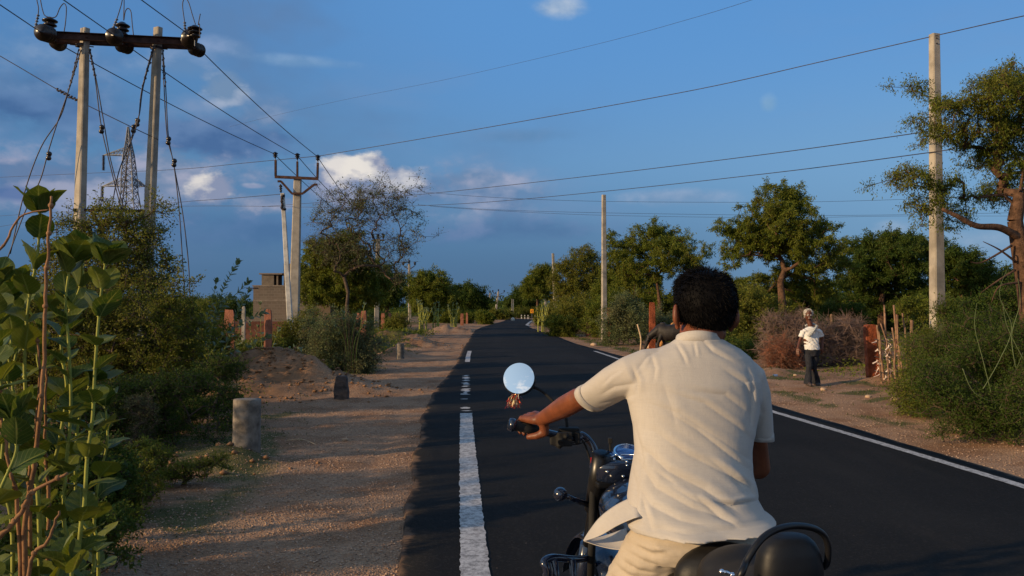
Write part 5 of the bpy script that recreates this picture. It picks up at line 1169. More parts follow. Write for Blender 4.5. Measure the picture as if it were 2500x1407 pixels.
m = MB(); m.box((xd-0.06, YH+0.6, (zt+zr)/2+0.05), (0.12, 0.3, zr-zt-0.1)); m.build('room_pillar', simple('plain_cement', (0.2,)*3), rm)
xe, xf = P(690, 757, YH).x, P(716, 757, YH).x; zp = P(690, 647, YH).z
m = MB(); m.box(((xe+xf)/2, YH+2.0, (zt+zp)/2+0.1), (xf-xe, 3.6, zp-zt)); m.build('stair_wall', blk, hs)
m = MB(); m.tube([(x0-0.5, YH-0.02, zt-0.12), (x0+0.3, YH-0.02, zt-0.12)], 0.04, 8); m.build('drain_spout', dark_steel, hs)
x2, x3 = P(765, 757, 48).x, P(800, 757, 48).x; z2 = P(765, 735, 48).z
h2 = empty('hut', ((x2+x3)/2, 49, 0), 'small weathered grey hut with a red window right of the thick pole', 'hut')
m = MB(); m.box(((x2+x3)/2, 49, z2/2-0.1), (x3-x2+0.3, 2, z2+0.2)); m.build('wall', blk, h2)
m = MB(); m.box(((x2+x3)/2, 49, z2+0.06), (x3-x2+0.55, 2.3, 0.12)); m.build('roof', band, h2)
wx = P(763, 757, 48).x; m = MB(); m.box((wx, 47.985, P(760, 756, 48).z), (0.2, 0.04, 0.42)); m.build('window', simple('red_shutter', (0.28, 0.03, 0.02), 0.7), h2)
xq = P(648, 757, 34).x; mb = MB(); V_ = []
mb.box((xq-0.35, 34, 0.5), (3.0, 0.18, 1.25)); o = mb.build('low_wall', simple('dark_red_wall', (0.11, 0.045, 0.03), 0.9, 0, 0.2, 0.3, 4)); tag(o, 'low dull red wall between the two broad pinkish posts', 'wall')
# stick fence with rag strips
fn = empty('stick_fence', (P(2175,757,17).x, 17.0, 0), 'rickety fence of leaning sticks tied with pale rag strips beside the rust red post', 'fence')
stickm = simple('weathered_stick', (0.22, 0.13, 0.08), 0.9, 0, 0.2, 0.4, 10, 0.4, 60, 0.01); ragm = simple('pale_rag', (0.62, 0.50, 0.42), 0.9, 0, 0.1, 0.2, 12)
sticks = [((2141,794), (2160,935), 17.6, .03), ((2159,745), (2172,860), 17.9, .025), ((2160,765), (2176,905), 17.5, .03), ((2178,800), (2190,925), 17.2, .025), ((2182,745), (2198,900), 17.4, .03), ((2190,770), (2206,905), 17.2, .02), ((2203,765), (2222,870), 17.3, .025), ((2146,810), (2153,930), 17.4, .02), ((2226,782), (2230,900), 16.8, .045), ((2210,800), (2212,900), 17.0, .02), ((2150,790), (2196,915), 17.45, .02), ((2165,830), (2168,930), 17.3, .018)]
r = random.Random(9)
for (a, b, Y, w_) in sticks:
    A = P(*a, Y); B = P(*b, Y-0.1); B = Vector((B.x, B.y, gh(B.x, B.y)-0.05)); m = MB(); q = spline([A, A.lerp(B, 0.35)+Vector((r.uniform(-.03,.03),0,0)), A.lerp(B, 0.7)+Vector((r.uniform(-.03,.03),0,0)), B], 5); m.tube(q, list(np.linspace(w_*0.7, w_, len(q))), 6); m.build('stick', stickm, fn, True)
for yy in (828, 870, 905):
    m = MB(); m.tube(spline([P(2135, yy, 17.5), P(2160, yy+6, 17.4), P(2190, yy+2, 17.2), P(2232, yy+8, 16.8)], 6), 0.01, 5); m.build('tie_wire', wirem, fn, True)
for k in range(34):
    x = r.uniform(2138, 2186); y = r.uniform(825, 925); Y = 17.25; L = r.uniform(.05, .16); A = P(x, y, Y); a_ = r.uniform(-1.3, 1.3); d = Vector((math.sin(a_), r.uniform(-.3,.3), math.cos(a_)*-1)); m = MB()
    q = [A, A+d*L*0.4+Vector((0.02,0,0)), A+d*L*0.75-Vector((0.015,0,0.01)), A+d*L]; m.tube(q, [0.012, 0.017, 0.013, 0.006], 5, True, 0.4); m.build('rag_strip', ragm, fn)
# fallen sticks at the right bank
for k, (a, b, lab) in enumerate((((2375,1015), (2440,1050), 'pale bare branch lying at the foot of the right bush'), ((2380,1012), (2462,1040), 'thin pale stick crossing the bare branch'), ((2462,1035), (2498,1022), 'short dry twig at the right edge of the verge'), ((700,1072), (770,1080), 'long dry straw on the gravel right of the near bollard'), ((1556,792), (1562,838), 'curved pale stick standing on the verge beside the black cow'))):
    m = MB()
    if k < 4:
        A = P(*a, hor(a[1])); B = P(*b, hor(b[1])); A = Vector((A.x, A.y, gh(A.x, A.y)+0.03)); B = Vector((B.x, B.y, gh(B.x, B.y)+0.015)); m.tube(spline([A, A.lerp(B, .5)+Vector((0,0.04,0.03)), B], 5), 0.010 if k < 3 else 0.004, 6)
    else:
        Y = 31; A = P(*a, Y); B = P(*b, Y); B.z = gh(B.x, Y)-0.03; m.tube(spline([A, A.lerp(B, .5)+Vector((0.09,0,0)), B+Vector((0.0,0,0))], 6), 0.03, 6)
    o = m.build('stick', simple('pale_stick', (0.5, 0.36, 0.22), 0.85, 0, 0.2, 0.2, 9), None, True); tag(o, lab, 'stick')
mb = MB(); c = P(1893, 921, hor(921)); mb.box((c.x, c.y, gh(c.x, c.y)+0.025), (0.11, 0.06, 0.04), Matrix.Rotation(0.5, 3, 'X')); o = mb.build('litter', simple('blue_wrapper', (0.10, 0.16, 0.30), 0.4), None, False, 0.01); tag(o, 'crumpled blue wrapper on the verge left of the walking man', 'litter')
# ---------------------------------------------------------------- people: helpers
def skin_mat(name, c1, c2, sss=0.15):
    def fn(t):
        p = t.obj(); n = t.noise(p, 22, 5, 0.6); n2 = t.noise(p, 160, 3)
        c = t.mix(t.ss(n, 0.3, 0.7), c1, c2)
        return pbsdf(t, c, 0.5, 0, 0.4, t.bump(n2, 0.25, 0.0015), Subsurface_Weight=sss, Subsurface_Radius=(0.02, 0.006, 0.003), Subsurface_Scale=0.5)
    return mat(name, fn)
def cloth_mat(name, c1, c2, wv=420, rough=0.85, tr=0.12):
    def fn(t):
        p = t.obj(); n = t.noise(p, 5, 4); wx = t.noise(t.vmul(p, (wv, wv, 26)), 1.0, 2); wy = t.noise(t.vmul(p, (26, 26, wv)), 1.0, 2)
        c = t.mix(t.ss(n, 0.3, 0.7), c1, c2); wvv = t.m('ADD', wx, wy); c = t.mix(t.m('MULTIPLY', t.ss(wvv, 0.8, 1.25), 0.18), c, tuple(x*0.72 for x in c1))
        cr = t.noise(p, 24, 4, 0.6, 0.6)
        nm = t.bump(t.m('ADD', t.m('MULTIPLY', wvv, 0.3), t.m('MULTIPLY', cr, 0.55)), 0.35, 0.004)
        a = pbsdf(t, c, rough, 0, 0.15, nm, Sheen_Weight=0.15); x = t.new('ShaderNodeBsdfTranslucent'); t.put(x.inputs[0], c)
        mx = t.new('ShaderNodeMixShader'); mx.inputs[0].default_value = tr; t.l.new(a, mx.inputs[1]); t.l.new(x.outputs[0], mx.inputs[2]); return mx.outputs[0]
    return mat(name, fn)
def head_mb(m, c, s, fwd, up=Vector((0,0,1))):
    """skull, jaw, nose, brow, chin; s = 1 for a 0.235 m tall head. fwd = facing direction"""
    f = Vector(fwd).normalized(); r_ = f.cross(up).normalized(); u = r_.cross(f); M = Matrix((r_, f, u)).transposed(); g = lambda x, y, z: c+M @ Vector((x*s, y*s, z*s))
    m.ball(g(0, -0.008, 0.028), (0.076*s, 0.094*s, 0.088*s), M, 20, 14); m.ball(g(0, 0.018, -0.035), (0.058*s, 0.068*s, 0.072*s), M, 18, 12)
    m.ball(g(0, 0.052, -0.082), (0.026*s, 0.022*s, 0.020*s), M); m.ball(g(0, 0.060, 0.020), (0.052*s, 0.026*s, 0.018*s), M)
    m.limb(g(0, 0.078, 0.010), g(0, 0.103, -0.028), 0.010*s, 0.014*s); 
    for k in (-1, 1):
        m.ball(g(k*0.013, 0.092, -0.030), 0.009*s, M, 8, 6); m.ball(g(k*0.040, 0.055, -0.022), (0.022*s, 0.022*s, 0.020*s), M)
        m.ball(g(k*0.052, 0.0, -0.055), (0.016*s, 0.035*s, 0.03*s), M)
    m.ball(g(0, 0.080, -0.053), (0.024*s, 0.013*s, 0.006*s), M, 12, 8); m.ball(g(0, 0.078, -0.062), (0.020*s, 0.013*s, 0.006*s), M, 12, 8)
    return g, M
def ear_mb(m, g, M, k, s):
    R_ = Matrix.Rotation(k*0.45, 3, 'Z'); A = M @ R_
    b = g(k*0.087, -0.014, -0.012)
    m.ball(b, (0.007*s, 0.019*s, 0.031*s), A, 12, 10); m.ball(b+A @ Vector((k*0.004*s, -0.008*s, 0.004*s)), (0.009*s, 0.014*s, 0.029*s), A, 12, 10); m.ball(b+M @ Vector((-k*0.002*s, 0.004*s, -0.026*s)), (0.007*s, 0.010*s, 0.011*s), M, 10, 8)
def hand_mb(m, wrist, dirn, palm_n, thumb_side, s=1.0, curls=(0.9,0.95,1.0,1.05), thumb_curl=0.4, spread=0.05, base_curl=0.3):
    """wrist -> knuckles along dirn; palm_n points out of the palm; fingers curl towards palm_n"""
    d = Vector(dirn).normalized(); n = Vector(palm_n); n = (n-d*n.dot(d)).normalized(); sd = Vector(thumb_side); sd = (sd-d*sd.dot(d)-n*sd.dot(n)).normalized()
    Lp = 0.095*s
    for i in range(4):
        o = (1.5-i)*0.0195*s; kn = wrist+d*(Lp*(1-0.06*abs(i-1)))+sd*o; m.limb(wrist+d*0.012*s+sd*o*0.55, kn, 0.016*s, 0.0118*s)
        ang = base_curl; p = kn; Ls = [(0.042, 0.026, 0.021), (0.047, 0.029, 0.022), (0.043, 0.027, 0.021), (0.034, 0.021, 0.019)][i]; rr = 0.0102*s*(1-0.10*(i == 3))
        for j in range(3):
            dd = (d*math.cos(ang)+n*math.sin(ang)+sd*spread*(1.5-i)).normalized(); q = p+dd*Ls[j]*s; m.limb(p, q, rr*(1-0.09*j), rr*(1-0.09*(j+1))); p = q; ang += curls[i]
    m.ball(wrist+d*0.05*s, (0.036*s,)*3 if False else 0.020*s)
    a = wrist+d*0.022*s+sd*0.020*s; d1 = (d*0.65+sd*0.75+n*0.25).normalized(); b = a+d1*0.045*s; m.limb(a, b, 0.017*s, 0.0125*s); d2 = (d*0.85+sd*0.3+n*thumb_curl).normalized(); c = b+d2*0.034*s; m.limb(b, c, 0.0122*s, 0.0108*s)
    d3 = (d*0.8+n*thumb_curl*1.6).normalized(); m.limb(c, c+d3*0.026*s, 0.0108*s, 0.009*s)
def folds(me, lines, project, side, power=1.0):
    """press cloth folds into a mesh: lines = [(polyline in projected coords, width, depth)], side = mask from normals"""
    v = cos(me); n = nrm(me); uv = project(v); msk = side(v, n); disp = np.zeros(len(v))
    for pl, w_, dpt in lines:
        pl = np.array(pl, float); best = np.full(len(v), 1e9); sgn = np.zeros(len(v)); tt = np.zeros(len(v)); tot = np.concatenate([[0], np.cumsum(np.linalg.norm(np.diff(pl, axis=0), axis=1))])
        for i in range(len(pl)-1):
            a = pl[i]; b = pl[i+1]; ab = b-a; L = np.linalg.norm(ab); t_ = np.clip(((uv-a)@ab)/L**2, 0, 1); pr = a+t_[:,None]*ab; dd = np.linalg.norm(uv-pr, axis=1); cr = (ab[0]*(uv[:,1]-a[1])-ab[1]*(uv[:,0]-a[0]))/L
            k = dd < best; best = np.where(k, dd, best); sgn = np.where(k, cr, sgn); tt = np.where(k, (tot[i]+t_*L)/tot[-1], tt)
        x = sgn/w_; end = np.sin(PI*np.clip(tt*0.94+0.03, 0, 1))**0.6
        prof = -1.05*np.exp(-np.abs(x)*1.35)+0.8*np.exp(-((x+1.5)/1.25)**2)+0.15*np.exp(-((x-2.0)/1.4)**2); fall = np.exp(-np.maximum(best-np.abs(sgn), 0)/w_*1.0)
        disp += dpt*prof*end*fall*(best < w_*5)
    setco(me, v+n*(disp*msk)[:,None])
def finish(me, name, m_, parent): 
    me.polygons.foreach_set('use_smooth', np.ones(len(me.polygons), bool)); return link(name, me, m_, parent)
# ---------------------------------------------------------------- the rider
R = P
AX = Vector((-0.193, 0.981, 0)).normalized(); LT = Vector((-AX.y, AX.x, 0)); O0 = Vector((0.535, 2.33, 0))
def Bk(s, l, h): return O0+AX*s-LT*(-l)+Vector((0,0,h)) if False else O0+AX*s+LT*l+Vector((0,0,h))   # l > 0 is the left side
brown = skin_mat('rider_skin', (0.12, 0.034, 0.013), (0.19, 0.056, 0.020))
shirtm = cloth_mat('cream_shirt_cloth', (0.46, 0.425, 0.385), (0.51, 0.475, 0.43))
trm = cloth_mat('beige_trouser_cloth', (0.46, 0.39, 0.30), (0.52, 0.445, 0.35))
rider = empty('person', (O0.x, O0.y, 0), 'person seen from behind in a cream short-sleeved shirt and beige trousers, riding a motorcycle', 'person')
hc = R(1716, 767, 2.50); hfwd = Vector((-0.20, 0.97, -0.08))
m = MB()
g, M_ = head_mb(m, hc, 1.02, hfwd, Vector((0.05, 0, 1)))
for k in (-1, 1): ear_mb(m, g, M_, k, 1.12)
nb = R(1702, 850, 2.46); m.chain([nb-Vector((0,0,0.06)), nb+Vector((0,0.01,0.01)), g(0, -0.02, -0.05)], [0.062, 0.057, 0.056])
SL = R(1522, 930, 2.47); EL = R(1412, 975, 2.66); WL = R(1322, 1024, 2.865)
SR_ = R(1826, 930, 2.47); ER = R(1850, 1140, 2.58); WR = Vector((0.79, 2.87, 1.185))
hipc = R(1698, 1310, 2.335); pel = hipc+Vector((0,0,0.0))
chest = R(1695, 960, 2.46); belly = R(1690, 1120, 2.42)
m.rings([(R(1700,885,2.47), (0.085,0,0), (0,0.06,0), 1), (R(1692,915,2.47), (0.14,0,0), (0,0.085,0), 0.9), (chest, (0.15,0,0), (0,0.105,0), 0.85), (R(1690,1040,2.45), (0.155,0,0), (0,0.105,0), 0.9), (belly, (0.145,0,0), (0,0.11,0), 0.95), (R(1692,1220,2.38), (0.135,0,0), (0,0.105,0), 0.95), (pel, (0.13,0,0), (0,0.10,0), 0.9), (pel-Vector((0,0,0.07)), (0.09,0,0), (0,0.07,0), 1)][::-1], 28)
m.chain([R(1600,925,2.49), SL, EL], [0.034, 0.033, 0.035]); m.chain([EL, EL.lerp(WL, 0.35), WL], [0.037, 0.037, 0.0245])
m.chain([R(1770,925,2.47), SR_, ER], [0.040, 0.038, 0.038]); m.chain([ER, ER.lerp(WR, 0.35), WR], [0.039, 0.038, 0.026])
KL = Vector((0.30, 2.62, 0.60)); AL = Vector((0.315, 2.46, 0.27)); KR = Vector((0.79, 2.70, 0.62)); AR = Vector((0.74, 2.56, 0.27))
HL = pel+Vector((-0.095,0.02,-0.03)); HR = pel+Vector((0.095,0.02,-0.03))
for H_, K_, A_ in ((HL, KL, AL), (HR, KR, AR)):
    m.chain([H_, H_.lerp(K_, 0.5), K_], [0.062, 0.06, 0.048]); m.chain([K_, K_.lerp(A_, 0.35), A_], [0.052, 0.052, 0.034]); m.chain([A_, A_+AX*0.10-Vector((0,0,0.045)), A_+AX*0.17-Vector((0,0,0.05))], [0.034, 0.036, 0.028])
# left hand: over the grip, fingers resting on the clutch lever side, thumb under
GL0 = R(1244, 1036, 2.915); GL1 = R(1400, 1070, 2.985); gax = (GL1-GL0).normalized()
hd = (R(1262, 1010, 2.975)-WL).normalized(); down_ = Vector((0,0,-1))
hand_mb(m, WL, (R(1285, 1015, 2.955)-WL).normalized(), Vector((0.05,0.35,-1)), -gax.cross(Vector((0,0,1))).cross(gax)*0-(-gax), 1.03, (0.75,0.8,0.85,0.9), 0.8, 0.05, 0.55)
m.chain([R(1328,1036,2.86), R(1330,1056,2.862), R(1312,1064,2.868), R(1291,1067,2.885)], [.019,.0155,.0135,.0105])
# right hand round the throttle
GRm = Vector((0.80, 3.00, 1.185)); hand_mb(m, WR, Vector((0.02,1,0.12)), Vector((0,0.25,-1)), Vector((-1,0,0)), 1.02, (1.0,1.05,1.05,1.1), 0.8, 0.0, 0.7)
me = remesh(m, 0.0042, 4, 0.5); finish(me, 'body', brown, rider)
# eyes
for k in (-1, 1):
    e = MB(); e.ball(g(k*0.031, 0.070, 0.004), 0.011, None, 12, 8); e.build('eye', simple('eye_white', (0.6,0.58,0.55), 0.2, 0, 0.5, 0.05), rider, True)
# --- hair: a cap plus many short strands
hairm = simple('black_hair', (0.0025, 0.002, 0.002), 0.65, 0, 0.08, 0.3, 60)
m = MB(); m.ball(g(0, -0.018, 0.036), (0.0915, 0.102, 0.096), M_, 26, 18); m.ball(g(0, -0.043, 0.0), (0.074, 0.064, 0.064), M_, 22, 14); m.ball(g(0, -0.044, -0.018), (0.060, 0.052, 0.032), M_, 20, 12); m.ball(g(0.0, 0.02, 0.075), (0.078, 0.085, 0.064), M_, 22, 14)
for k in (-1, 1): m.ball(g(k*0.062, 0.02, 0.005), (0.016, 0.02, 0.036), M_, 12, 8)
me = remesh(m, 0.005, 3); v = cos(me); nn = nrm(me)
d_ = (fbm(v[:,0]*38+v[:,1]*21, v[:,2]*38, 4)-0.5)*0.008; setco(me, v+nn*d_[:,None])
hair_o = finish(me, 'hair', hairm, rider)
v = cos(me); nn = nrm(me); rr = np.random.RandomState(4); N_ = 9000; ii = rr.randint(0, len(v), N_); p = v[ii]; n_ = nn[ii]
Mi = np.array(M_.transposed()); loc = (p-np.array(hc))@Mi.T
fl = np.array(M_ @ Vector((0, -0.1, -1))); crown_c = np.array(g(-0.01, -0.045, 0.10)); swirl = np.cross(n_, unit(p-crown_c)); away = unit(p-crown_c)
dd = unit(n_*0.06+away*0.8+swirl*0.35+np.array([0,0,-0.25])+rr.normal(size=(N_,3))*0.20); topw = np.clip((loc[:,2]-0.06)/0.05, 0, 1)
dd = unit(dd+n_*topw[:,None]*0.18); L_ = (0.008+0.009*rr.rand(N_))*(1+0.6*topw); low = loc[:,2] < -0.045; L_[low] *= 0.5
vv, qq = leaf_quads(p-n_*0.002, dd, L_, np.full(N_, 0.0016), rr); npmesh('hair_strands', vv, qq, hairm, hair_o)
# --- shirt
def ring(py, xl, xr, Y, th, pw=0.88, yo=0.0):
    a = R(xl, py, Y); b = R(xr, py, Y); c = (a+b)/2; c.y += yo; return (c, ((b-a)/2), Vector((0, th, 0)), pw)
m = MB(); RG = [ring(828,1650,1764,2.465,.062,1), ring(838,1636,1780,2.47,.07,1), ring(852,1604,1806,2.47,.083,.95), ring(872,1565,1830,2.47,.097), ring(895,1536,1846,2.47,.110), ring(930,1528,1858,2.465,.122), ring(975,1532,1856,2.46,.128), ring(1040,1546,1842,2.445,.13),
    ring(1100,1551,1830,2.43,.132), ring(1160,1540,1834,2.41,.137), ring(1215,1532,1846,2.385,.147), ring(1262,1537,1860,2.36,.157), ring(1300,1552,1874,2.34,.170), ring(1318,1562,1880,2.33,.182)]
RG = RG[:-3]
def hemring(xl, xr, zl, zr, Y, th, pw=.88):
    a = R(xl, 1300, Y); b = R(xr, 1300, Y); a.z = zl; b.z = zr; return ((a+b)/2, (b-a)/2, Vector((0,th,0)), pw)
RG += [hemring(1536, 1860, 1.030, 1.034, 2.36, .152), hemring(1548, 1874, 1.004, 1.018, 2.35, .165), hemring(1556, 1881, .982, 1.008, 2.34, .178)]
m.rings(RG[::-1], 56)
# sleeves
CL = R(1446, 971, 2.595); m.rings([(R(1640,905,2.47), (0,0.078,0), (0,0,0.072), 1), (R(1580,912,2.475), (0,0.082,0), (-0.015,0,0.072), 1), (R(1540,920,2.48), (0.01,0.072,0), (-0.026,0,0.058), 1), (R(1500,937,2.515), (0.03,0.055,0), (-0.029,0,0.048), 1), (CL, (0.042,0.034,0.0), (-0.024,0,0.039), 1)], 30)
CR = R(1857, 1066, 2.515); m.rings([(R(1765,905,2.47), (0,0.078,0), (0,0,0.066), 1), (R(1800,910,2.47), (0,0.076,0), (0.022,0,0.058), 1), (R(1826,930,2.475), (0,0.070,0), (0.046,0,0.034), 1), (R(1838,965,2.48), (0,0.064,0), (0.050,0,0.012), 1), (R(1847,1010,2.495), (0,0.060,0), (0.045,0,0.005), 1), (CR, (0,0.052,0), (0.036,0,0), 1)], 30)
me = remesh(m, 0.0034, 12, 0.5)
cam_p = np.array([0, 0, CAMH])
def proj(v):
    d = v-cam_p; yy = d[:,1]; zz = d[:,2]; cy = yy*math.cos(TH)+zz*math.sin(TH); cz = -yy*math.sin(TH)+zz*math.cos(TH); return np.stack([1250+F*d[:,0]/cy, 703.5-F*cz/cy], -1)
back = lambda v, n: np.clip((-n[:,1]+0.35)*1.6, 0, 1)
FL = [([(1585,985),(1660,1010),(1760,1075),(1838,1130)], 11, .006), ([(1640,960),(1720,985),(1800,1040),(1842,1080)], 9, .0055), ([(1633,1008),(1700,1048),(1780,1110),(1832,1150)], 10, .008), ([(1600,1055),(1680,1110),(1760,1150),(1835,1185)], 12, .008),
      ([(1568,1090),(1630,1150),(1720,1195),(1800,1250)], 13, .010), ([(1556,1120),(1600,1190),(1690,1240),(1790,1270)], 13, .009), ([(1690,955),(1770,965),(1830,1010)], 9, .005), ([(1555,1180),(1590,1235),(1660,1270),(1740,1290)], 12, .007),
      ([(1742,1226),(1790,1233),(1848,1222)], 7, .012), ([(1700,1215),(1760,1262),(1800,1286)], 9, .008), ([(1550,1040),(1570,1120),(1556,1200)], 9, .006), ([(1545,1140),(1556,1210),(1550,1280)], 7, .005), ([(1566,1210),(1580,1260),(1600,1300)], 9, .005),
      ([(1545,900),(1556,930),(1556,960)], 7, .006), ([(1620,850),(1580,870),(1555,905)], 8, .005), ([(1650,840),(1668,870),(1676,890)], 6, .004), ([(1715,832),(1740,858),(1790,884)], 7, .005), ([(1694,836),(1700,872)], 5, .003), ([(1590,866),(1600,900),(1596,930)], 7, .003),
      ([(1770,905),(1820,935),(1838,990)], 9, .006), ([(1826,905),(1838,950),(1832,1040)], 7, .007), ([(1560,935),(1500,945),(1470,962)], 8, .004), ([(1548,965),(1500,980),(1466,985)], 7, .004), ([(1520,900),(1490,920),(1470,940)], 6, .003),
      ([(1640,1190),(1700,1225),(1750,1240)], 9, .005), ([(1600,1150),(1650,1185)], 8, .004), ([(1790,1165),(1830,1190),(1845,1215)], 8, .007), ([(1600,1290),(1680,1300),(1780,1292),(1870,1275)], 10, .006), ([(1730,1120),(1790,1165),(1835,1210)], 10, .006), ([(1620,940),(1640,1000),(1650,1040)], 16, .003), ([(1850,960),(1862,1010),(1852,1050)], 8, .004)]
FL = [(a_, b_*(0.85 if i_ < 12 else 0.8), c_*(0.66 if i_ < 9 else 0.8)) for i_, (a_, b_, c_) in enumerate(FL)]
folds(me, FL, proj, back)
v = cos(me); n = nrm(me); pr = proj(v); qa = pr[:,0]*0.80+pr[:,1]*0.60; qb = -pr[:,0]*0.60+pr[:,1]*0.80; w1 = fbm(qa/300, qb/60, 3)-0.5; setco(me, v+n*(w1*0.004*back(v, n)*np.clip((pr[:,1]-930)/150, 0.25, 1))[:,None])
# straight hem: flare the bottom edge
v = cos(me); pr = proj(v); k = np.clip((1.028-v[:,2])/0.03, 0, 1)*(v[:,1] < 2.5); c0 = np.array(RG[-1][0]); out = v-c0; out[:,2] = 0; v = v+unit(out)*(k*0.016*(1+0.6*np.sin(pr[:,0]/24)))[:,None]; setco(me, v)
sh = finish(me, 'shirt', shirtm, rider)
# collar band and yoke seam, cuffs
m = MB(); cc = R(1704, 844, 2.468); V_ = []; n_ = 40
for z_, ax_, ay_ in ((-0.012, 0.074, 0.066), (0.012, 0.068, 0.062), (0.026, 0.065, 0.060), (0.0265, 0.060, 0.055), (0.012, 0.060, 0.055), (-0.01, 0.062, 0.056)):
    for j in range(n_):
        a = 2*PI*j/n_; V_.append((cc.x+math.cos(a)*ax_, cc.y+math.sin(a)*ay_, cc.z+z_-0.020*math.sin(a)-0.02*math.cos(a)*0.2))
m.add(V_, [(i*n_+j, i*n_+(j+1)%n_, ((i+1)%6)*n_+(j+1)%n_, ((i+1)%6)*n_+j) for i in range(6) for j in range(n_)]); m.build('collar', shirtm, sh, True)
def cuff(c, d, a1, a2, w_, nm='cuff'):
    c = Vector(c); d = Vector(d).normalized(); a1 = Vector(a1); a2 = Vector(a2); m = MB(); V_ = []; n_ = 36
    for h, k in ((0, 1.0), (w_, 1.03), (w_, 0.97), (0, 0.94)):
        for j in range(n_): a = 2*PI*j/n_; V_.append(tuple(c+d*h+a1*math.cos(a)*k+a2*math.sin(a)*k*(1+0.02*math.sin(5*a))))
    m.add(V_, [(i*n_+j, i*n_+(j+1)%n_, ((i+1)%4)*n_+(j+1)%n_, ((i+1)%4)*n_+j) for i in range(4) for j in range(n_)]); m.build(nm, shirtm, sh, True)
cuff(CL-(CL-SL).normalized()*0.014, CL-SL, (0.044,0.036,0), (-0.025,0,0.0405), 0.028)
cuff(CR+Vector((0,0,0.012)), (0.02,0.04,-1), (0.038,0,0), (0,0.053,0), 0.022)
# wind-lifted shirt tail on the left: two curved sheets meeting at a point
def sheet(name, rows, thick=0.0022, parent=None, wob=0.0, sub=2, m_=None):
    nr = len(rows); nc = len(rows[0]); G_ = [[Vector(p) for p in r_] for r_ in rows]
    dense = [spline(r_, 6) for r_ in G_]; nc = len(dense[0]); cols_ = [spline([dense[i][j] for i in range(nr)], 6) for j in range(nc)]; nr2 = len(cols_[0]); V_ = []; Q_ = []
    for j in range(nc):
        for i in range(nr2): V_.append(tuple(cols_[j][i]+Vector((0,0,wob*math.sin(i*0.5+j*0.2)))))
    for j in range(nc-1):
        for i in range(nr2-1): Q_.append((j*nr2+i, (j+1)*nr2+i, (j+1)*nr2+i+1, j*nr2+i+1))
    mb = MB(); mb.add(V_, Q_); o = mb.build(name, m_ or shirtm, parent, True); s_ = o.modifiers.new('solid', 'SOLIDIFY'); s_.thickness = thick; return o
sheet('shirt_tail', [[R(1575,1205,2.42), R(1548,1212,2.37), R(1505,1232,2.41), R(1465,1262,2.45), R(1438,1296,2.47), R(1424,1319,2.47)],
                     [R(1590,1240,2.36), R(1556,1240,2.31), R(1524,1254,2.34), R(1490,1276,2.38), R(1455,1304,2.43), R(1424,1320,2.465)],
                     [R(1600,1262,2.34), R(1562,1262,2.27), R(1540,1268,2.28), R(1505,1284,2.33), R(1465,1308,2.41), R(1425,1321,2.46)]], parent=sh)
sheet('shirt_tail', [[R(1424,1320,2.47), R(1450,1316,2.50), R(1490,1305,2.52), R(1530,1290,2.50)],
                     [R(1426,1322,2.47), R(1455,1330,2.47), R(1495,1336,2.45), R(1540,1335,2.42)],
                     [R(1428,1323,2.468), R(1462,1334,2.45), R(1500,1342,2.42), R(1545,1344,2.38)]], parent=sh)
# trousers
m = MB(); m.rings([(pel+Vector((0,0.01,0.05)), (0.158,0,0), (0,0.122,0), 0.9), (pel-Vector((0,0,0.01)), (0.172,0,0), (0,0.135,0), 0.85), (pel-Vector((0,0,0.06)), (0.15,0,0), (0,0.12,0), 0.9)][::-1], 30)
for H_, K_, A_ in ((HL, KL, AL), (HR, KR, AR)):
    m.chain([H_, H_.lerp(K_, 0.5), K_], [0.098, 0.086, 0.070]); m.chain([K_, K_.lerp(A_, 0.5), A_+Vector((0,0,0.03))], [0.070, 0.066, 0.060])
me = remesh(m, 0.006, 8)
TL = [([(1530,1345),(1570,1368),(1610,1380)], 8, .006), ([(1515,1365),(1560,1392),(1600,1400)], 8, .006), ([(1545,1332),(1590,1352),(1640,1356)], 7, .006), ([(1500,1380),(1530,1405),(1580,1420)], 8, .006), ([(1590,1335),(1610,1350),(1640,1345)], 6, .005), ([(1490,1400),(1520,1430),(1560,1450)], 8, .006)]
folds(me, TL, proj, back); v = cos(me); n = nrm(me); w1 = fbm(v[:,0]*18+v[:,1]*9, v[:,2]*34, 4)-0.5; setco(me, v+n*(w1*0.012)[:,None]); finish(me, 'trousers', trm, rider)
shoem = simple('black_leather_shoe', (0.02,0.018,0.017), 0.4)
for A_ in (AL, AR):
    m = MB(); m.chain([A_+Vector((0,0,-0.02)), A_+AX*0.07-Vector((0,0,0.05)), A_+AX*0.19-Vector((0,0,0.062))], [0.045, 0.045, 0.036]); m.box(A_+AX*0.08-Vector((0,0,0.095)), (0.08, 0.26, 0.022), Matrix.Rotation(0.19, 3, 'Z')); me = remesh(m, 0.006, 3); finish(me, 'shoe', shoem, rider)
# ---------------------------------------------------------------- the motorcycle
bike = empty('motorcycle', (O0.x, O0.y, 0), 'black motorcycle with a round mirror, high handlebars and looped rear rail, under the rider', 'motorcycle')
blackp = simple('black_gloss_paint', (0.008, 0.013, 0.030), 0.16, 0, 0.6, 0.2, 4, Coat_Weight=0.6)
blkm = simple('black_metal', (0.012, 0.012, 0.013), 0.32, 0.3, 0.5, 0.2, 6); rub = simple('black_rubber', (0.014, 0.014, 0.014), 0.8, 0, 0.3, 0.3, 20, 0.3, 200, 0.001)
chr_ = simple('chrome', (0.75, 0.76, 0.78), 0.12, 1.0, 0.5, 0.05); leather = simple('seat_vinyl', (0.012, 0.011, 0.010), 0.5, 0, 0.3, 0.25, 10, 0.4, 240, 0.001); alu = simple('cast_alloy', (0.22, 0.22, 0.23), 0.4, 0.9, 0.5, 0.2, 8)
def part(mb, nm, mt, par=None, sm=True, bv=0): return mb.build(nm, mt, par or bike, sm, bv)
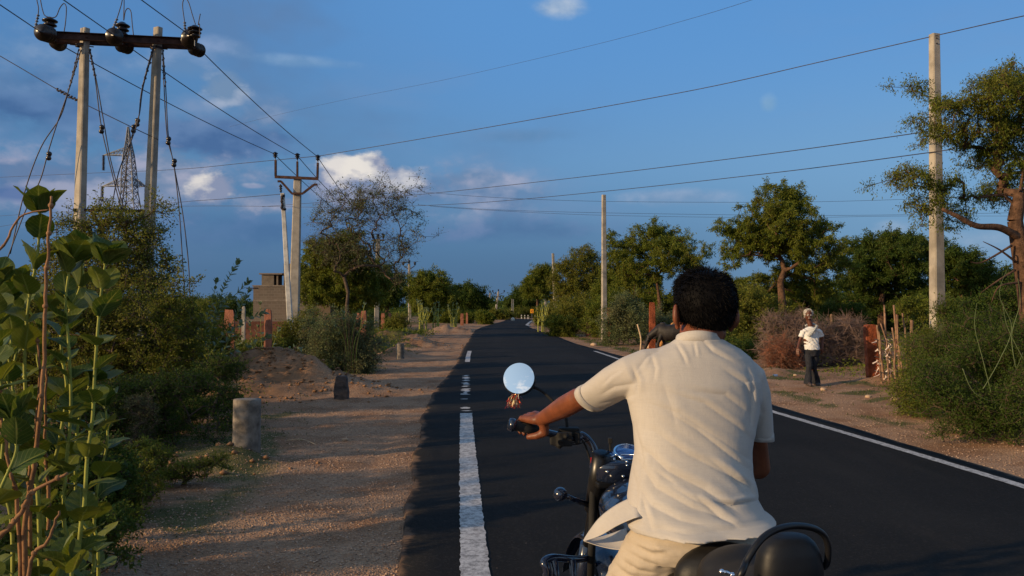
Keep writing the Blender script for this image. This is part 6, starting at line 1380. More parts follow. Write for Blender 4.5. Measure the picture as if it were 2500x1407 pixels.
def wheel(s, rw, tw_):
    c = Bk(s, 0, rw); m = MB(); pr = []; k = 40; V_ = []; nn_ = 10
    for i in range(k):
        a = 2*PI*i/k; e = AX*math.cos(a)+Vector((0,0,math.sin(a)))
        for j in range(nn_): b = 2*PI*j/nn_; V_.append(tuple(c+e*(rw-tw_*0.5+math.cos(b)*tw_*0.5)+LT*math.sin(b)*tw_*0.5))
    m.add(V_, [(i*nn_+j, ((i+1)%k)*nn_+j, ((i+1)%k)*nn_+(j+1)%nn_, i*nn_+(j+1)%nn_) for i in range(k) for j in range(nn_)]); w_ = empty('wheel', c); w_.parent = bike; w_.matrix_parent_inverse = bike.matrix_basis.inverted()
    part(m, 'tyre', rub, w_); m = MB(); V_ = []
    for i in range(k):
        a = 2*PI*i/k; e = AX*math.cos(a)+Vector((0,0,math.sin(a)))
        for rr_, l_ in ((rw-tw_*0.85, -tw_*0.35), (rw-tw_*0.85, tw_*0.35), (rw-tw_*1.05, tw_*0.3), (rw-tw_*1.05, -tw_*0.3)): V_.append(tuple(c+e*rr_+LT*l_))
    m.add(V_, [(i*4+j, ((i+1)%k)*4+j, ((i+1)%k)*4+(j+1)%4, i*4+(j+1)%4) for i in range(k) for j in range(4)]); part(m, 'rim', chr_, w_)
    m = MB()
    for i in range(18):
        a = 2*PI*i/18; e = AX*math.cos(a)+Vector((0,0,math.sin(a))); m.tube([c+LT*(0.04*(-1)**i)+e*0.03, c+e*(rw-tw_)], 0.0022, 4)
    part(m, 'spokes', chr_, w_); m = MB(); m.tube([c-LT*0.06, c+LT*0.06], 0.045, 18); part(m, 'hub', alu, w_); m = MB(); m.tube([c+LT*0.065, c+LT*0.07], 0.12, 24); part(m, 'brake_disc', alu, w_); return c
cr = wheel(-0.42, 0.335, 0.12); cf = wheel(0.98, 0.335, 0.10)
# mudguards
for s_, a0, a1, rad, wd in ((-0.42, 35, 175, 0.40, 0.085), (0.98, 20, 150, 0.385, 0.065)):
    m = MB(); V_ = []; k = 22; c = Bk(s_, 0, 0.335)
    for i in range(k):
        a = math.radians(a0+(a1-a0)*i/(k-1)); e = AX*math.cos(a)+Vector((0,0,math.sin(a)))
        for q_ in (-1, -0.75, -0.35, 0, 0.35, 0.75, 1): V_.append(tuple(c+e*(rad-0.035*q_*q_)+LT*wd*q_))
    m.add(V_, [(i*7+j, i*7+j+1, (i+1)*7+j+1, (i+1)*7+j) for i in range(k-1) for j in range(6)]); o = part(m, 'mudguard', blackp); sd_ = o.modifiers.new('s', 'SOLIDIFY'); sd_.thickness = 0.003
# frame, engine, exhaust
m = MB(); m.tube(spline([Bk(.62,0,.92), Bk(.52,0,.60), Bk(.42,0,.26), Bk(.05,0,.22), Bk(-.10,0,.35)], 5), 0.018, 8); m.tube(spline([Bk(.60,0,.88), Bk(.2,0,.80), Bk(-.1,0,.78), Bk(-.55,0,.80)], 5), 0.02, 8)
for k in (-1, 1): m.tube([Bk(-.10,k*.10,.35), Bk(-.42,k*.10,.335)], 0.018, 8); m.tube([Bk(-.08,k*.11,.75), Bk(-.10,k*.11,.35)], 0.015, 8)
part(m, 'frame', blkm); m = MB(); m.box(Bk(.22,0,.36), (.24,.36,.24), Matrix.Rotation(.19, 3, 'Z')); m.lathe(Bk(.18,.12,.35), LT, [(.11,0), (.115,.03), (.09,.05), (.001,.055)], 24); m.lathe(Bk(.18,-.12,.35), -LT, [(.12,0), (.12,.03), (.10,.05), (.001,.055)], 24); part(m, 'engine', alu, None, False, .01)
m = MB()
for k in range(9): m.box(Bk(.27,0,.50+.025*k), (.19,.20,.010), Matrix.Rotation(.19, 3, 'Z'))
m.box(Bk(.27,0,.60), (.12,.13,.24), Matrix.Rotation(.19, 3, 'Z')); part(m, 'cylinder_fins', blkm, None, False)
m = MB(); m.tube(spline([Bk(.38,-.03,.62), Bk(.50,-.10,.50), Bk(.42,-.15,.28), Bk(.05,-.17,.26), Bk(-.25,-.19,.30)], 6), .022, 10); m.tube([Bk(-.2,-.19,.29), Bk(-.35,-.20,.32), Bk(-.85,-.22,.40)], [.03,.048,.045], 16); part(m, 'exhaust_pipe', chr_)
for k in (-1, 1):
    m = MB(); m.lathe(Bk(-.33,k*.16,.72), (AX*-.1+Vector((0,0,-1))), [(.014,0), (.03,.02), (.03,.2), (.018,.21), (.018,.36)], 12); part(m, 'rear_shock', blkm)
    m = MB(); m.tube([Bk(.02,k*.10,.25), Bk(.02,k*.24,.245)], .012, 8); m.box(Bk(.02,k*.22,.25), (.10,.035,.03), Matrix.Rotation(.19, 3, 'Z')); part(m, 'footpeg', rub, None, False)
    m = MB(); m.box(Bk(.02,k*.125,.62), (.03,.26,.2), Matrix.Rotation(.19, 3, 'Z')); part(m, 'side_panel', blackp, None, False, .02)
# fork
def tubep(nm, pts, r_, mt, par=None, n=10): m = MB(); m.tube(pts, r_, n); return part(m, nm, mt, par)
for k in (-1, 1):
    top = Bk(.60,k*.105,1.09); bot = Bk(.98,k*.10,.335); tubep('fork_tube', [top, top.lerp(bot,.5)], .021, blkm); tubep('fork_leg', [top.lerp(bot,.48), bot], .030, blackp); m = MB(); m.tube([top, top+(bot-top).normalized()*.24], .034, 14); part(m, 'fork_cover', blkm)
# tank
m = MB(); m.ball(Bk(.36,0,.915), (.165,.30,.105), Matrix.Rotation(.194, 3, 'Z'), 30, 20); m.ball(Bk(.47,0,.93), (.150,.17,.098), Matrix.Rotation(.194, 3, 'Z'), 26, 16); me = remesh(m, .007, 5); tank = finish(me, 'fuel_tank', blackp, bike)
# headlamp casquette / top panel, instruments
RZ = Matrix.Rotation(.194, 3, 'Z'); pc = Bk(.62,0,1.045)
m = MB(); V_ = []; n_ = 30
def panel_ring(z_, a1, a2, off_=0): return (Bk(.64+off_,0,z_), -LT*a1, AX*a2, 0.75)
m.rings([panel_ring(.985,.105,.06), panel_ring(1.0,.125,.075), panel_ring(1.04,.135,.085), panel_ring(1.055,.132,.085), panel_ring(1.068,.120,.078)], n_); part(m, 'instrument_housing', blackp)
m = MB(); m.ball(Bk(.78,-.02,.96), (.085,.10,.085), RZ, 24, 16); hl = part(m, 'headlamp', blackp); m = MB(); m.lathe(Bk(.845,-.02,.96), AX, [(.070,0), (.072,.012), (.06,.025), (.001,.032)], 24); part(m, 'headlamp_lens', chr_, hl)
glassb = simple('dial_glass_painted_reflection', (0.02, 0.06, 0.22), 0.06, 0.2, 0.8, 0.2, 30, Coat_Weight=1.0)  # the blue reflection on dials and display is painted into the base colour
def dial(px, py, Y, rd, nm, rect=False):
    c = R(px, py, Y); up = (Vector((0.05,-0.42,1))).normalized(); m = MB(); m.lathe(c-up*.045, up, [(rd*.8,0), (rd*.98,.02), (rd*1.04,.04), (rd*1.04,.047), (rd*.94,.051), (rd*.90,.046)], 36); o = part(m, nm, chr_); m = MB(); m.lathe(c-up*.0, up, [(rd*.92,0), (rd*.90,.003), (.001,.0045)], 32); part(m, 'dial_glass', glassb, o); return c, up
c, up = dial(1533, 1104, 2.95, .050, 'speedometer'); m = MB(); sd_ = up.cross(Vector((0,1,0))).normalized(); fw = sd_.cross(up)
q = [c+sd_*a+fw*b+up*.006 for a, b in ((-.036,-.052), (.030,-.058), (.030,-.028), (-.036,-.022))]; m.tube(q+[q[0]], .0025, 6); part(m, 'display_bezel', chr_); m = MB(); m.box(c+sd_*-.003-fw*.04+up*.003, (.06,.024,.004)); part(m, 'display', glassb, None, False)
dial(1487, 1110, 2.93, .019, 'ignition_lock'); m = MB(); kk = R(1490, 1094, 2.93); m.box(kk+Vector((0,0,.004)), (.007,.012,.034)); m.box(kk+Vector((0,0,.026)), (.014,.018,.02)); part(m, 'ignition_key', rub, None, False, .002)
for x, y in ((1505,1117), (1499,1128)): m = MB(); m.ball(R(x, y-6, 2.90), .006, None, 10, 8); part(m, 'chrome_bolt', chr_)
# nameplate with bolts below the panel
m = MB(); a = R(1484,1152,2.885); b = R(1541,1164,2.885); m.beam(a, b, .006, .026, (0,0,1)); part(m, 'fork_plate', simple('dull_plate', (.10,.09,.07), .45, .6), None, False, .002)
for x, y in ((1483,1152), (1521,1163), (1530,1128), (1530,1137)): m = MB(); m.ball(R(x, y, 2.875), .0062 if y > 1140 else .0055, None, 10, 8); part(m, 'chrome_bolt', chr_)
m = MB(); m.lathe(R(1502,1158,2.878), (0,-1,.1), [(.009,0), (.008,.003), (.001,.004)], 16); part(m, 'emblem', simple('brass', (.45,.32,.10), .35, .9))
m = MB(); m.beam(Bk(.61,.125,.985), Bk(.61,-.125,.985), .05, .022); part(m, 'yoke', blkm, None, False, .006)
# handlebar
cl = R(1458,1130,2.955); hb = [GL0, GL1, R(1420,1062,3.0), R(1440,1078,3.0), R(1452,1100,2.99), R(1458,1128,2.97), Bk(.62,.07,1.02)]
m = MB(); m.tube(spline([GL0-gax*0]+hb[1:], 6), .0125, 12); rb = [Vector((.86,2.985,1.187)), Vector((.72,3.02,1.187)), Vector((.66,3.03,1.17)), Vector((.62,3.02,1.10)), Bk(.62,-.07,1.02), Bk(.62,0,1.015), Bk(.62,.07,1.02)]
m.tube(spline(rb, 6), .0125, 12); hbo = part(m, 'handlebar', blackp)
tubep('grip', [GL0+gax*.012, GL0+gax*.135], .0185, rub, hbo, 18); m = MB(); m.lathe(GL0-gax*.004, gax, [(.012,0), (.022,.003), (.0235,.010), (.0235,.020), (.018,.024)], 20); part(m, 'bar_end', blackp, hbo)
tubep('grip', [Vector((.86,2.985,1.187)), Vector((.745,3.012,1.187))], .0185, rub, hbo, 18)
m = MB(); s1 = GL0.lerp(GL1, .80); m.box(s1+Vector((.01,0,-.012)), (.055,.05,.05), Matrix.Rotation(.2, 3, 'Z')); m.box(s1+Vector((-.025,.0,-.015)), (.03,.04,.035)); m.ball(s1+Vector((0,-.028,-.014)), .009); m.ball(s1+Vector((.018,-.028,.0)), .006); m.limb(s1+Vector((-.02,-.01,-.03)), s1+Vector((-.005,-.012,-.042)), .008, .006); me = remesh(m, .004, 2); finish(me, 'switch_housing', rub, hbo)
m = MB(); s2 = GL0.lerp(GL1, .93); m.box(s2+Vector((.0,.012,.018)), (.075,.045,.032)); m.box(s2+Vector((.03,.0,.0)), (.02,.036,.045)); part(m, 'lever_perch', rub, hbo, False, .006)
tubep('clutch_lever', spline([s2+Vector((-.01,.03,.0)), GL0.lerp(GL1, .5)+Vector((0,.045,-.002)), GL0+Vector((.02,.045,-.006))], 6), .0055, blkm, hbo, 8)
tubep('cable', spline([s2+Vector((.02,.0,-.02)), R(1385,1084,2.97), R(1410,1085,2.97), R(1440,1074,2.99)], 6), .0022, rub, hbo, 6); tubep('cable', spline([s2+Vector((.04,.02,0)), R(1430,1090,3.05), R(1450,1150,3.05), Bk(.7,.05,.9)], 6), .004, rub, hbo, 6)
m = MB(); m.box(R(1444,1124,2.93), (.006,.006,.02)); part(m, 'red_reflector', simple('red_plastic', (.5,.02,.01), .4), None, False)
tubep('fork_guard', [R(1452,1132,2.96), R(1448,1200,2.95), R(1446,1300,2.96), R(1442,1420,2.98)], .014, rub); tubep('fork_guard', [R(1468,1135,2.97), R(1466,1220,2.97), R(1462,1300,2.97)], .008, blkm)
# mirror
mc = R(1269, 927, 3.03); mn = (Vector((0,0,CAMH))-mc).normalized(); rd = 38.5*3.03/F
refl = Vector((-0.35, -0.80, 0.55)).normalized(); nmir = (mn+refl).normalized()   # tilted so the rider's eye sees sky behind
e = Vector((0,0,1)); 
m = MB(); m.lathe(mc-nmir*.016, nmir, [(.02,0), (rd*.7,.002), (rd*.97,.008), (rd*1.035,.014), (rd*1.035,.018), (rd*.985,.020), (rd*.98,.0165)], 48); mir = part(m, 'mirror', blkm, hbo)
# glass disc
def mirror_glass(t): return pbsdf(t, (0.93,0.95,0.96), 0.012, 1.0, 0.5)
V_ = [tuple(mc+nmir*.0225)]; u_ = nmir.cross(Vector((0,0,1))).normalized(); w_ = nmir.cross(u_); Q_ = []
for i in range(1, 11):
    r_ = rd*.985*i/10
    for j in range(48): a = 2*PI*j/48; V_.append(tuple(mc+u_*math.cos(a)*r_+w_*math.sin(a)*r_+nmir*(.0225-r_*r_/(2*1.5))))
for j in range(48):
    Q_.append((0, 1+j, 1+(j+1)%48))
    for i in range(9): Q_.append((1+i*48+j, 1+(i+1)*48+j, 1+(i+1)*48+(j+1)%48, 1+i*48+(j+1)%48))
m = MB(); m.add(V_, Q_); part(m, 'mirror_glass', mat('mirror_glass', mirror_glass), mir)
tubep('mirror_stem', spline([mc-nmir*.012+Vector((.03,0,-.02)), R(1318,952,3.03), R(1348,977,3.02), R(1378,1010,3.01), R(1385,1045,3.0)], 6), .0058, rub, hbo, 8)
# tinsel tassel hanging from the mirror
ts = empty('tassel', R(1256, 965, 3.0), 'red and gold tinsel tassel hanging below the round mirror', 'tassel'); rr = random.Random(5)
redt = simple('red_tinsel', (.55,.03,.015), .3, .4); gold = simple('gold_tinsel', (.9,.72,.42), .22, .9)
for nm, mt, k_, w_ in (('red_strands', redt, 90, .022), ('gold_strands', gold, 110, .015)):
    m = MB()
    for i in range(k_):
        a = R(1258+rr.uniform(-9, 9), 964+rr.uniform(-2, 6), 3.0+rr.uniform(-.01,.01)); b = a+Vector((rr.uniform(-w_,w_)-0.006, rr.uniform(-.012,.012), -rr.uniform(.014,.045))); c_ = a.lerp(b, .5)+Vector((rr.uniform(-.006,.006), rr.uniform(-.004,.004), 0)); m.tube([a, c_, b], [.0011,.0013,.0008], 3, True, .5)
    m.build(nm, mt, ts)
# turn signals, crash bar, seat, rails
for k, b in ((1, None),):
    ic = R(1368, 1207, 2.93); m = MB(); m.ball(ic, (.025,.027,.025), None, 22, 16); ind = part(m, 'turn_signal', blackp); tubep('signal_stem', [ic+Vector((.02,0,-.006)), R(1400,1219,2.95), R(1438,1234,2.97)], [.0085,.0085,.011], blackp, ind, 12)
ic = Bk(.62,-.26,.955); m = MB(); m.ball(ic, (.025,.027,.025), None, 16, 12); ind = part(m, 'turn_signal', blackp); tubep('signal_stem', [ic, Bk(.62,-.12,.945)], .009, blackp, ind)
cb_ = [R(1440,1362,3.0), R(1400,1366,2.9), R(1350,1362,2.83), R(1328,1372,2.80), R(1335,1392,2.79), R(1350,1460,2.80), Bk(.42,.12,.40)]
tubep('crash_bar', spline(cb_, 6), .0135, blackp, None, 12); tubep('crash_bar_strut', [R(1397,1366,2.87), R(1402,1470,2.87)], .011, blackp, None, 12); tubep('crash_bar_strut', [R(1352,1366,2.82), R(1366,1470,2.84)], .013, chr_ if False else blackp, None, 12)
rc = [Vector((2*(O0.x+0)-0, 0, 0))]; tubep('crash_bar', spline([Bk(.62,-.08,.62), Bk(.55,-.24,.64), Bk(.52,-.30,.60), Bk(.5,-.28,.5), Bk(.42,-.12,.40)], 6), .0135, blackp, None, 12)
m = MB(); m.ball(Bk(.0,0,.835), (.135,.19,.06), RZ, 26, 14); m.ball(Bk(.14,0,.85), (.09,.14,.06), RZ, 22, 12); m.ball(Bk(-.13,0,.895), (.135,.075,.085), RZ, 24, 14); me = remesh(m, .006, 6); finish(me, 'rider_seat', leather, bike)
m = MB(); m.ball(Bk(-.29,0,.908), (.128,.16,.085), RZ, 26, 16); m.ball(Bk(-.25,0,.936), (.118,.09,.070), RZ, 24, 14); m.ball(Bk(-.38,.0,.912), (.118,.10,.082), RZ, 24, 14); me = remesh(m, .006, 6); finish(me, 'pillion_seat', leather, bike)
# rounded backrest pad and rail
bc = R(1926, 1420, 1.92); m = MB(); m.rings([(bc+Vector((0,0,z_)), LT*a_, AX*b_, .8) for z_, a_, b_ in ((-.10,.082,.05), (-.02,.083,.052), (.04,.080,.050), (.07,.074,.046), (.092,.062,.038), (.106,.045,.028), (.112,.02,.012))], 36); me = remesh(m, .005, 8); finish(me, 'backrest', simple('backrest_vinyl', (.006,.0065,.008), .5, 0, .3, .2, 8, .3, 260, .001), bike)
blkrail = simple('black_rail', (0.008,0.008,0.009), .42, 0, .35, .2, 6)
rl = [Bk(-.25,.125,.80), R(1795,1425,1.76), R(1822,1372,1.76), R(1848,1330,1.77), R(1872,1306,1.79), R(1905,1290,1.81), R(1945,1284,1.84), R(1985,1290,1.87), R(2010,1306,1.89), R(2021,1332,1.90), R(2021,1362,1.91), R(2016,1380,1.92), R(2004,1385,1.93), R(1990,1384,1.95)]
tubep('grab_rail', spline(rl, 6), .0076, blkrail, None, 12)
m = MB(); a = R(1762,1396,1.85); m.tube([a, a+Vector((.012,0,-.002)), R(1788,1404,1.85)], .004, 8); m.ball(a, .006); m.ball(R(1788,1404,1.85), .006); part(m, 'seat_buckle', chr_)
m = MB(); m.ball(Bk(-.78,0,.70), (.05,.03,.04), RZ, 16, 10); part(m, 'tail_lamp', simple('red_plastic', (.5,.02,.01), .4)); m = MB(); m.box(Bk(-.83,0,.56), (.2,.006,.1), RZ); part(m, 'number_plate', simple('plate_white', (.6,.6,.58), .5, 0, .5, .05), None, False)
tubep('seat_rail', spline([Bk(-.05,.12,.78), Bk(-.3,.13,.80), Bk(-.55,.11,.82), Bk(-.60,0,.83), Bk(-.55,-.11,.82), Bk(-.3,-.13,.80), Bk(-.05,-.12,.78)], 5), .011, blkm)
tubep('side_stand', [Bk(.1,.12,.22), Bk(-.15,.20,.20)], .010, blkm)
# ---------------------------------------------------------------- the walking man
YW = 17.3
def Wm(px, py, dy=0.0): return P(px, py, YW+dy)
zg = gh(Wm(1982,940).x, YW)
man = empty('person', (Wm(1982,940).x, YW, zg), 'person with white hair walking on the verge, white shirt, scarf and dark flared trousers', 'person')
dsk = skin_mat('dark_skin', (0.075, 0.022, 0.010), (0.11, 0.035, 0.016), 0.05)
hc2 = Wm(1974, 769)+Vector((0,0,0)); m = MB()
g2, M2 = head_mb(m, hc2, 0.98, Vector((-0.12,-1,-0.28)))
for k in (-1, 1): ear_mb(m, g2, M2, k, 1.0)
nk = Wm(1979, 797, 0.04); m.chain([nk-Vector((0,0,.05)), nk, hc2+Vector((0.01,0.05,-0.03))], [.062,.056,.054])
m.rings([(Wm(1979,806,.03), (.09,0,0), (0,.06,0), 1), (Wm(1979,814,.03), (.14,0,0), (0,.09,0), .9), (Wm(1980,830), (.15,0,0), (0,.10,0), .9), (Wm(1981,848), (.135,0,0), (0,.10,0), .95), (Wm(1982,858), (.145,0,0), (0,.105,0), .95), (Wm(1981,868), (.13,0,0), (0,.10,0), 1)][::-1], 24)
aL = [Wm(1961,806,.02), Wm(1954,829,.04), Wm(1948,850,-.04)]; aR = [Wm(2000,806,.02), Wm(2007,830,.06), Wm(2008,848,.02)]
m.chain(aL, [.036,.036,.026]); m.chain(aR, [.036,.038,.027])
hand_mb(m, aL[2], Vector((-.12,-.15,-1)), Vector((.35,.4,0)), Vector((.5,-1,0)), .98, (.25,.3,.3,.35), .3, .05, .15)
hand_mb(m, aR[2], Vector((0,-.05,-1)), Vector((-.6,.7,0)), Vector((-.5,-1,0)), .98, (.7,.8,.8,.85), .5, .0, .4)
hpR = Wm(1974,860); hpL = Wm(1991,860); knR = Wm(1975,898,-.10); knL = Wm(1987,897,.02); anR = Wm(1972,932,-.16); anL = Wm(1992,932,.14)
anR.z = gh(anR.x, anR.y)+.09; anL.z = gh(anL.x, anL.y)+.09
for a, b, c in ((hpR,knR,anR), (hpL,knL,anL)): m.chain([a,b,c], [.078,.052,.036]); m.chain([c, c+Vector((0,-.14,-.055))], [.036,.030])
me = remesh(m, .0065, 3); finish(me, 'body', dsk, man)
hw = simple('white_hair', (.62,.58,.52), .8, 0, .2, .2, 50)
m = MB(); m.ball(g2(0,-.03,.040), (.085,.088,.078), M2, 24, 16); m.ball(g2(0,-.05,-.01), (.080,.055,.065), M2, 20, 14)
for k in (-1, 1): m.ball(g2(k*.072,-.01,.02), (.018,.034,.045), M2, 12, 10)
me = remesh(m, .007, 2); v = cos(me); n = nrm(me); setco(me, v+n*((fbm(v[:,0]*40+v[:,1]*20, v[:,2]*45, 3)-.5)*.018)[:,None]); ho = finish(me, 'hair', hw, man)
v = cos(me); n = nrm(me); rr = np.random.RandomState(3); N_ = 4000; ii = rr.randint(0, len(v), N_); vv, qq = leaf_quads(v[ii], n[ii]+rr.normal(size=(N_,3))*.6, .010+.012*rr.rand(N_), np.full(N_, .004), rr); npmesh('hair_strands', vv, qq, hw, ho)
m = MB(); m.ball(g2(-.013,.098,-.045), (.014,.008,.005), M2); m.ball(g2(.013,.098,-.045), (.014,.008,.005), M2); m.build('moustache', hw, man, True)
for k in (-1, 1):
    m = MB(); m.ball(g2(k*.031,.072,.004), .011, None, 10, 8); m.build('eye', MATS['eye_white'], man, True); m = MB(); m.ball(g2(k*.031,.081,.004), .005, None, 8, 6); m.build('pupil', MATS['black_paint'], man, True); m = MB(); m.limb(g2(k*.016,.086,.024), g2(k*.048,.078,.024), .005, .004); m.build('eyebrow', hw, man, True)
wsh = cloth_mat('white_shirt_cloth', (.72,.72,.70), (.78,.77,.74), 200)
m = MB(); m.rings([(Wm(1979,798,.03), (.062,0,0), (0,.06,0), 1), (Wm(1979,803,.03), (.13,0,0), (0,.085,0), .95), (Wm(1979,812,.03), (.174,0,0), (0,.100,0), .88), (Wm(1980,826,.01), (.156,0,0), (0,.110,0), .9), (Wm(1981,840), (.148,0,0), (0,.112,0), .9), (Wm(1982,850), (.156,0,0), (0,.120,0), .9), (Wm(1982.5,854), (.156,0,0), (0,.120,0), .9)][::-1], 40)
m.rings([(Wm(1970,808,.02), (0,0,.05), (0,.08,0), 1), (Wm(1964,808,.02), (-.03,0,.045), (0,.075,0), 1), (Wm(1960,811,.02), (-.055,0,.02), (0,.068,0), 1), (Wm(1956,823,.03), (-.058,0,.012), (0,.062,0), 1)], 20); m.rings([(Wm(1990,808,.02), (0,0,.05), (0,.08,0), 1), (Wm(1996,808,.02), (.03,0,.045), (0,.075,0), 1), (Wm(2001,811,.02), (.055,0,.02), (0,.068,0), 1), (Wm(2005,822,.04), (.058,0,.012), (0,.062,0), 1)], 20)
me = remesh(m, .0075, 4); v = cos(me); n = nrm(me); f_ = np.sin((v[:,2]*1.0+v[:,0]*0.7)*75+fbm(v[:,0]*9, v[:,2]*9, 3)*9)*.0045+(fbm(v[:,0]*14, v[:,2]*20, 4)-.5)*.02
f_ = f_*np.clip((1.35-(v[:,2]-zg))*4, .2, 1); setco(me, v+n*f_[:,None]); s2_ = finish(me, 'shirt', wsh, man)
blk2 = simple('dark_trouser_cloth', (.018,.019,.024), .85, 0, .2, .3, 12)
m = MB(); m.rings([(Wm(1982,850), (.150,0,0), (0,.112,0), .95), (Wm(1982,860), (.155,0,0), (0,.118,0), .9), (Wm(1982,870), (.14,0,0), (0,.11,0), .95)][::-1], 30)
for a, b, c in ((hpR,knR,anR), (hpL,knL,anL)): m.chain([a,a.lerp(b,.5),b], [.092,.080,.066]); m.rings([(b+Vector((0,0,.04)), (.062,0,0), (0,.062,0), 1), (b.lerp(c,.45), (.062,0,0), (0,.07,0), 1), (c+Vector((0,0,.02)), (.082,0,0), (0,.10,0), 1), (c+Vector((0,-.01,-.045)), (.090,0,0), (0,.115,0), 1)][::-1], 20)
me = remesh(m, .0075, 5); v = cos(me); n = nrm(me); setco(me, v+n*((fbm(v[:,0]*14, v[:,2]*9, 3)-.5)*.025)[:,None]); finish(me, 'trousers', blk2, man)
for c in (anR, anL):
    m = MB(); m.chain([c+Vector((0,.03,-.04)), c+Vector((0,-.08,-.05)), c+Vector((0,-.17,-.06))], [.045,.045,.036]); me = remesh(m, .007, 2); finish(me, 'shoe', simple('brown_shoe', (.05,.035,.028), .6), man)
scm = cloth_mat('grey_scarf_cloth', (.34,.35,.34), (.46,.46,.44), 160)
m = MB(); q = spline([Wm(1966,796,.10), Wm(1979,791,.14), Wm(1990,793,.09), Wm(1994,799,-.04), Wm(1988,807,-.115), Wm(1980,815,-.135), Wm(1974,822,-.13)], 6); m.tube(q, [.022+.004*math.sin(i*.9)+.012*(i > 22) for i in range(len(q))], 10, True, .8)
q = spline([Wm(1992,798,-.08), Wm(1986,806,-.13), Wm(1979,816,-.145)], 6); m.tube(q, [.02,.023,.026,.03,.033,.036,.038,.038,.035,.03,.03,.03,.025][:len(q)], 10, True, .4)
me = remesh(m, .008, 2); v = cos(me); n = nrm(me); setco(me, v+n*((np.sin(v[:,0]*120+v[:,2]*90))*.005)[:,None]); finish(me, 'scarf', scm, man)
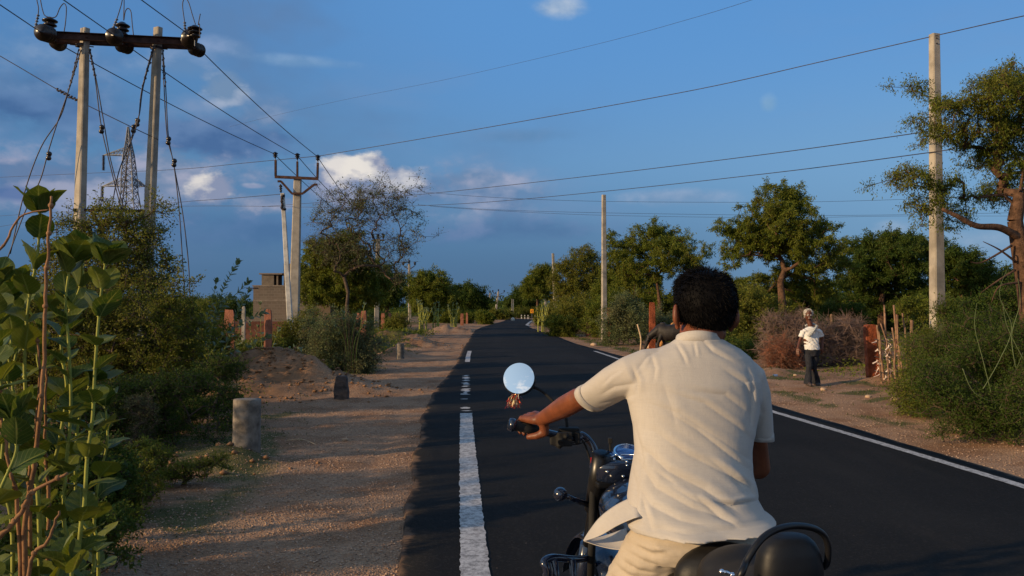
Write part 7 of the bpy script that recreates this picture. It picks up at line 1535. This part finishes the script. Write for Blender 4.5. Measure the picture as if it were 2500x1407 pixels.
# ---------------------------------------------------------------- cattle beside the verge
def cow(label, base, yaw, s, mt, hornm, head_down, seed):
    root = empty('cow', base, label, 'cow'); Mz = Matrix.Rotation(yaw, 3, 'Z'); b = Vector(base); g_ = lambda x, y, z: b+Mz @ Vector((x*s, y*s, z*s)); m = MB()
    # x forward, y left, z up
    sp = [((-.62,0,1.08), .22, .25), ((-.45,0,1.10), .27, .31), ((-.1,0,1.02), .31, .38), ((.25,0,1.0), .29, .38), ((.5,0,1.06), .24, .36), ((.68,0,1.12), .17, .27)]
    m.rings([(g_(-.72,0,1.08), Mz @ Vector((0,.10*s,0)), Vector((0,0,.12*s)), 1)]+[(g_(*p), Mz @ Vector((0,w_*s,0)), Vector((0,0,h_*s)), .95) for p, w_, h_ in sp], 24)
    m.ball(g_(.42,0,1.40), (.16*s,.09*s,.10*s), Mz); m.ball(g_(-.60,.0,1.30), (.12*s,.18*s,.06*s), Mz)
    nz = (.98,0,.88) if head_down else (.98,0,1.35); hz = (1.12,0,.62) if head_down else (1.18,0,1.42); mz = (1.24,0,.30) if head_down else (1.48,0,1.22)
    m.chain([g_(.62,0,1.15), g_(*nz), g_(*hz)], [.21*s,.15*s,.115*s]); m.chain([g_(*hz), Vector(g_(*hz)).lerp(g_(*mz), .6), g_(*mz)], [.12*s,.085*s,.07*s])
    m.chain([g_(.6,0,.92), g_(.85,0,.72 if head_down else .98)], [.07*s,.04*s])
    for k in (-1, 1):
        sw = .12*k
        m.chain([g_(.48,k*.15,.85), g_(.50+sw,k*.15,.52), g_(.50+sw,k*.15,.12)], [.12*s,.065*s,.042*s]); m.ball(g_(.53+sw,k*.15,.06), (.065*s,.05*s,.06*s), Mz)
        m.chain([g_(-.50,k*.16,.90), g_(-.42-sw,k*.16,.66), g_(-.60-sw,k*.16,.42), g_(-.54-sw,k*.16,.12)], [.17*s,.10*s,.055*s,.042*s]); m.ball(g_(-.51-sw,k*.16,.06), (.065*s,.05*s,.06*s), Mz)
        m.ball(Vector(g_(*hz))+Mz @ Vector((-.04*s,k*.18*s,.02*s)), (.045*s,.12*s,.03*s), Mz)
    m.chain([g_(-.72,0,1.22), g_(-.80,0,.9), g_(-.78,.02,.5)], [.03*s,.02*s,.015*s]); m.ball(g_(-.78,.02,.42), (.03*s,.03*s,.08*s))
    me = remesh(m, .016, 4); finish(me, 'body', mt, root)
    for k in (-1, 1):
        m = MB(); h0 = Vector(g_(*hz))+Mz @ Vector((-.05*s,k*.08*s,.09*s)); m.tube(spline([h0, h0+Mz @ Vector((0,k*.12*s,.06*s)), h0+Mz @ Vector((.05*s,k*.14*s,.20*s))], 5), list(np.linspace(.03*s,.008*s,11)), 8); m.build('horn', hornm, root, True)
    return root
hornm = simple('horn', (.12,.09,.07), .5)
cx = P(1603,757,29.5).x; cow('black cow with its head lowered beside the tall red post', (cx+.55, 29.5, gh(cx,29.5)), PI-.35, .78, simple('black_hide', (.016,.013,.012), .6, 0, .3, .4, 7), hornm, True, 1)
cx = P(1650,757,31.5).x; cow('tan brown cow standing behind the black cow', (cx+.5, 31.5, gh(cx,31.5)), PI-.15, .86, simple('tan_hide', (.42,.19,.05), .7, 0, .3, .35, 5), hornm, True, 2)
# verge bushes just left of the frame: they shade the near ground
def shrubw(label, c, blobs, lm, ncl, seed, cr=0.22, nleaf=80, L=0.05, Wd=0.022):
    x, y = c; z = gh(x, y); r = np.random.RandomState(seed); B = [(x+a, y+b, z+d, e, f, h) for a, b, d, e, f, h in blobs]
    rt = [(b[0]+r.uniform(-.6,.6)*b[3], b[1]+r.uniform(-.6,.6)*b[4], z-0.03) for b in B for _ in range(3)]
    return tree('shrub', label, 'shrub', (x, y, z), [(x,y,z),(x,y,z+.1)], B, ncl, cr, nleaf, L, Wd, lm, twig, seed, trunk_r=.02, group=SLg, twigs=5, twr=.004, tipr=.005, parts=('stems','foliage'), roots=rt)
shrubw('tall bush just outside the left edge of the view', (-8.3, 4.4), [(0,0,1.2,1.1,1.0,1.0), (.6,.7,1.5,.7,.6,.9), (-.6,-.4,1.0,.9,.8,.9)], L_olive, 260, 301)
shrubw('second bush outside the left edge, nearer the camera', (-9.0, 1.6), [(0,0,1.0,1.1,.8,1.0), (.4,.5,1.4,.6,.5,.8)], L_green, 200, 302)
shrubw('third bush outside the left edge, beside the deepest weeds', (-8.0, 7.4), [(0,0,1.5,1.2,1.1,1.4), (.7,.5,.9,.9,.9,.9), (-.3,1.6,1.3,1.0,.9,1.2)], L_green, 400, 303)
